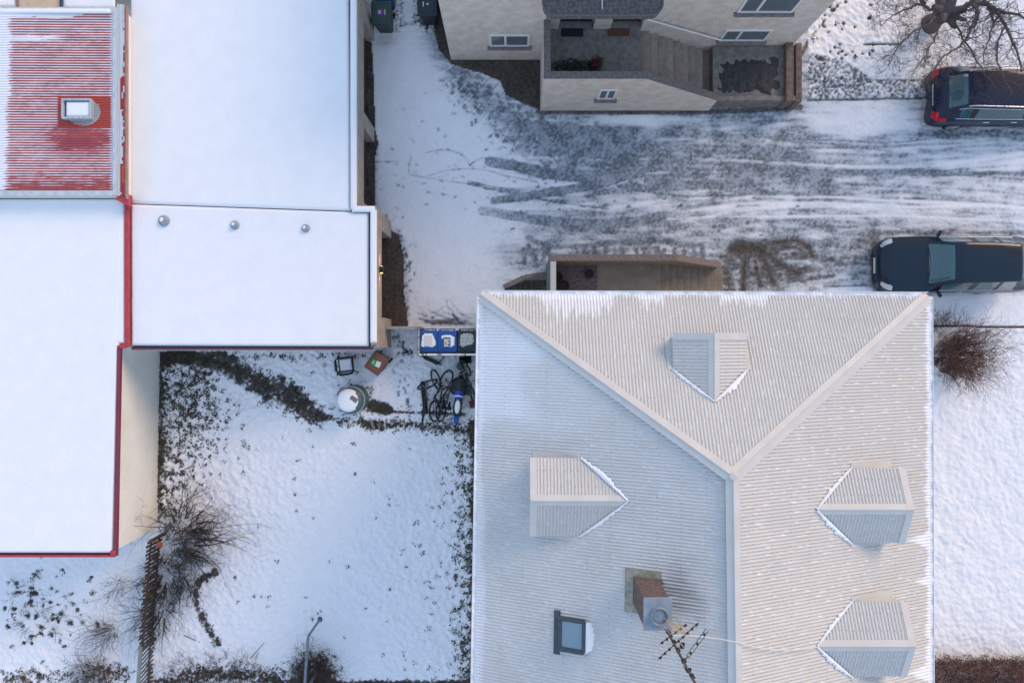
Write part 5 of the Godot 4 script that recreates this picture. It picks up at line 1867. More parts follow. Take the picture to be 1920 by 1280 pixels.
# ---------------------------------------------------------------- cars
# keys: [x, top half width, top y, belt half width, belt y, widest half width, its y, sill half width, sill y]
func car(t: Node3D, keys: Array, body: Material, glass: Material, spec: Dictionary) -> void:
	var rows := []
	for k in keys.size() - 1:
		var sub := 5
		for s in sub:
			rows.append(catmull(keys, k, float(s) / sub))
	rows.append(keys[-1])
	var rings := []
	for q in rows:
		var cr: float = spec.get("crown", 0.05) * clampf(q[1] / 0.6, 0.0, 1.0)
		var half := [Vector2(0, q[2] + cr), Vector2(q[1] * 0.30, q[2] + cr * 0.93), Vector2(q[1] * 0.60, q[2] + cr * 0.70), Vector2(q[1] * 0.86, q[2] + cr * 0.32), Vector2(q[1], q[2] - 0.015)]
		var e := Vector2(q[3], q[4])
		half.append(half[4].lerp(e, 0.10))
		half.append(half[4].lerp(e, 0.90))
		half.append(e)
		half.append(Vector2(lerpf(q[3], q[5], 0.6) + 0.01, lerpf(q[4], q[6], 0.3)))
		half.append(Vector2(q[5], q[6]))
		half.append(Vector2(q[5] * 0.985, lerpf(q[6], q[8], 0.6)))
		half.append(Vector2(q[7], q[8]))
		rings.append(half)
	var nr: int = rings[0].size()
	var wide := nr * 2 - 1
	var P := []
	for i in rows.size():
		var line := []
		for j in wide:
			var s := 1.0 if j >= nr - 1 else -1.0
			var h: Vector2 = rings[i][absi(j - (nr - 1))]
			line.append(Vector3(rows[i][0], h.y, s * h.x))
		P.append(line)
	# smooth normals
	var Nn := []
	for i in rows.size():
		var line := []
		for j in wide:
			var a: Vector3 = P[maxi(i - 1, 0)][j]
			var b: Vector3 = P[mini(i + 1, rows.size() - 1)][j]
			var c: Vector3 = P[i][maxi(j - 1, 0)]
			var d: Vector3 = P[i][mini(j + 1, wide - 1)]
			line.append((d - c).cross(b - a).normalized())
		Nn.append(line)
	var sets := {}
	for i in rows.size() - 1:
		for j in wide - 1:
			var x: float = (rows[i][0] + rows[i + 1][0]) * 0.5
			var r := mini(absi(j - (nr - 1)), absi(j + 1 - (nr - 1)))
			var s := 1 if j >= nr - 1 else -1
			var what := "body"
			var zi := 0
			for z in spec.zones:
				zi += 1
				if x > z[1] and x < z[2] and r >= z[3] and r <= z[4] and (z[5] == 0 or z[5] == s):
					what = "%s|%d|%d" % [z[0], zi, s if z[3] > 2 else 0]
			if not sets.has(what):
				sets[what] = MB.new()
			var mb: MB = sets[what]
			var k := mb.v.size()
			for o in [[0, 0], [1, 0], [1, 1], [0, 1]]:
				mb.v.append(P[i + o[0]][j + o[1]])
				mb.n.append(Nn[i + o[0]][j + o[1]])
				mb.c.append(Color(1, 1, 1))
			mb.ix.append(k); mb.ix.append(k + 1); mb.ix.append(k + 2)
			mb.ix.append(k); mb.ix.append(k + 2); mb.ix.append(k + 3)
	# close the nose and the tail
	for e in [0, rows.size() - 1]:
		var mb: MB = sets["body"]
		var c := Vector3(rows[e][0], 0.5, 0)
		for j in wide - 1:
			if e == 0:
				mb.tri(c, P[e][j], P[e][j + 1])
			else:
				mb.tri(c, P[e][j + 1], P[e][j])
	for w in sets:
		var m: Material = body
		match w.get_slice("|", 0):
			"windscreen", "rear_window", "side_window": m = glass
			"headlight": m = paint("headlight", s8(190, 200, 210), 0.15, 0.2)
			"tail_light": m = paint("tail_light", s8(196, 16, 36), 0.2)
			"black_trim": m = paint("black_trim", s8(16, 17, 20), 0.5)
			"pillar": m = paint("pillar_black", s8(12, 14, 18), 0.3)
			"sunroof": m = paint("sunroof", s8(20, 24, 34), 0.08)
		part(t, w.get_slice("|", 0), sets[w], m, true)
	# bright trim round the side windows, following the body's own lines
	for s in [-1, 1]:
		for q in spec.trim:
			var mb := MB.new()
			var pts := []
			var rad := []
			for i in rows.size():
				if rows[i][0] >= q[1] and rows[i][0] <= q[2]:
					pts.append(P[i][(nr - 1) + s * int(q[0])] + Nn[i][(nr - 1) + s * int(q[0])] * 0.006)
					rad.append(q[3])
			mb.tube(pts, rad, 6)
			part(t, q[4], mb, paint("chrome", s8(206, 210, 216), 0.18, 0.75), true)
	# wheels
	for x in spec.wheels:
		for s: float in [-1.0, 1.0]:
			var turn := Basis(Vector3.RIGHT, PI * 0.5 * s)
			var c := Vector3(x, 0.32, s * (spec.track - 0.11))
			var mb := MB.new()
			mb.lathe(c, [[0.20, -0.09], [0.30, -0.10], [0.325, -0.07], [0.325, 0.07], [0.30, 0.105], [0.22, 0.11], [0.215, 0.085]], 26, turn)
			var w := part(t, "wheel", mb, paint("tyre", s8(22, 22, 24), 0.85), true)
			mb = MB.new()
			mb.lathe(c, [[0.218, 0.105], [0.19, 0.10], [0.18, 0.06], [0.0, 0.05]], 26, turn)
			for k in 5:
				var a := TAU * k / 5.0
				var d := turn * Vector3(cos(a), 0, sin(a))
				mb.between(c + d * 0.03 + turn.y * 0.08, c + d * 0.2 + turn.y * 0.095, 0.05, 0.03, 0.006)
			part(w, "rim", mb, paint("alloy", s8(178, 182, 188), 0.35, 0.6), true)
	# mirrors
	for s: float in [-1.0, 1.0]:
		var mb := MB.new()
		var p := Vector3(spec.mirror, 1.02, s * (spec.track + 0.06))
		mb.box(p + Vector3(0.04 * spec.face, 0, 0), Vector3(0.10, 0.13, 0.20), 0.03, Basis(Vector3.UP, s * 0.5 * spec.face))
		mb.between(p + Vector3(0, -0.03, -s * 0.14), p, 0.05, 0.04, 0.01)
		part(t, "wing_mirror", mb, body, true)
	for q in spec.handles:
		for s: float in [-1.0, 1.0]:
			var mb := MB.new()
			mb.box(Vector3(q, 0.90, s * (spec.track - 0.005)), Vector3(0.20, 0.03, 0.035), 0.01)
			part(t, "door_handle", mb, paint("chrome", s8(206, 210, 216), 0.18, 0.75), true)
	# floor and seats seen through the glass
	var mb := MB.new()
	mb.box(Vector3(spec.cabin, 0.45, 0), Vector3(2.3, 0.1, 1.4), 0.02)
	for s in [-0.36, 0.36]:
		for x in [spec.cabin - 0.45, spec.cabin + 0.5]:
			mb.box(Vector3(x, 0.62, s), Vector3(0.5, 0.2, 0.52), 0.05)
			mb.box(Vector3(x + 0.30 * spec.face, 0.92, s), Vector3(0.14, 0.6, 0.48), 0.05)
	mb.box(Vector3(spec.cabin - 1.05 * spec.face, 0.82, 0), Vector3(0.45, 0.2, 1.4), 0.06)
	part(t, "interior", mb, paint("interior", s8(52, 54, 58), 0.8), true)

func catmull(keys: Array, k: int, t: float) -> Array:
	var a: Array = keys[maxi(k - 1, 0)]
	var b: Array = keys[k]
	var c: Array = keys[k + 1]
	var d: Array = keys[mini(k + 2, keys.size() - 1)]
	var out := []
	for i in b.size():
		if i == 0:
			out.append(lerpf(b[0], c[0], t))
			continue
		# tangents by real spacing, held back so that the line does not overshoot
		var h: float = maxf(c[0] - b[0], 0.001)
		var s0: float = (c[i] - b[i]) / h
		var sa: float = (b[i] - a[i]) / maxf(b[0] - a[0], 0.001) if k > 0 else s0
		var sc: float = (d[i] - c[i]) / maxf(d[0] - c[0], 0.001) if k + 2 < keys.size() else s0
		var m0: float = 0.0 if sa * s0 <= 0.0 else 2.0 * sa * s0 / (sa + s0)
		var m1: float = 0.0 if sc * s0 <= 0.0 else 2.0 * sc * s0 / (sc + s0)
		var t2 := t * t
		var t3 := t2 * t
		out.append((2 * t3 - 3 * t2 + 1) * b[i] + (t3 - 2 * t2 + t) * m0 * h + (-2 * t3 + 3 * t2) * c[i] + (t3 - t2) * m1 * h)
	return out

func car_paint(key: String, c: Color) -> StandardMaterial3D:
	var m := paint(key, c, 0.35, 0.1)
	m.metallic_specular = 0.25
	m.clearcoat_enabled = true
	m.clearcoat = 0.6
	m.clearcoat_roughness = 0.06
	return m

func car_glass() -> StandardMaterial3D:
	if mats.has("car_glass"):
		return mats["car_glass"]
	var m := paint("car_glass", Color(0.25, 0.43, 0.48, 0.66), 0.04)
	m.transparency = BaseMaterial3D.TRANSPARENCY_ALPHA
	m.metallic_specular = 0.8
	return m

func build_cars() -> void:
	# the crossover nosing in beside the white house (front towards -x)
	var at := W(1643, 497, 0.6)
	at.y = 0.02
	var t := thing("parked_car", "dark navy hatchback parked nose in beside the white house roof corner", "car", at, "cars parked by the drive")
	var keys := [[0.0, 0.30, 0.64, 0.34, 0.58, 0.36, 0.45, 0.34, 0.26], [0.03, 0.42, 0.70, 0.50, 0.63, 0.53, 0.47, 0.50, 0.24], [0.09, 0.54, 0.77, 0.64, 0.68, 0.68, 0.49, 0.64, 0.23], [0.22, 0.64, 0.84, 0.77, 0.75, 0.82, 0.52, 0.78, 0.21], [0.45, 0.70, 0.91, 0.86, 0.82, 0.91, 0.55, 0.86, 0.20], [0.95, 0.73, 0.99, 0.89, 0.89, 0.92, 0.58, 0.88, 0.20], [1.38, 0.74, 1.05, 0.895, 0.95, 0.925, 0.60, 0.88, 0.20], [1.46, 0.74, 1.07, 0.895, 0.96, 0.925, 0.60, 0.88, 0.20], [2.06, 0.635, 1.50, 0.88, 1.00, 0.925, 0.62, 0.88, 0.20], [2.45, 0.63, 1.575, 0.88, 1.02, 0.925, 0.62, 0.88, 0.20], [3.50, 0.61, 1.58, 0.88, 1.05, 0.925, 0.62, 0.88, 0.20], [4.12, 0.58, 1.54, 0.865, 1.08, 0.92, 0.63, 0.88, 0.22], [4.20, 0.58, 1.51, 0.86, 1.08, 0.92, 0.63, 0.88, 0.22], [4.58, 0.62, 1.14, 0.82, 1.04, 0.90, 0.64, 0.86, 0.25], [4.70, 0.60, 0.98, 0.76, 0.92, 0.85, 0.60, 0.82, 0.28], [4.75, 0.55, 0.85, 0.70, 0.80, 0.80, 0.55, 0.78, 0.32]]
	var navy := car_paint("navy_paint", s8(12, 34, 52))
	car(t, keys, navy, car_glass(), {"crown": 0.045, "track": 0.925, "wheels": [0.88, 3.72], "mirror": 1.80, "face": 1.0, "cabin": 2.75, "handles": [2.55, 3.45],
		"zones": [["windscreen", 1.47, 2.08, 0, 2, 0], ["pillar", 1.36, 1.48, 0, 3, 0], ["side_window", 1.80, 2.70, 5, 5, 0], ["side_window", 2.78, 3.55, 5, 5, 0], ["side_window", 3.60, 4.12, 5, 5, 0], ["pillar", 2.70, 2.78, 5, 5, 0], ["pillar", 3.55, 3.60, 5, 5, 0], ["rear_window", 4.20, 4.58, 0, 2, 0], ["headlight", 0.10, 0.40, 5, 6, 0], ["tail_light", 4.58, 4.75, 5, 7, 0], ["black_trim", -0.1, 5.0, 10, 11, 0]],
		"trim": [[6, 1.75, 4.14, 0.011, "window_trim"], [4, 0.10, 0.36, 0.012, "headlight_trim"], [7, 0.14, 0.40, 0.01, "headlight_trim"]]})
	var mb := MB.new()
	mb.box(Vector3(-0.015, 0.50, 0.0), Vector3(0.03, 0.11, 0.52), 0.006)
	part(t, "number_plate", mb, paint("plate", s8(206, 208, 206), 0.4), true)
	mb = MB.new()
	mb.box(Vector3(0.02, 0.34, 0), Vector3(0.05, 0.14, 0.9), 0.02)
	part(t, "grille", mb, paint("black_trim", s8(16, 17, 20), 0.5), true)
	for s: float in [-1.0, 1.0]:
		mb = MB.new()
		mb.tube([Vector3(1.44, 1.115, s * 0.52), Vector3(1.50, 1.13, s * 0.10), Vector3(1.52, 1.135, -s * 0.05)], [0.012, 0.010, 0.008], 5)
		part(t, "wiper", mb, paint("black_trim", s8(16, 17, 20), 0.5), true)
	mb = MB.new()
	mb.box(Vector3(3.72, 1.625, 0.0), Vector3(0.13, 0.035, 0.045), 0.012)
	part(t, "aerial_fin", mb, paint("black_trim", s8(16, 17, 20), 0.5), true)
	mb = MB.new()
	mb.tube([Vector3(4.08, 1.545, -0.5), Vector3(4.08, 1.588, 0.0), Vector3(4.08, 1.545, 0.5)], [0.006, 0.006, 0.006], 4)
	part(t, "hatch_seam", mb, paint("black_trim", s8(16, 17, 20), 0.5), true)
	# the estate by the tree, tail towards -x
	at = W(1746, 184, 0.75)
	at.y = 0.02
	at.z = -8.03
	t = thing("parked_car", "dark blue estate car with red tail lights under the bare tree", "car", at, "cars parked by the drive")
	keys = [[0.0, 0.42, 0.70, 0.52, 0.64, 0.56, 0.50, 0.52, 0.30], [0.04, 0.54, 0.80, 0.68, 0.74, 0.74, 0.55, 0.70, 0.26], [0.16, 0.62, 0.95, 0.80, 0.86, 0.87, 0.58, 0.83, 0.24], [0.32, 0.61, 1.03, 0.84, 0.92, 0.91, 0.60, 0.87, 0.22], [0.40, 0.60, 1.06, 0.85, 0.94, 0.92, 0.60, 0.88, 0.21], [0.82, 0.57, 1.40, 0.87, 0.97, 0.93, 0.60, 0.88, 0.2], [1.05, 0.585, 1.44, 0.875, 0.97, 0.93, 0.60, 0.88, 0.2], [2.0, 0.62, 1.46, 0.88, 0.96, 0.93, 0.60, 0.88, 0.2], [2.7, 0.63, 1.43, 0.88, 0.95, 0.93, 0.60, 0.88, 0.2], [3.05, 0.64, 1.36, 0.88, 0.94, 0.93, 0.60, 0.88, 0.2], [3.62, 0.74, 1.02, 0.88, 0.90, 0.93, 0.58, 0.88, 0.2], [4.3, 0.70, 0.88, 0.85, 0.80, 0.90, 0.54, 0.86, 0.2], [4.62, 0.62, 0.76, 0.74, 0.68, 0.80, 0.48, 0.76, 0.22], [4.70, 0.5, 0.66, 0.6, 0.6, 0.66, 0.42, 0.62, 0.26]]
	car(t, keys, car_paint("blue_paint", s8(22, 30, 56)), car_glass(), {"crown": 0.04, "track": 0.93, "wheels": [0.95, 3.75], "mirror": 3.05, "face": -1.0, "cabin": 2.0, "handles": [1.7, 2.6],
		"zones": [["rear_window", 0.40, 0.80, 0, 2, 0], ["side_window", 0.72, 1.14, 5, 5, 0], ["pillar", 1.14, 1.26, 5, 5, 0], ["side_window", 1.26, 1.92, 5, 5, 0], ["pillar", 1.92, 2.06, 5, 5, 0], ["side_window", 2.06, 3.10, 5, 5, 0], ["windscreen", 3.05, 3.60, 0, 2, 0], ["tail_light", 0.05, 0.40, 6, 7, 0], ["tail_light", 0.02, 0.16, 4, 7, 0], ["headlight", 4.30, 4.60, 5, 6, 0], ["black_trim", -0.1, 5.0, 10, 11, 0]],
		"trim": [[5, 0.62, 3.2, 0.011, "window_trim"], [6, 0.60, 3.2, 0.013, "window_trim"]]})
	for s: float in [-1.0, 1.0]:
		mb = MB.new()
		mb.tube([Vector3(0.85, 1.43, s * 0.56), Vector3(1.0, 1.50, s * 0.565), Vector3(1.9, 1.53, s * 0.60), Vector3(2.6, 1.50, s * 0.61), Vector3(2.75, 1.44, s * 0.61)], [0.02, 0.022, 0.022, 0.022, 0.02], 8)
		part(t, "roof_rail", mb, paint("chrome", s8(206, 210, 216), 0.18, 0.75), true)
	mb = MB.new()
	mb.box(Vector3(0.03, 0.80, 0.0), Vector3(0.03, 0.05, 0.7), 0.01)
	part(t, "boot_trim", mb, paint("chrome", s8(206, 210, 216), 0.18, 0.75), true)

# ---------------------------------------------------------------- bins
func bin(label: String, at: Vector3, turn: float, lid: Color, body: Color, key: String, scale := 1.0) -> Node3D:
	var t := thing("wheelie_bin", label, "bin", at, "wheelie bins", turn)
	var w := 0.29 * scale
	var d := 0.34 * scale
	var h := 1.0
	var bm := paint("bin_body_" + key, body, 0.55)
	var lm := mottled("bin_lid_" + key, lid * 0.94, lid * 1.04, 0.2, 0.45, 0.0, hash(key) % 50)
	var mb := MB.new()
	var rings := []
	for q in [[0.05, 0.78, 0.72], [0.35, 0.86, 0.80], [h - 0.08, 0.97, 0.95], [h - 0.075, 1.03, 1.0], [h, 1.03, 1.0]]:
		var ring := []
		for c in [[1, -0.8], [1, 0.8], [0.8, 1], [-0.8, 1], [-1, 0.8], [-1, -0.8], [-0.8, -1], [0.8, -1]]:
			ring.append(Vector3(c[0] * w * q[1], q[0], c[1] * d * q[2]))
		rings.append(ring)
	for k in rings.size() - 1:
		for i in 8:
			var j := (i + 1) % 8
			mb.quad(rings[k][i], rings[k + 1][i], rings[k + 1][j], rings[k][j])
	for i in range(1, 7):
		mb.tri(rings[4][0], rings[4][i + 1], rings[4][i])
	part(t, "body", mb, bm, true)
	mb = MB.new()
	mb.box(Vector3(0, h + 0.025, 0), Vector3(w * 2.10, 0.05, d * 2.08), 0.03)
	mb.box(Vector3(0, h + 0.055, 0.01), Vector3(w * 1.55, 0.035, d * 1.5), 0.017)
	var l := part(t, "lid", mb, lm, true)
	mb = MB.new()
	mb.tube([Vector3(-w * 0.9, h - 0.02, -d - 0.06), Vector3(w * 0.9, h - 0.02, -d - 0.06)], [0.016, 0.016], 8)
	for s in [-0.8, 0.8]:
		mb.between(Vector3(s * w, h - 0.02, -d - 0.065), Vector3(s * w, h - 0.02, -d + 0.03), 0.04, 0.05, 0.008)
	part(t, "handle", mb, bm, true)
	for s: float in [-1.0, 1.0]:
		mb = MB.new()
		mb.lathe(Vector3(s * w * 0.86, 0.10, -d * 0.8), [[0.0, -0.025], [0.09, -0.025], [0.10, -0.015], [0.10, 0.015], [0.09, 0.025], [0.0, 0.025]], 16, Basis(Vector3.FORWARD, PI * 0.5))
		part(t, "wheel", mb, paint("tyre", s8(22, 22, 24), 0.85), true)
	return t

# plates: [x, z, width, depth, colour] laid on the lid
func sticker(t: Node3D, plates: Array) -> void:
	var y := 1.0745
	var mb := MB.new()
	for q in plates:
		mb.col = q[4]
		mb.box(Vector3(q[0], y, q[1]), Vector3(q[2], 0.003, q[3]), 0.0008)
		y += 0.0032
	part(t.get_node("lid"), "sticker", mb, tinted("print", 0.5), true)

func lid_snow(t: Node3D, outline: Array, thick := 0.02, frosty := false) -> void:
	var mb := MB.new()
	var c := Vector2.ZERO
	for q in outline:
		c += Vector2(q[0], q[1])
	c /= outline.size()
	# fine outline with a ragged edge
	var pts := []
	for i in outline.size():
		var a := Vector2(outline[i][0], outline[i][1])
		var b := Vector2(outline[(i + 1) % outline.size()][0], outline[(i + 1) % outline.size()][1])
		for s in 5:
			var p := a.lerp(b, s / 5.0)
			pts.append(p + (p - c).normalized() * 0.012 * nz_c.get_noise_2d(p.x * 300.0 + t.position.x * 90.0, p.y * 300.0))
	var ys := 1.0605
	for i in pts.size():
		var a: Vector2 = pts[i]
		var b: Vector2 = pts[(i + 1) % pts.size()]
		var am := a.lerp(c, 0.10)
		var bm := b.lerp(c, 0.10)
		mb.quad(Vector3(a.x, ys - 0.012, a.y), Vector3(am.x, ys + thick, am.y), Vector3(bm.x, ys + thick, bm.y), Vector3(b.x, ys - 0.012, b.y))
		mb.tri(Vector3(am.x, ys + thick, am.y), Vector3(c.x, ys + thick * 1.15, c.y), Vector3(bm.x, ys + thick, bm.y))
	part(t.get_node("lid"), "snow_patch", mb, snow_mat() if not frosty else mottled("thin_snow", s8(108, 116, 122), s8(226, 232, 238), 0.05, 0.9, 0.4, 58), true).set_meta("kind", "stuff")

func build_bins() -> void:
	var blue := s8(26, 84, 158)
	var green := s8(46, 72, 66)
	var night := s8(22, 44, 56)
	var black := s8(34, 40, 44)
	var white := lin(226, 228, 230)
	# in the slatted enclosure
	var b := bin("blue lidded bin at the west end of the enclosure, lid half snowed", Vector3(-2.70, 0.03, 0.0), 0.0, blue, s8(22, 66, 128), "blue")
	lid_snow(b, [[-0.21, -0.20], [-0.12, -0.26], [0.14, -0.26], [0.19, -0.18], [0.23, -0.06], [0.24, 0.12], [0.15, 0.20], [-0.10, 0.16], [-0.18, 0.20], [-0.25, 0.16], [-0.23, 0.0]])
	sticker(b, [[0.01, -0.03, 0.24, 0.30, lin(216, 214, 214)]])
	b.get_node("lid/sticker").position.y = 0.022
	b = bin("blue lidded bin with coloured sticker between two other bins", Vector3(-2.09, 0.03, 0.0), 0.0, blue, s8(22, 66, 128), "blue")
	lid_snow(b, [[-0.20, -0.20], [-0.06, -0.22], [0.12, -0.22], [0.24, -0.14], [0.23, 0.14], [0.10, 0.22], [0.06, 0.0], [-0.10, -0.06], [-0.20, -0.10]])
	sticker(b, [[-0.01, 0.03, 0.23, 0.32, lin(24, 36, 70)], [-0.01, 0.035, 0.18, 0.26, white], [-0.05, 0.06, 0.06, 0.14, lin(168, 140, 110)], [0.05, 0.0, 0.07, 0.06, lin(60, 150, 190)], [0.05, 0.10, 0.07, 0.06, lin(40, 110, 190)], [-0.01, -0.07, 0.15, 0.02, lin(120, 126, 130)]])
	b.get_node("lid/sticker").position.y = 0.022
	b = bin("dark bin with frosted lid next to the blue sticker bin", Vector3(-1.46, 0.03, 0.0), 0.0, night, black, "night")
	lid_snow(b, [[-0.22, -0.24], [0.0, -0.27], [0.22, -0.24], [0.24, 0.0], [0.20, 0.10], [0.0, 0.14], [-0.14, 0.20], [-0.24, 0.12]], 0.014, true)
	b = bin("pale topped bin tucked under the white house eave", Vector3(-0.86, 0.03, 0.0), 0.0, s8(84, 108, 104), black, "pale")
	lid_snow(b, [[-0.24, -0.22], [0.0, -0.25], [0.22, -0.2], [0.22, 0.15], [0.0, 0.22], [-0.22, 0.18]], 0.014)
	# by the garages at the top
	b = bin("green bin with purple sticker beside the garage pier", Vector3(-4.22, 0.03, -10.60), 0.0, green, s8(38, 64, 64), "green", 1.08)
	purple_sticker(b)
	bin("blue bin behind the green bin at the picture edge", Vector3(-4.15, 0.03, -11.36), 0.0, s8(20, 76, 128), s8(18, 58, 104), "deep_blue", 1.05)
	b = bin("dark teal bin with white lid marks by the plastered house corner", Vector3(-2.74, 0.03, -10.86), 0.02, night, s8(16, 28, 40), "teal", 1.05)
	sticker(b, [[-0.12, 0.0, 0.026, 0.16, white], [0.02, 0.0, 0.06, 0.05, white]])
	b = bin("dark bin with green sticker at the picture edge", Vector3(-2.76, 0.03, -11.60), 0.0, s8(24, 34, 44), black, "black", 1.05)
	sticker(b, [[0.0, 0.18, 0.15, 0.16, lin(40, 150, 90)]])
	# the brown bin on its own
	b = bin("brown bin with green and white sticker below the garage corner", W(706, 681, 1.0) * Vector3(1, 0, 1) + Vector3(0, 0.03, 0), -0.60, s8(116, 74, 62), s8(40, 42, 46), "brown", 0.9)
	sticker(b, [[-0.01, 0.0, 0.30, 0.24, lin(70, 50, 46)], [-0.09, 0.0, 0.13, 0.19, lin(30, 170, 96)], [0.07, 0.0, 0.16, 0.19, lin(206, 212, 208)], [-0.10, 0.0, 0.05, 0.09, lin(120, 210, 150)]])
	b.get_node("lid/sticker").rotation.y = 0.2
	# the board enclosure round the bins
	var f := thing("bin_enclosure", "low board enclosure round the bins with snow along its top", "enclosure", Vector3(-2, 0, 0))
	var bm := mottled("grey_board", s8(116, 112, 108), s8(148, 144, 140), 0.3, 0.9, 0.4, 57)
	var runs := [[Vector3(-3.0, 0, -0.42), Vector3(-3.0, 0, 0.42)], [Vector3(-3.0, 0, 0.42), Vector3(-0.4, 0, 0.42)]]
	var mb := MB.new()
	for q in runs:
		for k in 6:
			mb = MB.new()
			mb.between(q[0] + Vector3.UP * (0.12 + k * 0.19), q[1] + Vector3.UP * (0.12 + k * 0.19), 0.028, 0.17, 0.004)
			part(f, "board", mb, bm)
	for p in [Vector3(-3.0, 0, -0.42), Vector3(-3.0, 0, 0.42), Vector3(-1.6, 0, 0.44), Vector3(-0.4, 0, 0.44)]:
		mb = MB.new()
		mb.box(p + Vector3.UP * 0.61, Vector3(0.08, 1.22, 0.08), 0.006)
		part(f, "post", mb, bm)
	for q in runs:
		mb = MB.new()
		mb.between(q[0] + Vector3.UP * 1.19, q[1] + Vector3.UP * 1.19, 0.075, 0.03, 0.004)
		part(f, "top_rail", mb, bm)
		mb = MB.new()
		var n := 60
		for k in n:
			var a: Vector3 = q[0].lerp(q[1], float(k) / n) + Vector3.UP * 1.205
			var c: Vector3 = q[0].lerp(q[1], float(k + 1) / n) + Vector3.UP * 1.205
			var g := nz_c.get_noise_2d(a.x * 90.0, a.z * 90.0)
			if g > -0.28:
				mb.between(a, c, 0.05 + 0.02 * g, 0.03 + 0.012 * g, 0.009)
		part(f, "rail_snow", mb, snow_mat()).set_meta("kind", "stuff")
	var gt := thing("yard_gate", "narrow grey board gate between the garage and bin enclosure", "gate", Vector3(-3.5, 0, -0.44))
	for k in 6:
		mb = MB.new()
		mb.between(Vector3(-4.02, 0.15 + k * 0.19, -0.44), Vector3(-3.06, 0.15 + k * 0.19, -0.44), 0.025, 0.17, 0.004)
		part(gt, "board", mb, bm)
	mb = MB.new()
	mb.between(Vector3(-4.04, 1.24, -0.44), Vector3(-3.05, 1.24, -0.44), 0.09, 0.03, 0.005)
	part(gt, "top_rail", mb, mottled("frosted_rail", s8(120, 124, 120), s8(186, 190, 192), 0.06, 0.9, 0.3, 59))
	mb = MB.new()
	mb.box(Vector3(-3.06, 0.64, -0.44), Vector3(0.09, 1.28, 0.09), 0.006)
	part(gt, "post", mb, bm)
	for k in 10:
		var p := W(843 + rng.randf_range(-40, 48), 610 + rng.randf_range(-5, 3))

func purple_sticker(b: Node3D) -> void:
	var mb := MB.new()
	mb.col = lin(112, 48, 132)
	mb.lathe(Vector3(-0.02, 1.0735, 0.0), [[0.115, -0.001], [0.115, 0.002], [0.0, 0.002]], 26)
	mb.col = lin(214, 196, 226)
	for q in [[-0.045, -0.03, 0.05, 0.045], [-0.045, 0.025, 0.05, 0.045], [0.0, -0.03, 0.03, 0.05], [0.0, 0.03, 0.03, 0.05]]:
		mb.box(Vector3(q[0] - 0.02, 1.0775, q[1]), Vector3(q[2], 0.003, q[3]), 0.0008)
	mb.col = lin(200, 190, 212)
	mb.box(Vector3(0.12, 1.0755, 0.0), Vector3(0.035, 0.003, 0.17), 0.0008)
	part(b.get_node("lid"), "sticker", mb, tinted("print", 0.5), true)

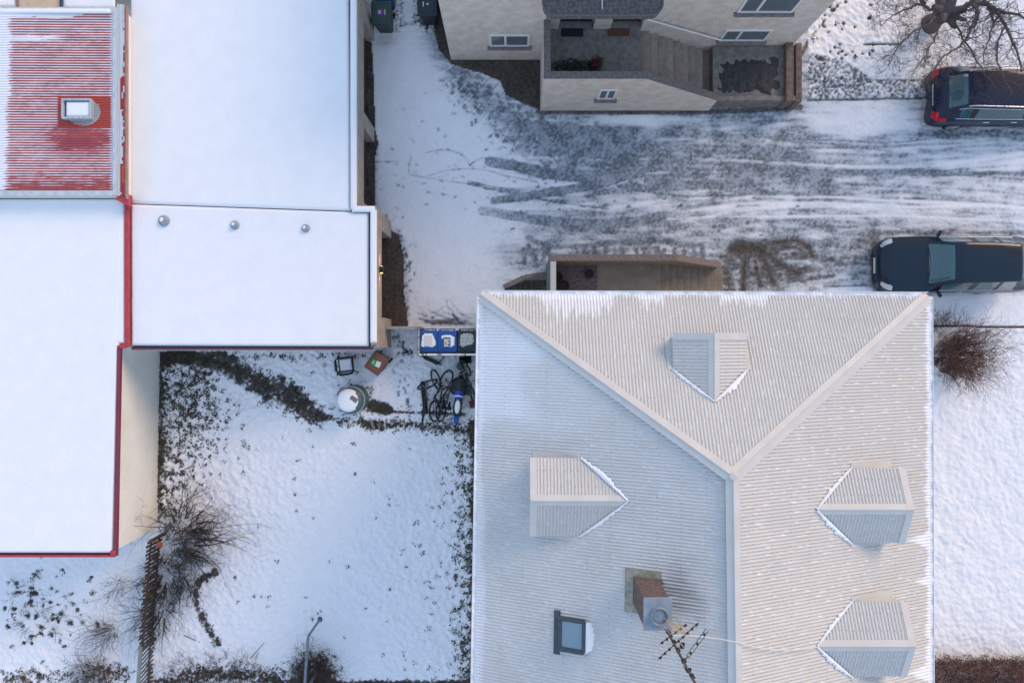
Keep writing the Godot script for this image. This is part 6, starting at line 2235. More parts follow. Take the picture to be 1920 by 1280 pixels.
# ---------------------------------------------------------------- bicycles and the rest of the yard
# x is forward, y up; lean turns it about its wheels' line, steer turns the front wheel
func bicycle(label: String, at: Vector3, heading: float, lean: float, steer: float, colour: Color, key: String, extras := []) -> Node3D:
	var t := thing("bicycle", label, "bicycle", at, "bicycles left in the yard")
	t.basis = Basis(Vector3.UP, heading) * Basis(Vector3.RIGHT, lean)
	var fm := paint("bike_" + key, colour, 0.4, 0.2)
	var black := paint("bike_black", s8(20, 22, 26), 0.7)
	var steel := paint("steel", s8(120, 124, 128), 0.4, 0.6)
	var r := 0.335
	var head := Vector3(0.40, 0.78, 0)
	var fs := Basis(Vector3(-0.28, 0.96, 0).normalized(), steer)
	var fa: Vector3 = head + fs * (Vector3(0.56, r, 0) - head)
	for q in [[Vector3(-0.50, r, 0), Vector3(0, 0, 1), 0], [fa, fs * Vector3(0, 0, 1), 1]]:
		var mb := MB.new()
		mb.ring(q[0], q[1], r, 0.032, 30, 6)
		var w := part(t, "wheel", mb, black, true)
		mb = MB.new()
		mb.ring(q[0], q[1], r - 0.026, 0.008, 30, 4)
		mb.tube([q[0] - q[1] * 0.05, q[0] + q[1] * 0.05], [0.02, 0.02], 8)
		part(w, "rim", mb, steel, true)
		mb = MB.new()
		var x: Vector3 = q[1].cross(Vector3.UP).normalized()
		for k in 12:
			var a := TAU * k / 12.0
			mb.tube([q[0], q[0] + (x * cos(a) + x.cross(q[1]) * sin(a)) * (r - 0.02)], [0.0022, 0.0022], 3, false)
		part(w, "spokes", mb, steel, true)
	var bb := Vector3(-0.06, 0.29, 0)
	var st := Vector3(-0.20, 0.74, 0)
	var mb := MB.new()
	for q in [[bb, st], [bb, head - Vector3(0.02, 0.12, 0)], [st - Vector3(-0.03, 0.1, 0), head]]:
		mb.tube([q[0], q[1]], [0.025, 0.025], 8)
	for s: float in [-1.0, 1.0]:
		mb.tube([bb + Vector3(0, 0, 0.03 * s), Vector3(-0.50, r, 0.06 * s)], [0.011, 0.010], 6)
		mb.tube([st - Vector3(-0.03, 0.1, 0), Vector3(-0.50, r, 0.06 * s)], [0.010, 0.009], 6)
	mb.tube([head - Vector3(0.03, 0.13, 0), head + Vector3(-0.02, 0.06, 0)], [0.023, 0.023], 8)
	part(t, "frame", mb, fm, true)
	mb = MB.new()
	for s: float in [-1.0, 1.0]:
		mb.tube([head + fs * Vector3(0.03, -0.12, 0.055 * s), fa + fs * Vector3(0, 0, 0.055 * s)], [0.013, 0.011], 6)
	part(t, "fork", mb, fm, true)
	mb = MB.new()
	var hb := head + Vector3(-0.03, 0.20, 0)
	mb.tube([head, hb], [0.014, 0.014], 6)
	mb.tube([hb + fs * Vector3(-0.09, 0.03, -0.30), hb + fs * Vector3(0.03, 0.03, -0.14), hb, hb + fs * Vector3(0.03, 0.03, 0.14), hb + fs * Vector3(-0.09, 0.03, 0.30)], [0.014, 0.013, 0.013, 0.013, 0.014], 6)
	var hbar := part(t, "handlebar", mb, steel, true)
	for s: float in [-1.0, 1.0]:
		mb = MB.new()
		mb.tube([hb + fs * Vector3(-0.05, 0.03, 0.24 * s), hb + fs * Vector3(-0.10, 0.03, 0.32 * s)], [0.02, 0.02], 8)
		part(hbar, "grip", mb, black, true)
	mb = MB.new()
	var pts := PackedVector2Array([Vector2(0.14, -0.02), Vector2(0.14, 0.02), Vector2(0.02, 0.035), Vector2(-0.07, 0.085), Vector2(-0.13, 0.08), Vector2(-0.14, 0), Vector2(-0.13, -0.08), Vector2(-0.07, -0.085), Vector2(0.02, -0.035)])
	mb.prism(pts, 0.0, 0.05)
	for i in mb.v.size():
		mb.v[i] += st + Vector3(-0.04, 0.10, 0)
	mb.tube([st, st + Vector3(-0.03, 0.11, 0)], [0.014, 0.014], 6)
	part(t, "saddle", mb, black, true)
	mb = MB.new()
	mb.ring(bb, Vector3(0, 0, 1), 0.09, 0.008, 18, 4)
	mb.tube([bb + Vector3(0, 0, 0.04), bb + Vector3(0.10, -0.13, 0.05), bb + Vector3(0.10, -0.13, 0.15)], [0.01, 0.01, 0.02], 6)
	mb.tube([bb + Vector3(0, 0, -0.04), bb + Vector3(-0.10, 0.13, -0.05), bb + Vector3(-0.10, 0.13, -0.15)], [0.01, 0.01, 0.02], 6)
	part(t, "crank", mb, black, true)
	if "rack" in extras:
		mb = MB.new()
		for s in [-0.06, -0.02, 0.02, 0.06]:
			mb.tube([Vector3(-0.22, 0.70, s), Vector3(-0.72, 0.70, s)], [0.007, 0.007], 5)
		mb.tube([Vector3(-0.72, 0.70, -0.06), Vector3(-0.72, 0.70, 0.06)], [0.007, 0.007], 5)
		for s: float in [-1.0, 1.0]:
			mb.tube([Vector3(-0.55, 0.70, 0.06 * s), Vector3(-0.50, r, 0.07 * s)], [0.006, 0.006], 5)
		part(t, "rack", mb, black, true)
	if "basket" in extras:
		mb = MB.new()
		for k in 4:
			mb.ring(Vector3(0.62, 0.80 + 0.07 * k, 0), Vector3.UP, 0.13 + 0.012 * k, 0.006, 16, 4)
		for k in 10:
			var a := TAU * k / 10.0
			mb.tube([Vector3(0.62 + 0.13 * cos(a), 0.80, 0.13 * sin(a)), Vector3(0.62 + 0.166 * cos(a), 1.01, 0.166 * sin(a))], [0.005, 0.005], 4)
		part(t, "basket", mb, paint("wicker", s8(96, 66, 62), 0.8), true)
	return t

func build_yard_things() -> void:
	# bicycles, leaning and tangled
	bicycle("black bicycle with rear rack, second from the west in the yard tangle", W(807, 738, 0) + Vector3(0.0, 0.025, 0.05), PI * 0.5 - 0.05, 0.62, 0.35, s8(30, 32, 36), "black", ["rack"])
	bicycle("green framed bicycle between the racked bicycle and the blue motorbike", W(823, 740, 0) + Vector3(0.0, 0.025, 0.0), PI * 0.5 - 0.16, 0.55, -0.3, s8(28, 62, 52), "green")
	bicycle("dark bicycle with wicker basket half hidden by the white house eave", W(884, 716, 0) + Vector3(0.0, 0.025, 0.0), PI * 0.5 + 0.25, -0.12, 0.25, s8(54, 46, 66), "plum", ["basket"])
	bicycle("dark bicycle westmost in the yard tangle, handlebar turned out", W(797, 746, 0) + Vector3(0.0, 0.025, 0.06), PI * 0.5 - 0.12, 0.10, -1.1, s8(34, 42, 44), "slate")
	# the motorbike
	var mt := thing("motorbike", "small blue and black motorbike parked by the white house wall", "motorbike", W(862, 742, 0) + Vector3(0, 0.025, 0.06), "", PI * 0.5 - 0.10)
	var black := paint("moto_black", s8(18, 20, 26), 0.45)
	var blue := paint("moto_blue", s8(24, 70, 158), 0.3)
	var mb := MB.new()
	for x in [-0.60, 0.62]:
		mb = MB.new()
		mb.ring(Vector3(x, 0.29, 0), Vector3(0, 0, 1), 0.24, 0.055, 26, 8)
		var w := part(mt, "wheel", mb, paint("tyre", s8(22, 22, 24), 0.85), true)
		mb = MB.new()
		mb.lathe(Vector3(x, 0.29, 0), [[0.0, -0.04], [0.06, -0.04], [0.06, 0.04], [0.0, 0.04]], 14, Basis(Vector3.RIGHT, PI * 0.5))
		for k in 5:
			var a := TAU * k / 5.0
			mb.tube([Vector3(x, 0.29, 0), Vector3(x + 0.2 * cos(a), 0.29 + 0.2 * sin(a), 0)], [0.015, 0.012], 5)
		part(w, "rim", mb, paint("alloy", s8(178, 182, 188), 0.35, 0.6), true)
	mb = MB.new()
	mb.box(Vector3(0.02, 0.40, 0), Vector3(0.55, 0.30, 0.26), 0.05)
	mb.tube([Vector3(0.40, 0.78, 0.10), Vector3(0.62, 0.29, 0.10)], [0.025, 0.022], 8)
	mb.tube([Vector3(0.40, 0.78, -0.10), Vector3(0.62, 0.29, -0.10)], [0.025, 0.022], 8)
	mb.tube([Vector3(0.0, 0.3, 0.08), Vector3(-0.6, 0.29, 0.10)], [0.03, 0.025], 8)
	mb.tube([Vector3(0.0, 0.3, -0.08), Vector3(-0.6, 0.29, -0.10)], [0.03, 0.025], 8)
	part(mt, "chassis", mb, black, true)
	for q in [["tank", Vector3(0.20, 0.74, 0), Vector3(0.24, 0.13, 0.16), blue], ["front_fairing", Vector3(0.52, 0.80, 0), Vector3(0.24, 0.18, 0.26), black], ["side_cover", Vector3(0.34, 0.60, 0), Vector3(0.26, 0.24, 0.33), black]]:
		mb = MB.new()
		ellipsoid(mb, q[1], q[2])
		part(mt, q[0], mb, q[3], true)
	mb = MB.new()
	mb.prism(PackedVector2Array([Vector2(0.06, -0.10), Vector2(0.06, 0.10), Vector2(-0.25, 0.15), Vector2(-0.5, 0.12), Vector2(-0.58, 0.0), Vector2(-0.5, -0.12), Vector2(-0.25, -0.15)]), 0.66, 0.78)
	var seat := part(mt, "seat", mb, black, true)
	mb = MB.new()
	ellipsoid(mb, Vector3(-0.24, 0.775, 0.0), Vector3(0.23, 0.03, 0.09))
	part(seat, "snow_patch", mb, snow_mat(), true).set_meta("kind", "stuff")
	mb = MB.new()
	mb.prism(PackedVector2Array([Vector2(-0.50, -0.10), Vector2(-0.50, 0.10), Vector2(-0.74, 0.08), Vector2(-0.86, 0.0), Vector2(-0.74, -0.08)]), 0.64, 0.70)
	part(mt, "rear_fender", mb, blue, true)
	mb = MB.new()
	mb.tube([Vector3(0.28, 0.98, -0.36), Vector3(0.38, 0.98, -0.18), Vector3(0.40, 0.92, 0), Vector3(0.38, 0.98, 0.18), Vector3(0.28, 0.98, 0.36)], [0.02, 0.015, 0.015, 0.015, 0.02], 8)
	part(mt, "handlebar", mb, black, true)
	mb = MB.new()
	mb.tube([Vector3(0.10, 0.80, -0.14), Vector3(0.13, 0.87, 0), Vector3(0.10, 0.80, 0.14)], [0.022, 0.026, 0.022], 8)
	part(mt, "windscreen_trim", mb, paint("white_paint", s8(226, 226, 224), 0.5), true)
	mb = MB.new()
	mb.box(Vector3(0.75, 0.62, 0), Vector3(0.28, 0.03, 0.13), 0.012)
	part(mt, "front_fender", mb, black, true)
	# a kick scooter lying by the enclosure
	var ks := thing("kick_scooter", "dark kick scooter lying in the snow below the bin enclosure", "scooter", W(811, 676, 0) + Vector3(0, 0.04, 0), "", -0.42)
	mb = MB.new()
	mb.box(Vector3(-0.05, 0.06, 0), Vector3(0.52, 0.035, 0.13), 0.015)
	part(ks, "deck", mb, paint("bike_black", s8(20, 22, 26), 0.7), true)
	mb = MB.new()
	mb.tube([Vector3(0.22, 0.07, 0), Vector3(0.30, 0.09, -0.26)], [0.018, 0.016], 8)
	mb.tube([Vector3(0.24, 0.09, -0.29), Vector3(0.36, 0.09, -0.24)], [0.015, 0.015], 6)
	part(ks, "steering_post", mb, paint("dark_plastic", s8(38, 38, 44), 0.6), true)
	for x in [-0.34, 0.27]:
		mb = MB.new()
		mb.lathe(Vector3(x, 0.06, 0), [[0.0, -0.02], [0.055, -0.02], [0.065, 0.0], [0.055, 0.02], [0.0, 0.02]], 16, Basis(Vector3.RIGHT, PI * 0.5))
		part(ks, "wheel", mb, paint("tyre", s8(22, 22, 24), 0.85), true)
	# small things by the wall
	mb = MB.new()
	var p := W(863, 687, 0.15) * Vector3(1, 0, 1) + Vector3(0, 0.15, 0)
	var bl := thing("ball", "teal blue ball lying beside the motorbike", "ball", p)
	ellipsoid(mb, p, Vector3(0.125, 0.125, 0.125))
	part(bl, "skin", mb, paint("teal_ball", s8(66, 122, 140), 0.35))
	mb = MB.new()
	mb.ring(p, Vector3(0.3, 1, 0.2), 0.1255, 0.004, 24, 4)
	part(bl, "seam", mb, paint("ball_seam", s8(40, 84, 100), 0.5))
	var cr := thing("bottle_crate", "dark green crate by the wall of the white house", "crate", W(873, 674, 0) + Vector3(0, 0.03, 0), "", 0.05)
	mb = MB.new()
	for q in [[Vector3(0, 0.13, -0.11), Vector3(0.40, 0.24, 0.02)], [Vector3(0, 0.13, 0.11), Vector3(0.40, 0.24, 0.02)], [Vector3(-0.19, 0.13, 0), Vector3(0.02, 0.24, 0.20)], [Vector3(0.19, 0.13, 0), Vector3(0.02, 0.24, 0.20)], [Vector3(0, 0.02, 0), Vector3(0.36, 0.02, 0.2)]]:
		mb.box(q[0], q[1], 0.006)
	part(cr, "box_walls", mb, paint("crate_green", s8(20, 54, 50), 0.6), true)
	mb = MB.new()
	for k in 4:
		mb.lathe(Vector3(-0.13 + 0.088 * k, 0.03, 0.0), [[0.035, 0.0], [0.035, 0.15], [0.014, 0.2], [0.014, 0.26], [0.0, 0.26]], 10)
	part(cr, "bottles", mb, paint("bottle_green", s8(18, 40, 34), 0.15), true)
	var rc := thing("red_toolbox", "red plastic box on the ground close to the motorbike", "box", W(887, 757, 0) + Vector3(0, 0.03, 0), "", 0.2)
	mb = MB.new()
	mb.box(Vector3(0, 0.10, 0), Vector3(0.22, 0.18, 0.24), 0.02)
	part(rc, "case", mb, paint("red_plastic", s8(122, 26, 48), 0.4), true)
	mb = MB.new()
	mb.tube([Vector3(-0.07, 0.19, 0), Vector3(-0.06, 0.23, 0), Vector3(0.06, 0.23, 0), Vector3(0.07, 0.19, 0)], [0.012, 0.012, 0.012, 0.012], 6)
	part(rc, "handle", mb, paint("dark_plastic", s8(38, 38, 44), 0.6), true)
	# the garden chair filled with snow
	var gc := thing("garden_chair", "black garden chair with snow on its seat below the garage edge", "chair", W(648, 684, 0.45) * Vector3(1, 0, 1) + Vector3(0, 0.03, 0), "", 0.12)
	var cm := paint("chair_black", s8(26, 28, 34), 0.6)
	mb = MB.new()
	mb.box(Vector3(0, 0.40, 0), Vector3(0.50, 0.04, 0.50), 0.015)
	var st := part(gc, "seat", mb, paint("chair_grey", s8(88, 98, 112), 0.7), true)
	part(st, "snow_patch", blanket(Vector3(-0.19, 0.418, -0.19), Vector3(0.19, 0.418, -0.19), Vector3(0.19, 0.418, 0.17), Vector3(-0.19, 0.418, 0.17), 0.03, 0.05, 0.08, 2.0, 0.01), snow_mat(), true).set_meta("kind", "stuff")
	mb = MB.new()
	mb.tube([Vector3(-0.24, 0.46, 0.20), Vector3(-0.24, 0.72, 0.28), Vector3(-0.15, 0.80, 0.30), Vector3(0.15, 0.80, 0.30), Vector3(0.24, 0.72, 0.28), Vector3(0.24, 0.46, 0.20)], [0.03, 0.035, 0.04, 0.04, 0.035, 0.03], 8)
	part(gc, "backrest", mb, cm, true)
	for s: float in [-1.0, 1.0]:
		mb = MB.new()
		mb.tube([Vector3(0.27 * s, 0.60, 0.22), Vector3(0.28 * s, 0.62, -0.20), Vector3(0.26 * s, 0.42, -0.25)], [0.028, 0.03, 0.022], 8)
		part(gc, "armrest", mb, cm, true)
		for z in [-0.24, 0.24]:
			mb = MB.new()
			mb.tube([Vector3(0.24 * s, 0.42, z * 0.9), Vector3(0.30 * s, 0.0, z * 1.25)], [0.022, 0.018], 8)
			part(gc, "leg", mb, cm, true)
	mb = MB.new()
	mb.tube([Vector3(-0.24, 0.42, -0.25), Vector3(0.24, 0.42, -0.25)], [0.024, 0.024], 8)
	part(gc, "front_rail", mb, cm, true)
	mb = MB.new()
	mb.box(Vector3(-0.37, 0.33, 0.0), Vector3(0.06, 0.04, 0.34), 0.015)
	mb.between(Vector3(-0.37, 0.33, 0.02), Vector3(-0.25, 0.40, 0.02), 0.03, 0.03)
	part(gc, "side_bar", mb, cm, true)
	# the round compost drum
	var cp := W(667, 747, 0.0) + Vector3(-0.02, 0.03, 0.0)
	var cd := thing("compost_drum", "round grey green compost drum with snow on its lid", "composter", cp)
	var dm := mottled("drum_plastic", s8(68, 92, 96), s8(92, 116, 118), 0.2, 0.6, 0.0, 61)
	mb = MB.new()
	mb.lathe(cp, [[0.47, 0.0], [0.46, 0.25], [0.44, 0.50], [0.42, 0.62]], 30)
	part(cd, "barrel", mb, dm)
	mb = MB.new()
	mb.lathe(cp, [[0.42, 0.60], [0.46, 0.62], [0.46, 0.68], [0.43, 0.70], [0.40, 0.74], [0.38, 0.80], [0.30, 0.86], [0.0, 0.88]], 30)
	var ld := part(cd, "lid", mb, dm)
	mb = MB.new()
	mb.ring(cp + Vector3.UP * 0.68, Vector3.UP, 0.452, 0.014, 34, 6)
	part(ld, "rim_frost", mb, paint("frost_line", s8(176, 190, 198), 0.8))
	mb = MB.new()
	mb.lathe(cp + Vector3(-0.05, 0.80, 0.0), [[0.385, -0.06], [0.37, 0.03], [0.30, 0.085], [0.16, 0.11], [0.0, 0.115]], 30)
	part(ld, "snow_cap", mb, snow_mat()).set_meta("kind", "stuff")
	mb = MB.new()
	mb.box(cp + Vector3(0.14, 0.905, -0.05), Vector3(0.26, 0.04, 0.15), 0.018, Basis(Vector3.UP, -0.6) * Basis(Vector3.RIGHT, 0.05))
	part(ld, "handle", mb, paint("drum_handle", s8(112, 116, 124), 0.7))
	# a piece of cut wood and a brown sack by the drum
	mb = MB.new()
	p = W(699, 796, 0)
	mb.tube([p + Vector3(-0.06, 0.06, -0.16), p + Vector3(0.05, 0.06, 0.12)], [0.05, 0.055], 8)
	single("log", mb, mottled("cut_wood", s8(118, 106, 98), s8(150, 138, 128), 0.08, 0.9, 0.4, 62), "short pale log lying at the lawn edge near the compost drum", "log", p)
	mb = MB.new()
	mb.box(Vector3(W(797, 745).x - 0.02, 0.1, W(797, 745).z), Vector3(0.16, 0.16, 1.1), 0.05, Basis(Vector3.UP, 0.10))
	single("sack_roll", mb, mottled("tarp", s8(22, 30, 36), s8(40, 50, 54), 0.1, 0.8, 0.6, 63), "long dark rolled tarpaulin under the westmost bicycle", "tarpaulin", W(797, 745))

func ellipsoid(mb: MB, c: Vector3, s: Vector3, seg := 18, rows := 10) -> void:
	for j in rows:
		for i in seg:
			var p := []
			for o in [[0, 0], [0, 1], [1, 1], [1, 0]]:
				var a: float = TAU * (i + o[0]) / seg
				var b: float = PI * (j + o[1]) / rows - PI * 0.5
				p.append(Vector3(cos(b) * cos(a), sin(b), cos(b) * sin(a)))
			var k := mb.v.size()
			for q in p:
				mb.v.append(c + q * s)
				mb.n.append((q / s).normalized())
				mb.c.append(mb.col)
			mb.ix.append(k); mb.ix.append(k + 2); mb.ix.append(k + 1)
			mb.ix.append(k); mb.ix.append(k + 3); mb.ix.append(k + 2)

# ---------------------------------------------------------------- the garden: fence, post, leaves on the snow
func build_garden() -> void:
	# picket fence
	var a := W(303, 1000)
	var b := W(287, 1196)
	var f := thing("picket_fence", "weathered picket fence between the shrubs by the cream wall", "fence", (a + b) * 0.5)
	var wood := mottled("weathered", s8(62, 52, 50), s8(96, 84, 80), 0.15, 0.95, 0.4, 64)
	var n := 27
	for k in n:
		var p := a.lerp(b, (k + 0.5) / n)
		var mb := MB.new()
		mb.box(p + Vector3(0, 0.53 + rng.randf_range(-0.03, 0.03), 0), Vector3(0.022, 1.04, 0.075), 0.004, Basis(Vector3.RIGHT, rng.randfn(0, 0.02)) * Basis(Vector3.FORWARD, rng.randfn(0, 0.03)))
		part(f, "picket", mb, wood)
	for y in [0.25, 0.85]:
		var mb := MB.new()
		mb.between(a + Vector3(0.035, y, 0), b + Vector3(0.035, y, 0), 0.04, 0.09, 0.005)
		part(f, "rail", mb, wood)
	for t in [0.0, 0.5, 1.0]:
		var mb := MB.new()
		mb.box(a.lerp(b, t) + Vector3(0.09, 0.5, 0), Vector3(0.09, 1.05, 0.09), 0.008)
		part(f, "post", mb, wood)
	# the pale railed stretch at the picture's edge
	a = W(290, 1196)
	b = W(283, 1300)
	f = thing("trellis_fence", "low trellis fence with a pale green top rail running off the picture bottom", "fence", (a + b) * 0.5)
	var m2 := mottled("green_rail", s8(104, 116, 116), s8(140, 150, 148), 0.2, 0.8, 0.2, 65)
	var mb := MB.new()
	mb.between(a + Vector3(0, 1.0, -0.1), b + Vector3(0, 1.0, 0), 0.12, 0.06, 0.01)
	part(f, "top_rail", mb, m2)
	for k in 13:
		var p := a.lerp(b, (k + 0.5) / 13.0)
		mb = MB.new()
		mb.between(p + Vector3(-0.01, 0.02, -0.08), p + Vector3(-0.01, 0.97, 0.06), 0.02, 0.045, 0.003)
		part(f, "slat", mb, wood)
	mb = MB.new()
	mb.between(a + Vector3(0.03, 0.4, 0), b + Vector3(0.03, 0.4, 0), 0.03, 0.06, 0.004)
	part(f, "rail", mb, wood)
	# an orange ball-shaped float on the fence post
	var op := W(298, 1021, 1.0)
	mb = MB.new()
	var fb := thing("float_ball", "orange red ball caught at the top of the picket fence", "ball", op + Vector3(0.03, 0.0, 0.0))
	ellipsoid(mb, op, Vector3(0.10, 0.10, 0.10))
	part(fb, "shell", mb, mottled("orange_ball", s8(142, 66, 52), s8(168, 84, 66), 0.1, 0.7, 0.0, 66))
	mb = MB.new()
	mb.tube([op - Vector3.UP * 0.12, op - Vector3.UP * 0.90], [0.012, 0.012], 6)
	part(fb, "stake", mb, wood)
	# the bent pipe post
	var pp := W(600, 1160)
	var pt := thing("bent_pipe_post", "bent grey metal pipe standing in the snowy lawn", "post", pp)
	var gal := mottled("grey_pipe", s8(96, 110, 126), s8(128, 142, 156), 0.2, 0.5, 0.0, 67)
	mb = MB.new()
	var e := W(575, 1192, 1.55)
	e.x = pp.x + 0.0
	e.z = pp.z + 0.0
	var end := W(570, 1300, 1.75)
	mb.tube([pp - Vector3.UP * 0.02, pp + Vector3.UP * 1.45, pp + Vector3(0.0, 1.53, 0.03), pp.lerp(Vector3(end.x, 0, end.z), 0.06) + Vector3.UP * 1.57, end], [0.04, 0.04, 0.04, 0.042, 0.046], 10)
	part(pt, "pipe", mb, gal)
	mb = MB.new()
	mb.lathe(pp, [[0.085, 0.0], [0.085, 0.05], [0.05, 0.07], [0.05, 0.03]], 14)
	part(pt, "foot", mb, paint("foot_iron", s8(42, 48, 60), 0.6))
	mb = MB.new()
	mb.tube([end, end + Vector3(0, -1.74, 0.02)], [0.046, 0.046], 10)
	part(pt, "far_leg", mb, gal)
	# a bare stick in the snow, and thin canes
	for q in [[470, 1233, 495, 1205, "thin bare stick poking out of the lawn snow"], [345, 1190, 375, 1203, "short dark cane lying on the snow by the fence"]]:
		mb = MB.new()
		var s0 := W(q[0], q[1]) + Vector3.UP * 0.03
		var s1 := W(q[2], q[3], 0.25) if q[0] > 400 else W(q[2], q[3]) + Vector3.UP * 0.045
		mb.tube([s0, s1], [0.012, 0.010], 5)
		single("stick", mb, paint("stick", s8(84, 74, 74), 0.9), q[4], "stick", s0)
	# fallen leaves and grass poking through the snow
	leaves_on_snow()
	edging_stones()

func edging_stones() -> void:
	var r := RandomNumberGenerator.new()
	r.seed = 88
	var path := [[402, 1072], [384, 1082], [372, 1090], [367, 1110], [369, 1132], [378, 1155], [388, 1172], [398, 1190], [409, 1205]]
	var words := ["topmost", "second", "third", "fourth", "fifth", "sixth", "seventh", "eighth", "lowest"]
	for i in path.size():
		var mb := MB.new()
		ellipsoid(mb, Vector3.ZERO, Vector3(1, 1, 1), 10, 6)
		var at := W(path[i][0], path[i][1])
		var s := Vector3(r.randf_range(0.07, 0.16), r.randf_range(0.05, 0.09), r.randf_range(0.06, 0.11))
		var bs := Basis(Vector3.UP, r.randf() * TAU)
		for k in mb.v.size():
			var p := mb.v[k]
			p *= 1.0 + 0.28 * nz_c.get_noise_3d(p.x * 22 + i * 30, p.y * 22, p.z * 22)
			mb.v[k] = at + Vector3.UP * 0.03 + bs * (p * s)
			mb.n[k] = (bs * (mb.n[k] / s)).normalized()
		single("edging_stone", mb, mottled("mossy_stone", s8(52, 52, 54), s8(94, 88, 86), 0.08, 0.95, 0.5, 68), "%s of the dark edging stones curving round the bed" % words[i], "stone", at, "edging stones")

func leaf_zone(px: float, py: float) -> float:
	var d := 0.0
	if px > 296 and px < 897 and py > 662:
		d += 0.6 * exp(-(px - 298.0) / 30.0) * sm(1030.0, 900.0, py)
		d += 0.13 * exp(-(px - 298.0) / 110.0) * sm(1000.0, 800.0, py)
		d += 0.8 * exp(-absf(893.0 - px) / 16.0) * sm(780.0, 830.0, py)
		d += 0.10 * exp(-absf(893.0 - px) / 45.0) * sm(780.0, 900.0, py)
		d += 0.005
	var i := int((py - GY0) / GSTEP) * GNX + int((px - GX0) / GSTEP)
	if i > 0 and i < g_soil.size():
		d += (1.2 if py < 800.0 and px > 330.0 or py > 1200.0 else 0.6) * g_soil[i] * (1.0 if py > 655.0 else 0.0)
		if py < 190.0 and px > 1515.0:
			d += 0.3 * g_soil[i]
	return d

func leaves_on_snow() -> void:
	var r := RandomNumberGenerator.new()
	r.seed = 404
	var clump := noise(0.05, 77, 2)
	var green := MB.new()
	var brown := MB.new()
	var tries := 190000
	for k in tries:
		var px := r.randf_range(0, 1920)
		var py := r.randf_range(600, 1282) if k % 12 else r.randf_range(0, 190)
		var d := leaf_zone(px, py)
		if r.randf() > d * 0.34 * clampf(0.75 + clump.get_noise_2d(px, py) * 1.6, 0.0, 1.6):
			continue
		var p := W(px, py)
		p.y = g_h[int((py - GY0) / GSTEP) * GNX + int((px - GX0) / GSTEP)] + 0.012
		var wet := (px > 330 and px < 480 and py < 760) or py > 790
		var mb: MB = green if px < 1700.0 and r.randf() < (0.55 if wet else 0.35) else brown
		var g := mb == green
		for j in r.randi_range(3, 8):
			var a := r.randf() * TAU
			var l := r.randf_range(0.016, 0.05)
			var x := Vector3(cos(a), r.randf_range(-0.1, 0.35), sin(a)) * l
			var y := Vector3(-sin(a), r.randf_range(-0.2, 0.3), cos(a)) * l * r.randf_range(0.3, 0.55)
			var c := p + Vector3(r.randfn(0, 0.042), r.randf_range(0.0, 0.02), r.randfn(0, 0.042))
			mb.col = (Color(0.026, 0.036, 0.028).lerp(Color(0.075, 0.09, 0.055), r.randf())) if g else (Color(0.034, 0.027, 0.024).lerp(Color(0.15, 0.095, 0.062), r.randf() * r.randf() if py < 1215.0 and px < 1700.0 else 0.3 + 0.7 * r.randf()))
			mb.tri(c - x, c + y, c + x * 0.9 + Vector3.UP * 0.012)
			mb.tri(c - x, c + x * 0.9 + Vector3.UP * 0.012, c - y)
	setting("grass", green, tinted("leaf", 0.8), "stuff", "dark green weeds and grass poking through the garden snow", "grass")
	setting("fallen_leaves", brown, tinted("leaf", 0.8), "stuff", "brown fallen leaves scattered on the garden snow", "leaves")

# ---------------------------------------------------------------- bare shrubs, the tree and the hedges
func twig(mb: MB, r: RandomNumberGenerator, p: Vector3, dir: Vector3, length: float, rad: float, depth: int, lift: float, kids := 1.4, wander := 0.2) -> void:
	var n := 4
	var pts := [p]
	var radii := [rad]
	var d := dir.normalized()
	for i in n:
		d = (d + Vector3(r.randfn(0, wander), r.randfn(0, wander) + lift, r.randfn(0, wander))).normalized()
		p += d * length / n
		if p.y < 0.03:
			p.y = 0.03
		pts.append(p)
		radii.append(rad * (1.0 - 0.7 * (i + 1) / n))
		if depth > 0:
			var m := int(kids) + (1 if r.randf() < kids - int(kids) else 0)
			for k in m:
				var s := Vector3(r.randfn(0, 1), r.randfn(0, 1), r.randfn(0, 1)).cross(d).normalized()
				twig(mb, r, p, d * 0.75 + s * 0.7, length * r.randf_range(0.38, 0.62), maxf(radii[i + 1] * 0.75, 0.0048), depth - 1, lift, kids, wander)
	mb.tube(pts, radii, 4 if rad > 0.012 else 3, false)

# stems from a foot; fan is a bias direction
func bare_shrub(label: String, foot: Vector3, stems: int, height: float, spread: float, fan: Vector3, cols: Array, sd: int, called := "bare_shrub", rad := 0.013, depth := 2, kids := 1.5, foot_r := 0.12, wander := 0.16) -> Node3D:
	var t := thing(called, label, "shrub", foot, "bare garden shrubs")
	var r := RandomNumberGenerator.new()
	r.seed = sd
	var thick := MB.new()
	var fine := MB.new()
	for k in stems:
		var a := r.randf() * TAU
		var o := Vector3(cos(a), 0, sin(a)) * foot_r * sqrt(r.randf())
		var d := Vector3(cos(a) * spread * r.randf_range(0.4, 1.2), 1.0, sin(a) * spread * r.randf_range(0.4, 1.2)) + fan * r.randf_range(0.5, 1.3)
		thick.col = cols[0].lerp(cols[1], r.randf())
		fine.col = cols[0].lerp(cols[1], r.randf())
		twig(thick if k % 3 == 0 else fine, r, foot + o, d, height * r.randf_range(0.6, 1.1), rad * r.randf_range(0.8, 1.2) * (1.0 if k % 3 == 0 else 0.7), depth, 0.03, kids, wander)
	part(t, "stems", thick, tinted("bark", 0.9))
	part(t, "twigs", fine, tinted("bark", 0.9))
	return t

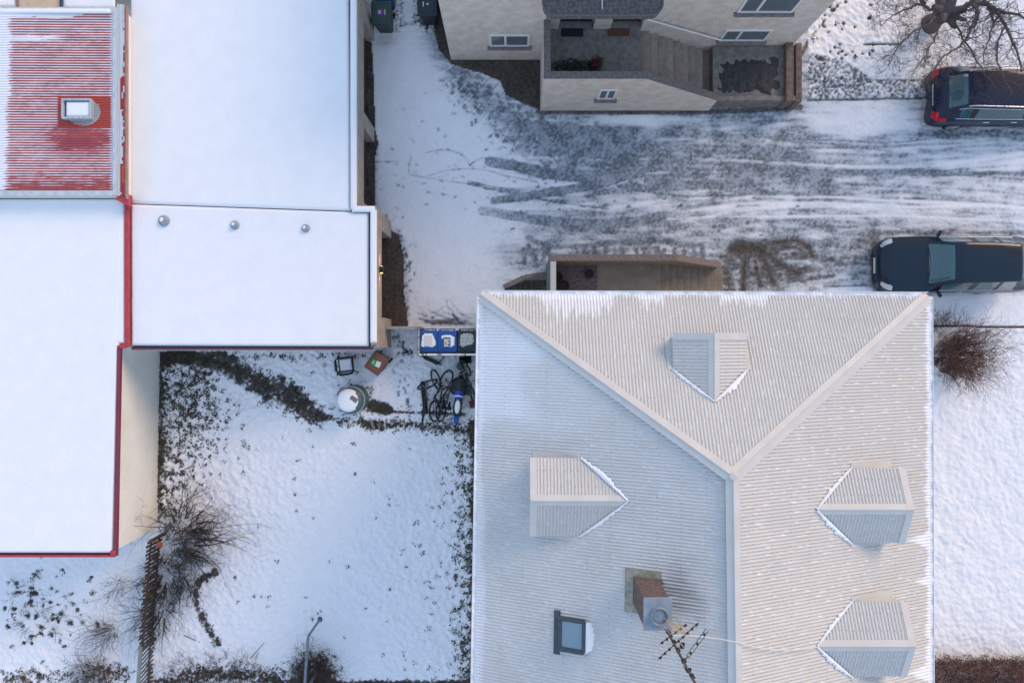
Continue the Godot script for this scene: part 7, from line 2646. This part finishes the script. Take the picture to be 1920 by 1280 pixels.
func build_plants() -> void:
	var grey := [Color(0.045, 0.042, 0.045), Color(0.095, 0.085, 0.082)]
	var brown := [Color(0.055, 0.036, 0.030), Color(0.12, 0.082, 0.066)]
	bare_shrub("large bare shrub fanning out beside the cream wall", W(345, 990), 40, 1.8, 0.75, Vector3(0.9, 0, -0.55), grey, 1, "bare_shrub", 0.026, 2, 0.75, 0.55, 0.10)
	bare_shrub("wide bare shrub spreading over the lawn from the picket fence", W(345, 1020), 38, 1.8, 0.6, Vector3(1.5, 0, -0.15), grey, 2, "bare_shrub", 0.026, 2, 0.75, 0.5, 0.10)
	bare_shrub("dark tangled shrub growing against the picket fence", W(312, 1075), 42, 1.1, 0.7, Vector3(0.5, 0, 0.1), grey, 3, "bare_shrub", 0.028, 2, 1.0, 0.5, 0.12)
	bare_shrub("low bare shrub south of the fence tangle, drooping over the snow", W(345, 1095), 16, 1.3, 0.6, Vector3(0.45, 0, 0.55), grey, 4, "bare_shrub", 0.018, 2, 0.8, 0.2, 0.1)
	bare_shrub("round greyish shrub west of the picket fence", W(212, 1180), 44, 1.15, 0.6, Vector3(-0.5, 0, 0.05), [Color(0.09, 0.08, 0.078), Color(0.15, 0.135, 0.13)], 5, "bare_shrub", 0.008, 1, 1.4, 0.18)
	bare_shrub("small thin shrub just below the cream house corner", W(222, 1095), 22, 0.85, 0.7, Vector3(0, 0, 0.1), [Color(0.09, 0.08, 0.078), Color(0.15, 0.135, 0.13)], 6, "bare_shrub", 0.007, 1, 1.3, 0.15)
	bare_shrub("brown low shrub at the picture bottom west of the fence", W(185, 1255), 36, 0.8, 0.8, Vector3(-0.1, 0, 0.2), brown, 7, "bare_shrub", 0.008, 2, 1.2, 0.25)
	bare_shrub("tangled bare shrub overgrowing the south end of the picket fence", W(302, 1140), 34, 1.0, 0.7, Vector3(0.1, 0, 0.1), grey, 8, "bare_shrub", 0.02, 2, 1.0, 0.4, 0.14)
	for q in [[40, 1110, 11], [110, 1128, 12], [60, 1165, 13], [85, 1180, 14]]:
		var words := {11: "dead weed clump nearest the picture corner under the red edged roof", 12: "tallest dead weed clump on the snow below the cream house", 13: "dead weed clump with curled stalks, west of the round shrub", 14: "small dead weed clump south of the other weed clumps"}
		bare_shrub(words[q[2]], W(q[0], q[1]), 14, 0.42, 1.6, Vector3.ZERO, grey, q[2], "dead_weed", 0.007, 1, 1.4, 0.35)
	# dead bed along the bottom
	for q in [[350, 1262, 21, "brown dead bush just east of the trellis fence"], [415, 1255, 22, "brown dead bush in the middle of the bottom flower bed"], [470, 1268, 23, "brown dead bush at the east end of the bottom flower bed"]]:
		bare_shrub(q[3], W(q[0], q[1]), 26, 0.55, 1.2, Vector3.ZERO, brown, q[2], "dead_bush", 0.007, 2, 1.2, 0.45)
	var bb := bare_shrub("dense round brown bush behind the bent pipe post", W(585, 1252), 90, 0.85, 0.75, Vector3.ZERO, brown, 31, "dead_bush", 0.008, 2, 1.1, 0.40)
	# shrub by the east wall of the white house
	bare_shrub("dense reddish brown shrub against the east side of the white house", W(1778, 668), 170, 1.4, 0.34, Vector3(0.16, 0, -0.02), [Color(0.085, 0.046, 0.038), Color(0.19, 0.10, 0.075)], 41, "bare_shrub", 0.012, 2, 0.9, 0.55, 0.09)
	bare_shrub("thin shrub beside the kerb east of the roof corner", W(1762, 625), 26, 0.9, 0.8, Vector3(0.1, 0, -0.1), grey, 42, "bare_shrub", 0.008, 2, 1.2, 0.25)
	# clipped hedge in the corner
	var hp := Vector3(15.96, 0.0, 10.98)
	var hg := thing("clipped_hedge", "reddish brown clipped hedge along the bottom edge east of the house", "hedge", hp)
	var mb := MB.new()
	var r := RandomNumberGenerator.new()
	r.seed = 51
	for k in 500:
		mb.col = Color(0.08, 0.045, 0.038).lerp(Color(0.16, 0.085, 0.07), r.randf())
		twig(mb, r, hp + Vector3(r.randf_range(-2.3, 2.0), 0.3, r.randf_range(-0.42, 1.1)), Vector3(r.randfn(0, 0.4), 1, r.randfn(0, 0.4)), r.randf_range(0.5, 0.8), 0.009, 1, 0.02, 1.0)
	part(hg, "stems", mb, tinted("bark", 0.9))
	mb = MB.new()
	for k in 13000:
		var c := hp + Vector3(r.randf_range(-2.35, 2.0), r.randf_range(0.1, 0.98), r.randf_range(-0.52, 1.15))
		c += Vector3(0, 0.08 * nz_c.get_noise_2d(c.x * 30, c.z * 30), 0.06 * nz_c.get_noise_2d(c.x * 40, c.y * 40))
		var x := Vector3(r.randfn(0, 1), r.randfn(0, 0.6), r.randfn(0, 1)).normalized() * r.randf_range(0.02, 0.04)
		var y := x.cross(Vector3(r.randfn(0, 1), r.randfn(0, 1), r.randfn(0, 1))).normalized() * 0.018
		mb.col = Color(0.10, 0.052, 0.042).lerp(Color(0.22, 0.11, 0.085), r.randf())
		mb.tri(c - x, c + y, c + x)
		mb.tri(c - x, c + x, c - y)
	part(hg, "leaves", mb, tinted("leaf", 0.8))
	# the gnarled old tree in the top corner
	var base := W(1744, 46)
	var tr := thing("bare_tree", "gnarled bare old tree overhanging the blue estate car", "tree", base)
	var bark := mottled("old_bark", s8(82, 74, 76), s8(124, 114, 114), 0.1, 0.95, 0.9, 69)
	mb = MB.new()
	# a short thick trunk, pollarded into a knobbly head
	var head := W(1768, 26, 1.15)
	mb.tube([base - Vector3.UP * 0.05, base + Vector3(0.0, 0.35, 0.0), base.lerp(head, 0.6) + Vector3.UP * 0.05, head - Vector3.UP * 0.1, head + Vector3.UP * 0.12], [0.36, 0.26, 0.25, 0.28, 0.16], 12)
	for q in [[-0.36, 0.05, -0.16, 0.15], [0.52, 0.12, -0.02, 0.16], [0.34, -0.05, 0.44, 0.11], [-0.10, 0.08, 0.30, 0.13], [-0.28, 0.10, -0.6, 0.16], [0.22, 0.15, -0.5, 0.2], [0.58, 0.05, 0.26, 0.09]]:
		var e: Vector3 = head + Vector3(q[0], q[1] + 0.12, q[2])
		mb.tube([head, head.lerp(e, 0.6) + Vector3.UP * 0.05, e, e + (e - head) * 0.15], [q[3] * 1.3, q[3] * 0.95, q[3] * 0.65, q[3] * 0.35], 9)
	part(tr, "trunk", mb, bark)
	var tw := MB.new()
	r.seed = 61
	# limbs: marks with heights, and the radius each starts with
	var limbs := [
		[[[1778, 20, 1.2], [1802, 16, 1.5], [1826, 5, 1.8], [1850, 8, 2.0], [1870, 20, 2.2], [1886, 48, 2.3], [1905, 92, 2.4], [1916, 135, 2.5]], 0.15],
		[[[1826, 6, 1.8], [1833, 25, 2.0], [1822, 55, 2.1], [1812, 76, 2.2], [1786, 96, 2.3], [1762, 116, 2.4], [1745, 142, 2.4]], 0.085],
		[[[1855, 12, 2.0], [1864, 45, 2.3], [1851, 82, 2.4], [1845, 118, 2.5]], 0.06],
		[[[1870, 20, 2.2], [1902, 27, 2.4], [1940, 36, 2.6]], 0.09],
		[[[1752, 20, 1.2], [1725, 8, 1.6], [1700, 16, 1.9], [1676, 28, 2.1], [1652, 48, 2.3]], 0.075],
		[[[1755, 32, 1.2], [1730, 50, 1.6], [1702, 70, 1.9], [1681, 96, 2.0], [1666, 124, 2.1]], 0.065],
		[[[1766, 40, 1.2], [1754, 70, 1.6], [1736, 102, 1.8], [1716, 130, 2.0]], 0.055],
		[[[1790, 32, 1.2], [1800, 62, 1.6], [1830, 112, 1.9], [1864, 160, 2.1]], 0.06],
		[[[1886, 48, 2.3], [1868, 90, 2.4], [1880, 140, 2.5], [1900, 175, 2.5]], 0.05],
		[[[1770, 10, 1.2], [1766, -30, 1.9], [1745, -70, 2.4]], 0.13],
		[[[1735, 5, 1.4], [1705, -12, 1.9], [1672, -8, 2.2], [1645, 8, 2.3]], 0.06]]
	for l in limbs:
		mb = MB.new()
		var L := []
		for q in l[0]:
			L.append(W(q[0], q[1], q[2]))
		var pts := []
		var rad := []
		for k in L.size() - 1:
			for s in 4:
				var t := s / 4.0
				var p: Vector3 = L[k].cubic_interpolate(L[k + 1], L[maxi(k - 1, 0)], L[mini(k + 2, L.size() - 1)], t)
				pts.append(p + Vector3(r.randfn(0, 0.025), r.randfn(0, 0.02), r.randfn(0, 0.025)))
				rad.append(l[1] * 0.72 * (1.0 - 0.82 * (k + t) / (L.size() - 1)))
		pts.append(L[-1])
		rad.append(l[1] * 0.15)
		mb.tube(pts, rad, 8)
		part(tr, "limb", mb, bark)
		for k in range(3, pts.size()):
			var d: Vector3 = (pts[k] - pts[k - 1]).normalized()
			for j in 2:
				var s := Vector3(r.randfn(0, 1), r.randfn(0, 0.5), r.randfn(0, 1)).normalized()
				tw.col = Color(0.05, 0.044, 0.048).lerp(Color(0.11, 0.10, 0.10), r.randf())
				twig(tw, r, pts[k], d * 0.4 + s, r.randf_range(0.3, 0.8), clampf(rad[k] * 0.4, 0.008, 0.02), 2, 0.0, 1.1, 0.28)
	part(tr, "crown", tw, tinted("bark", 0.9))
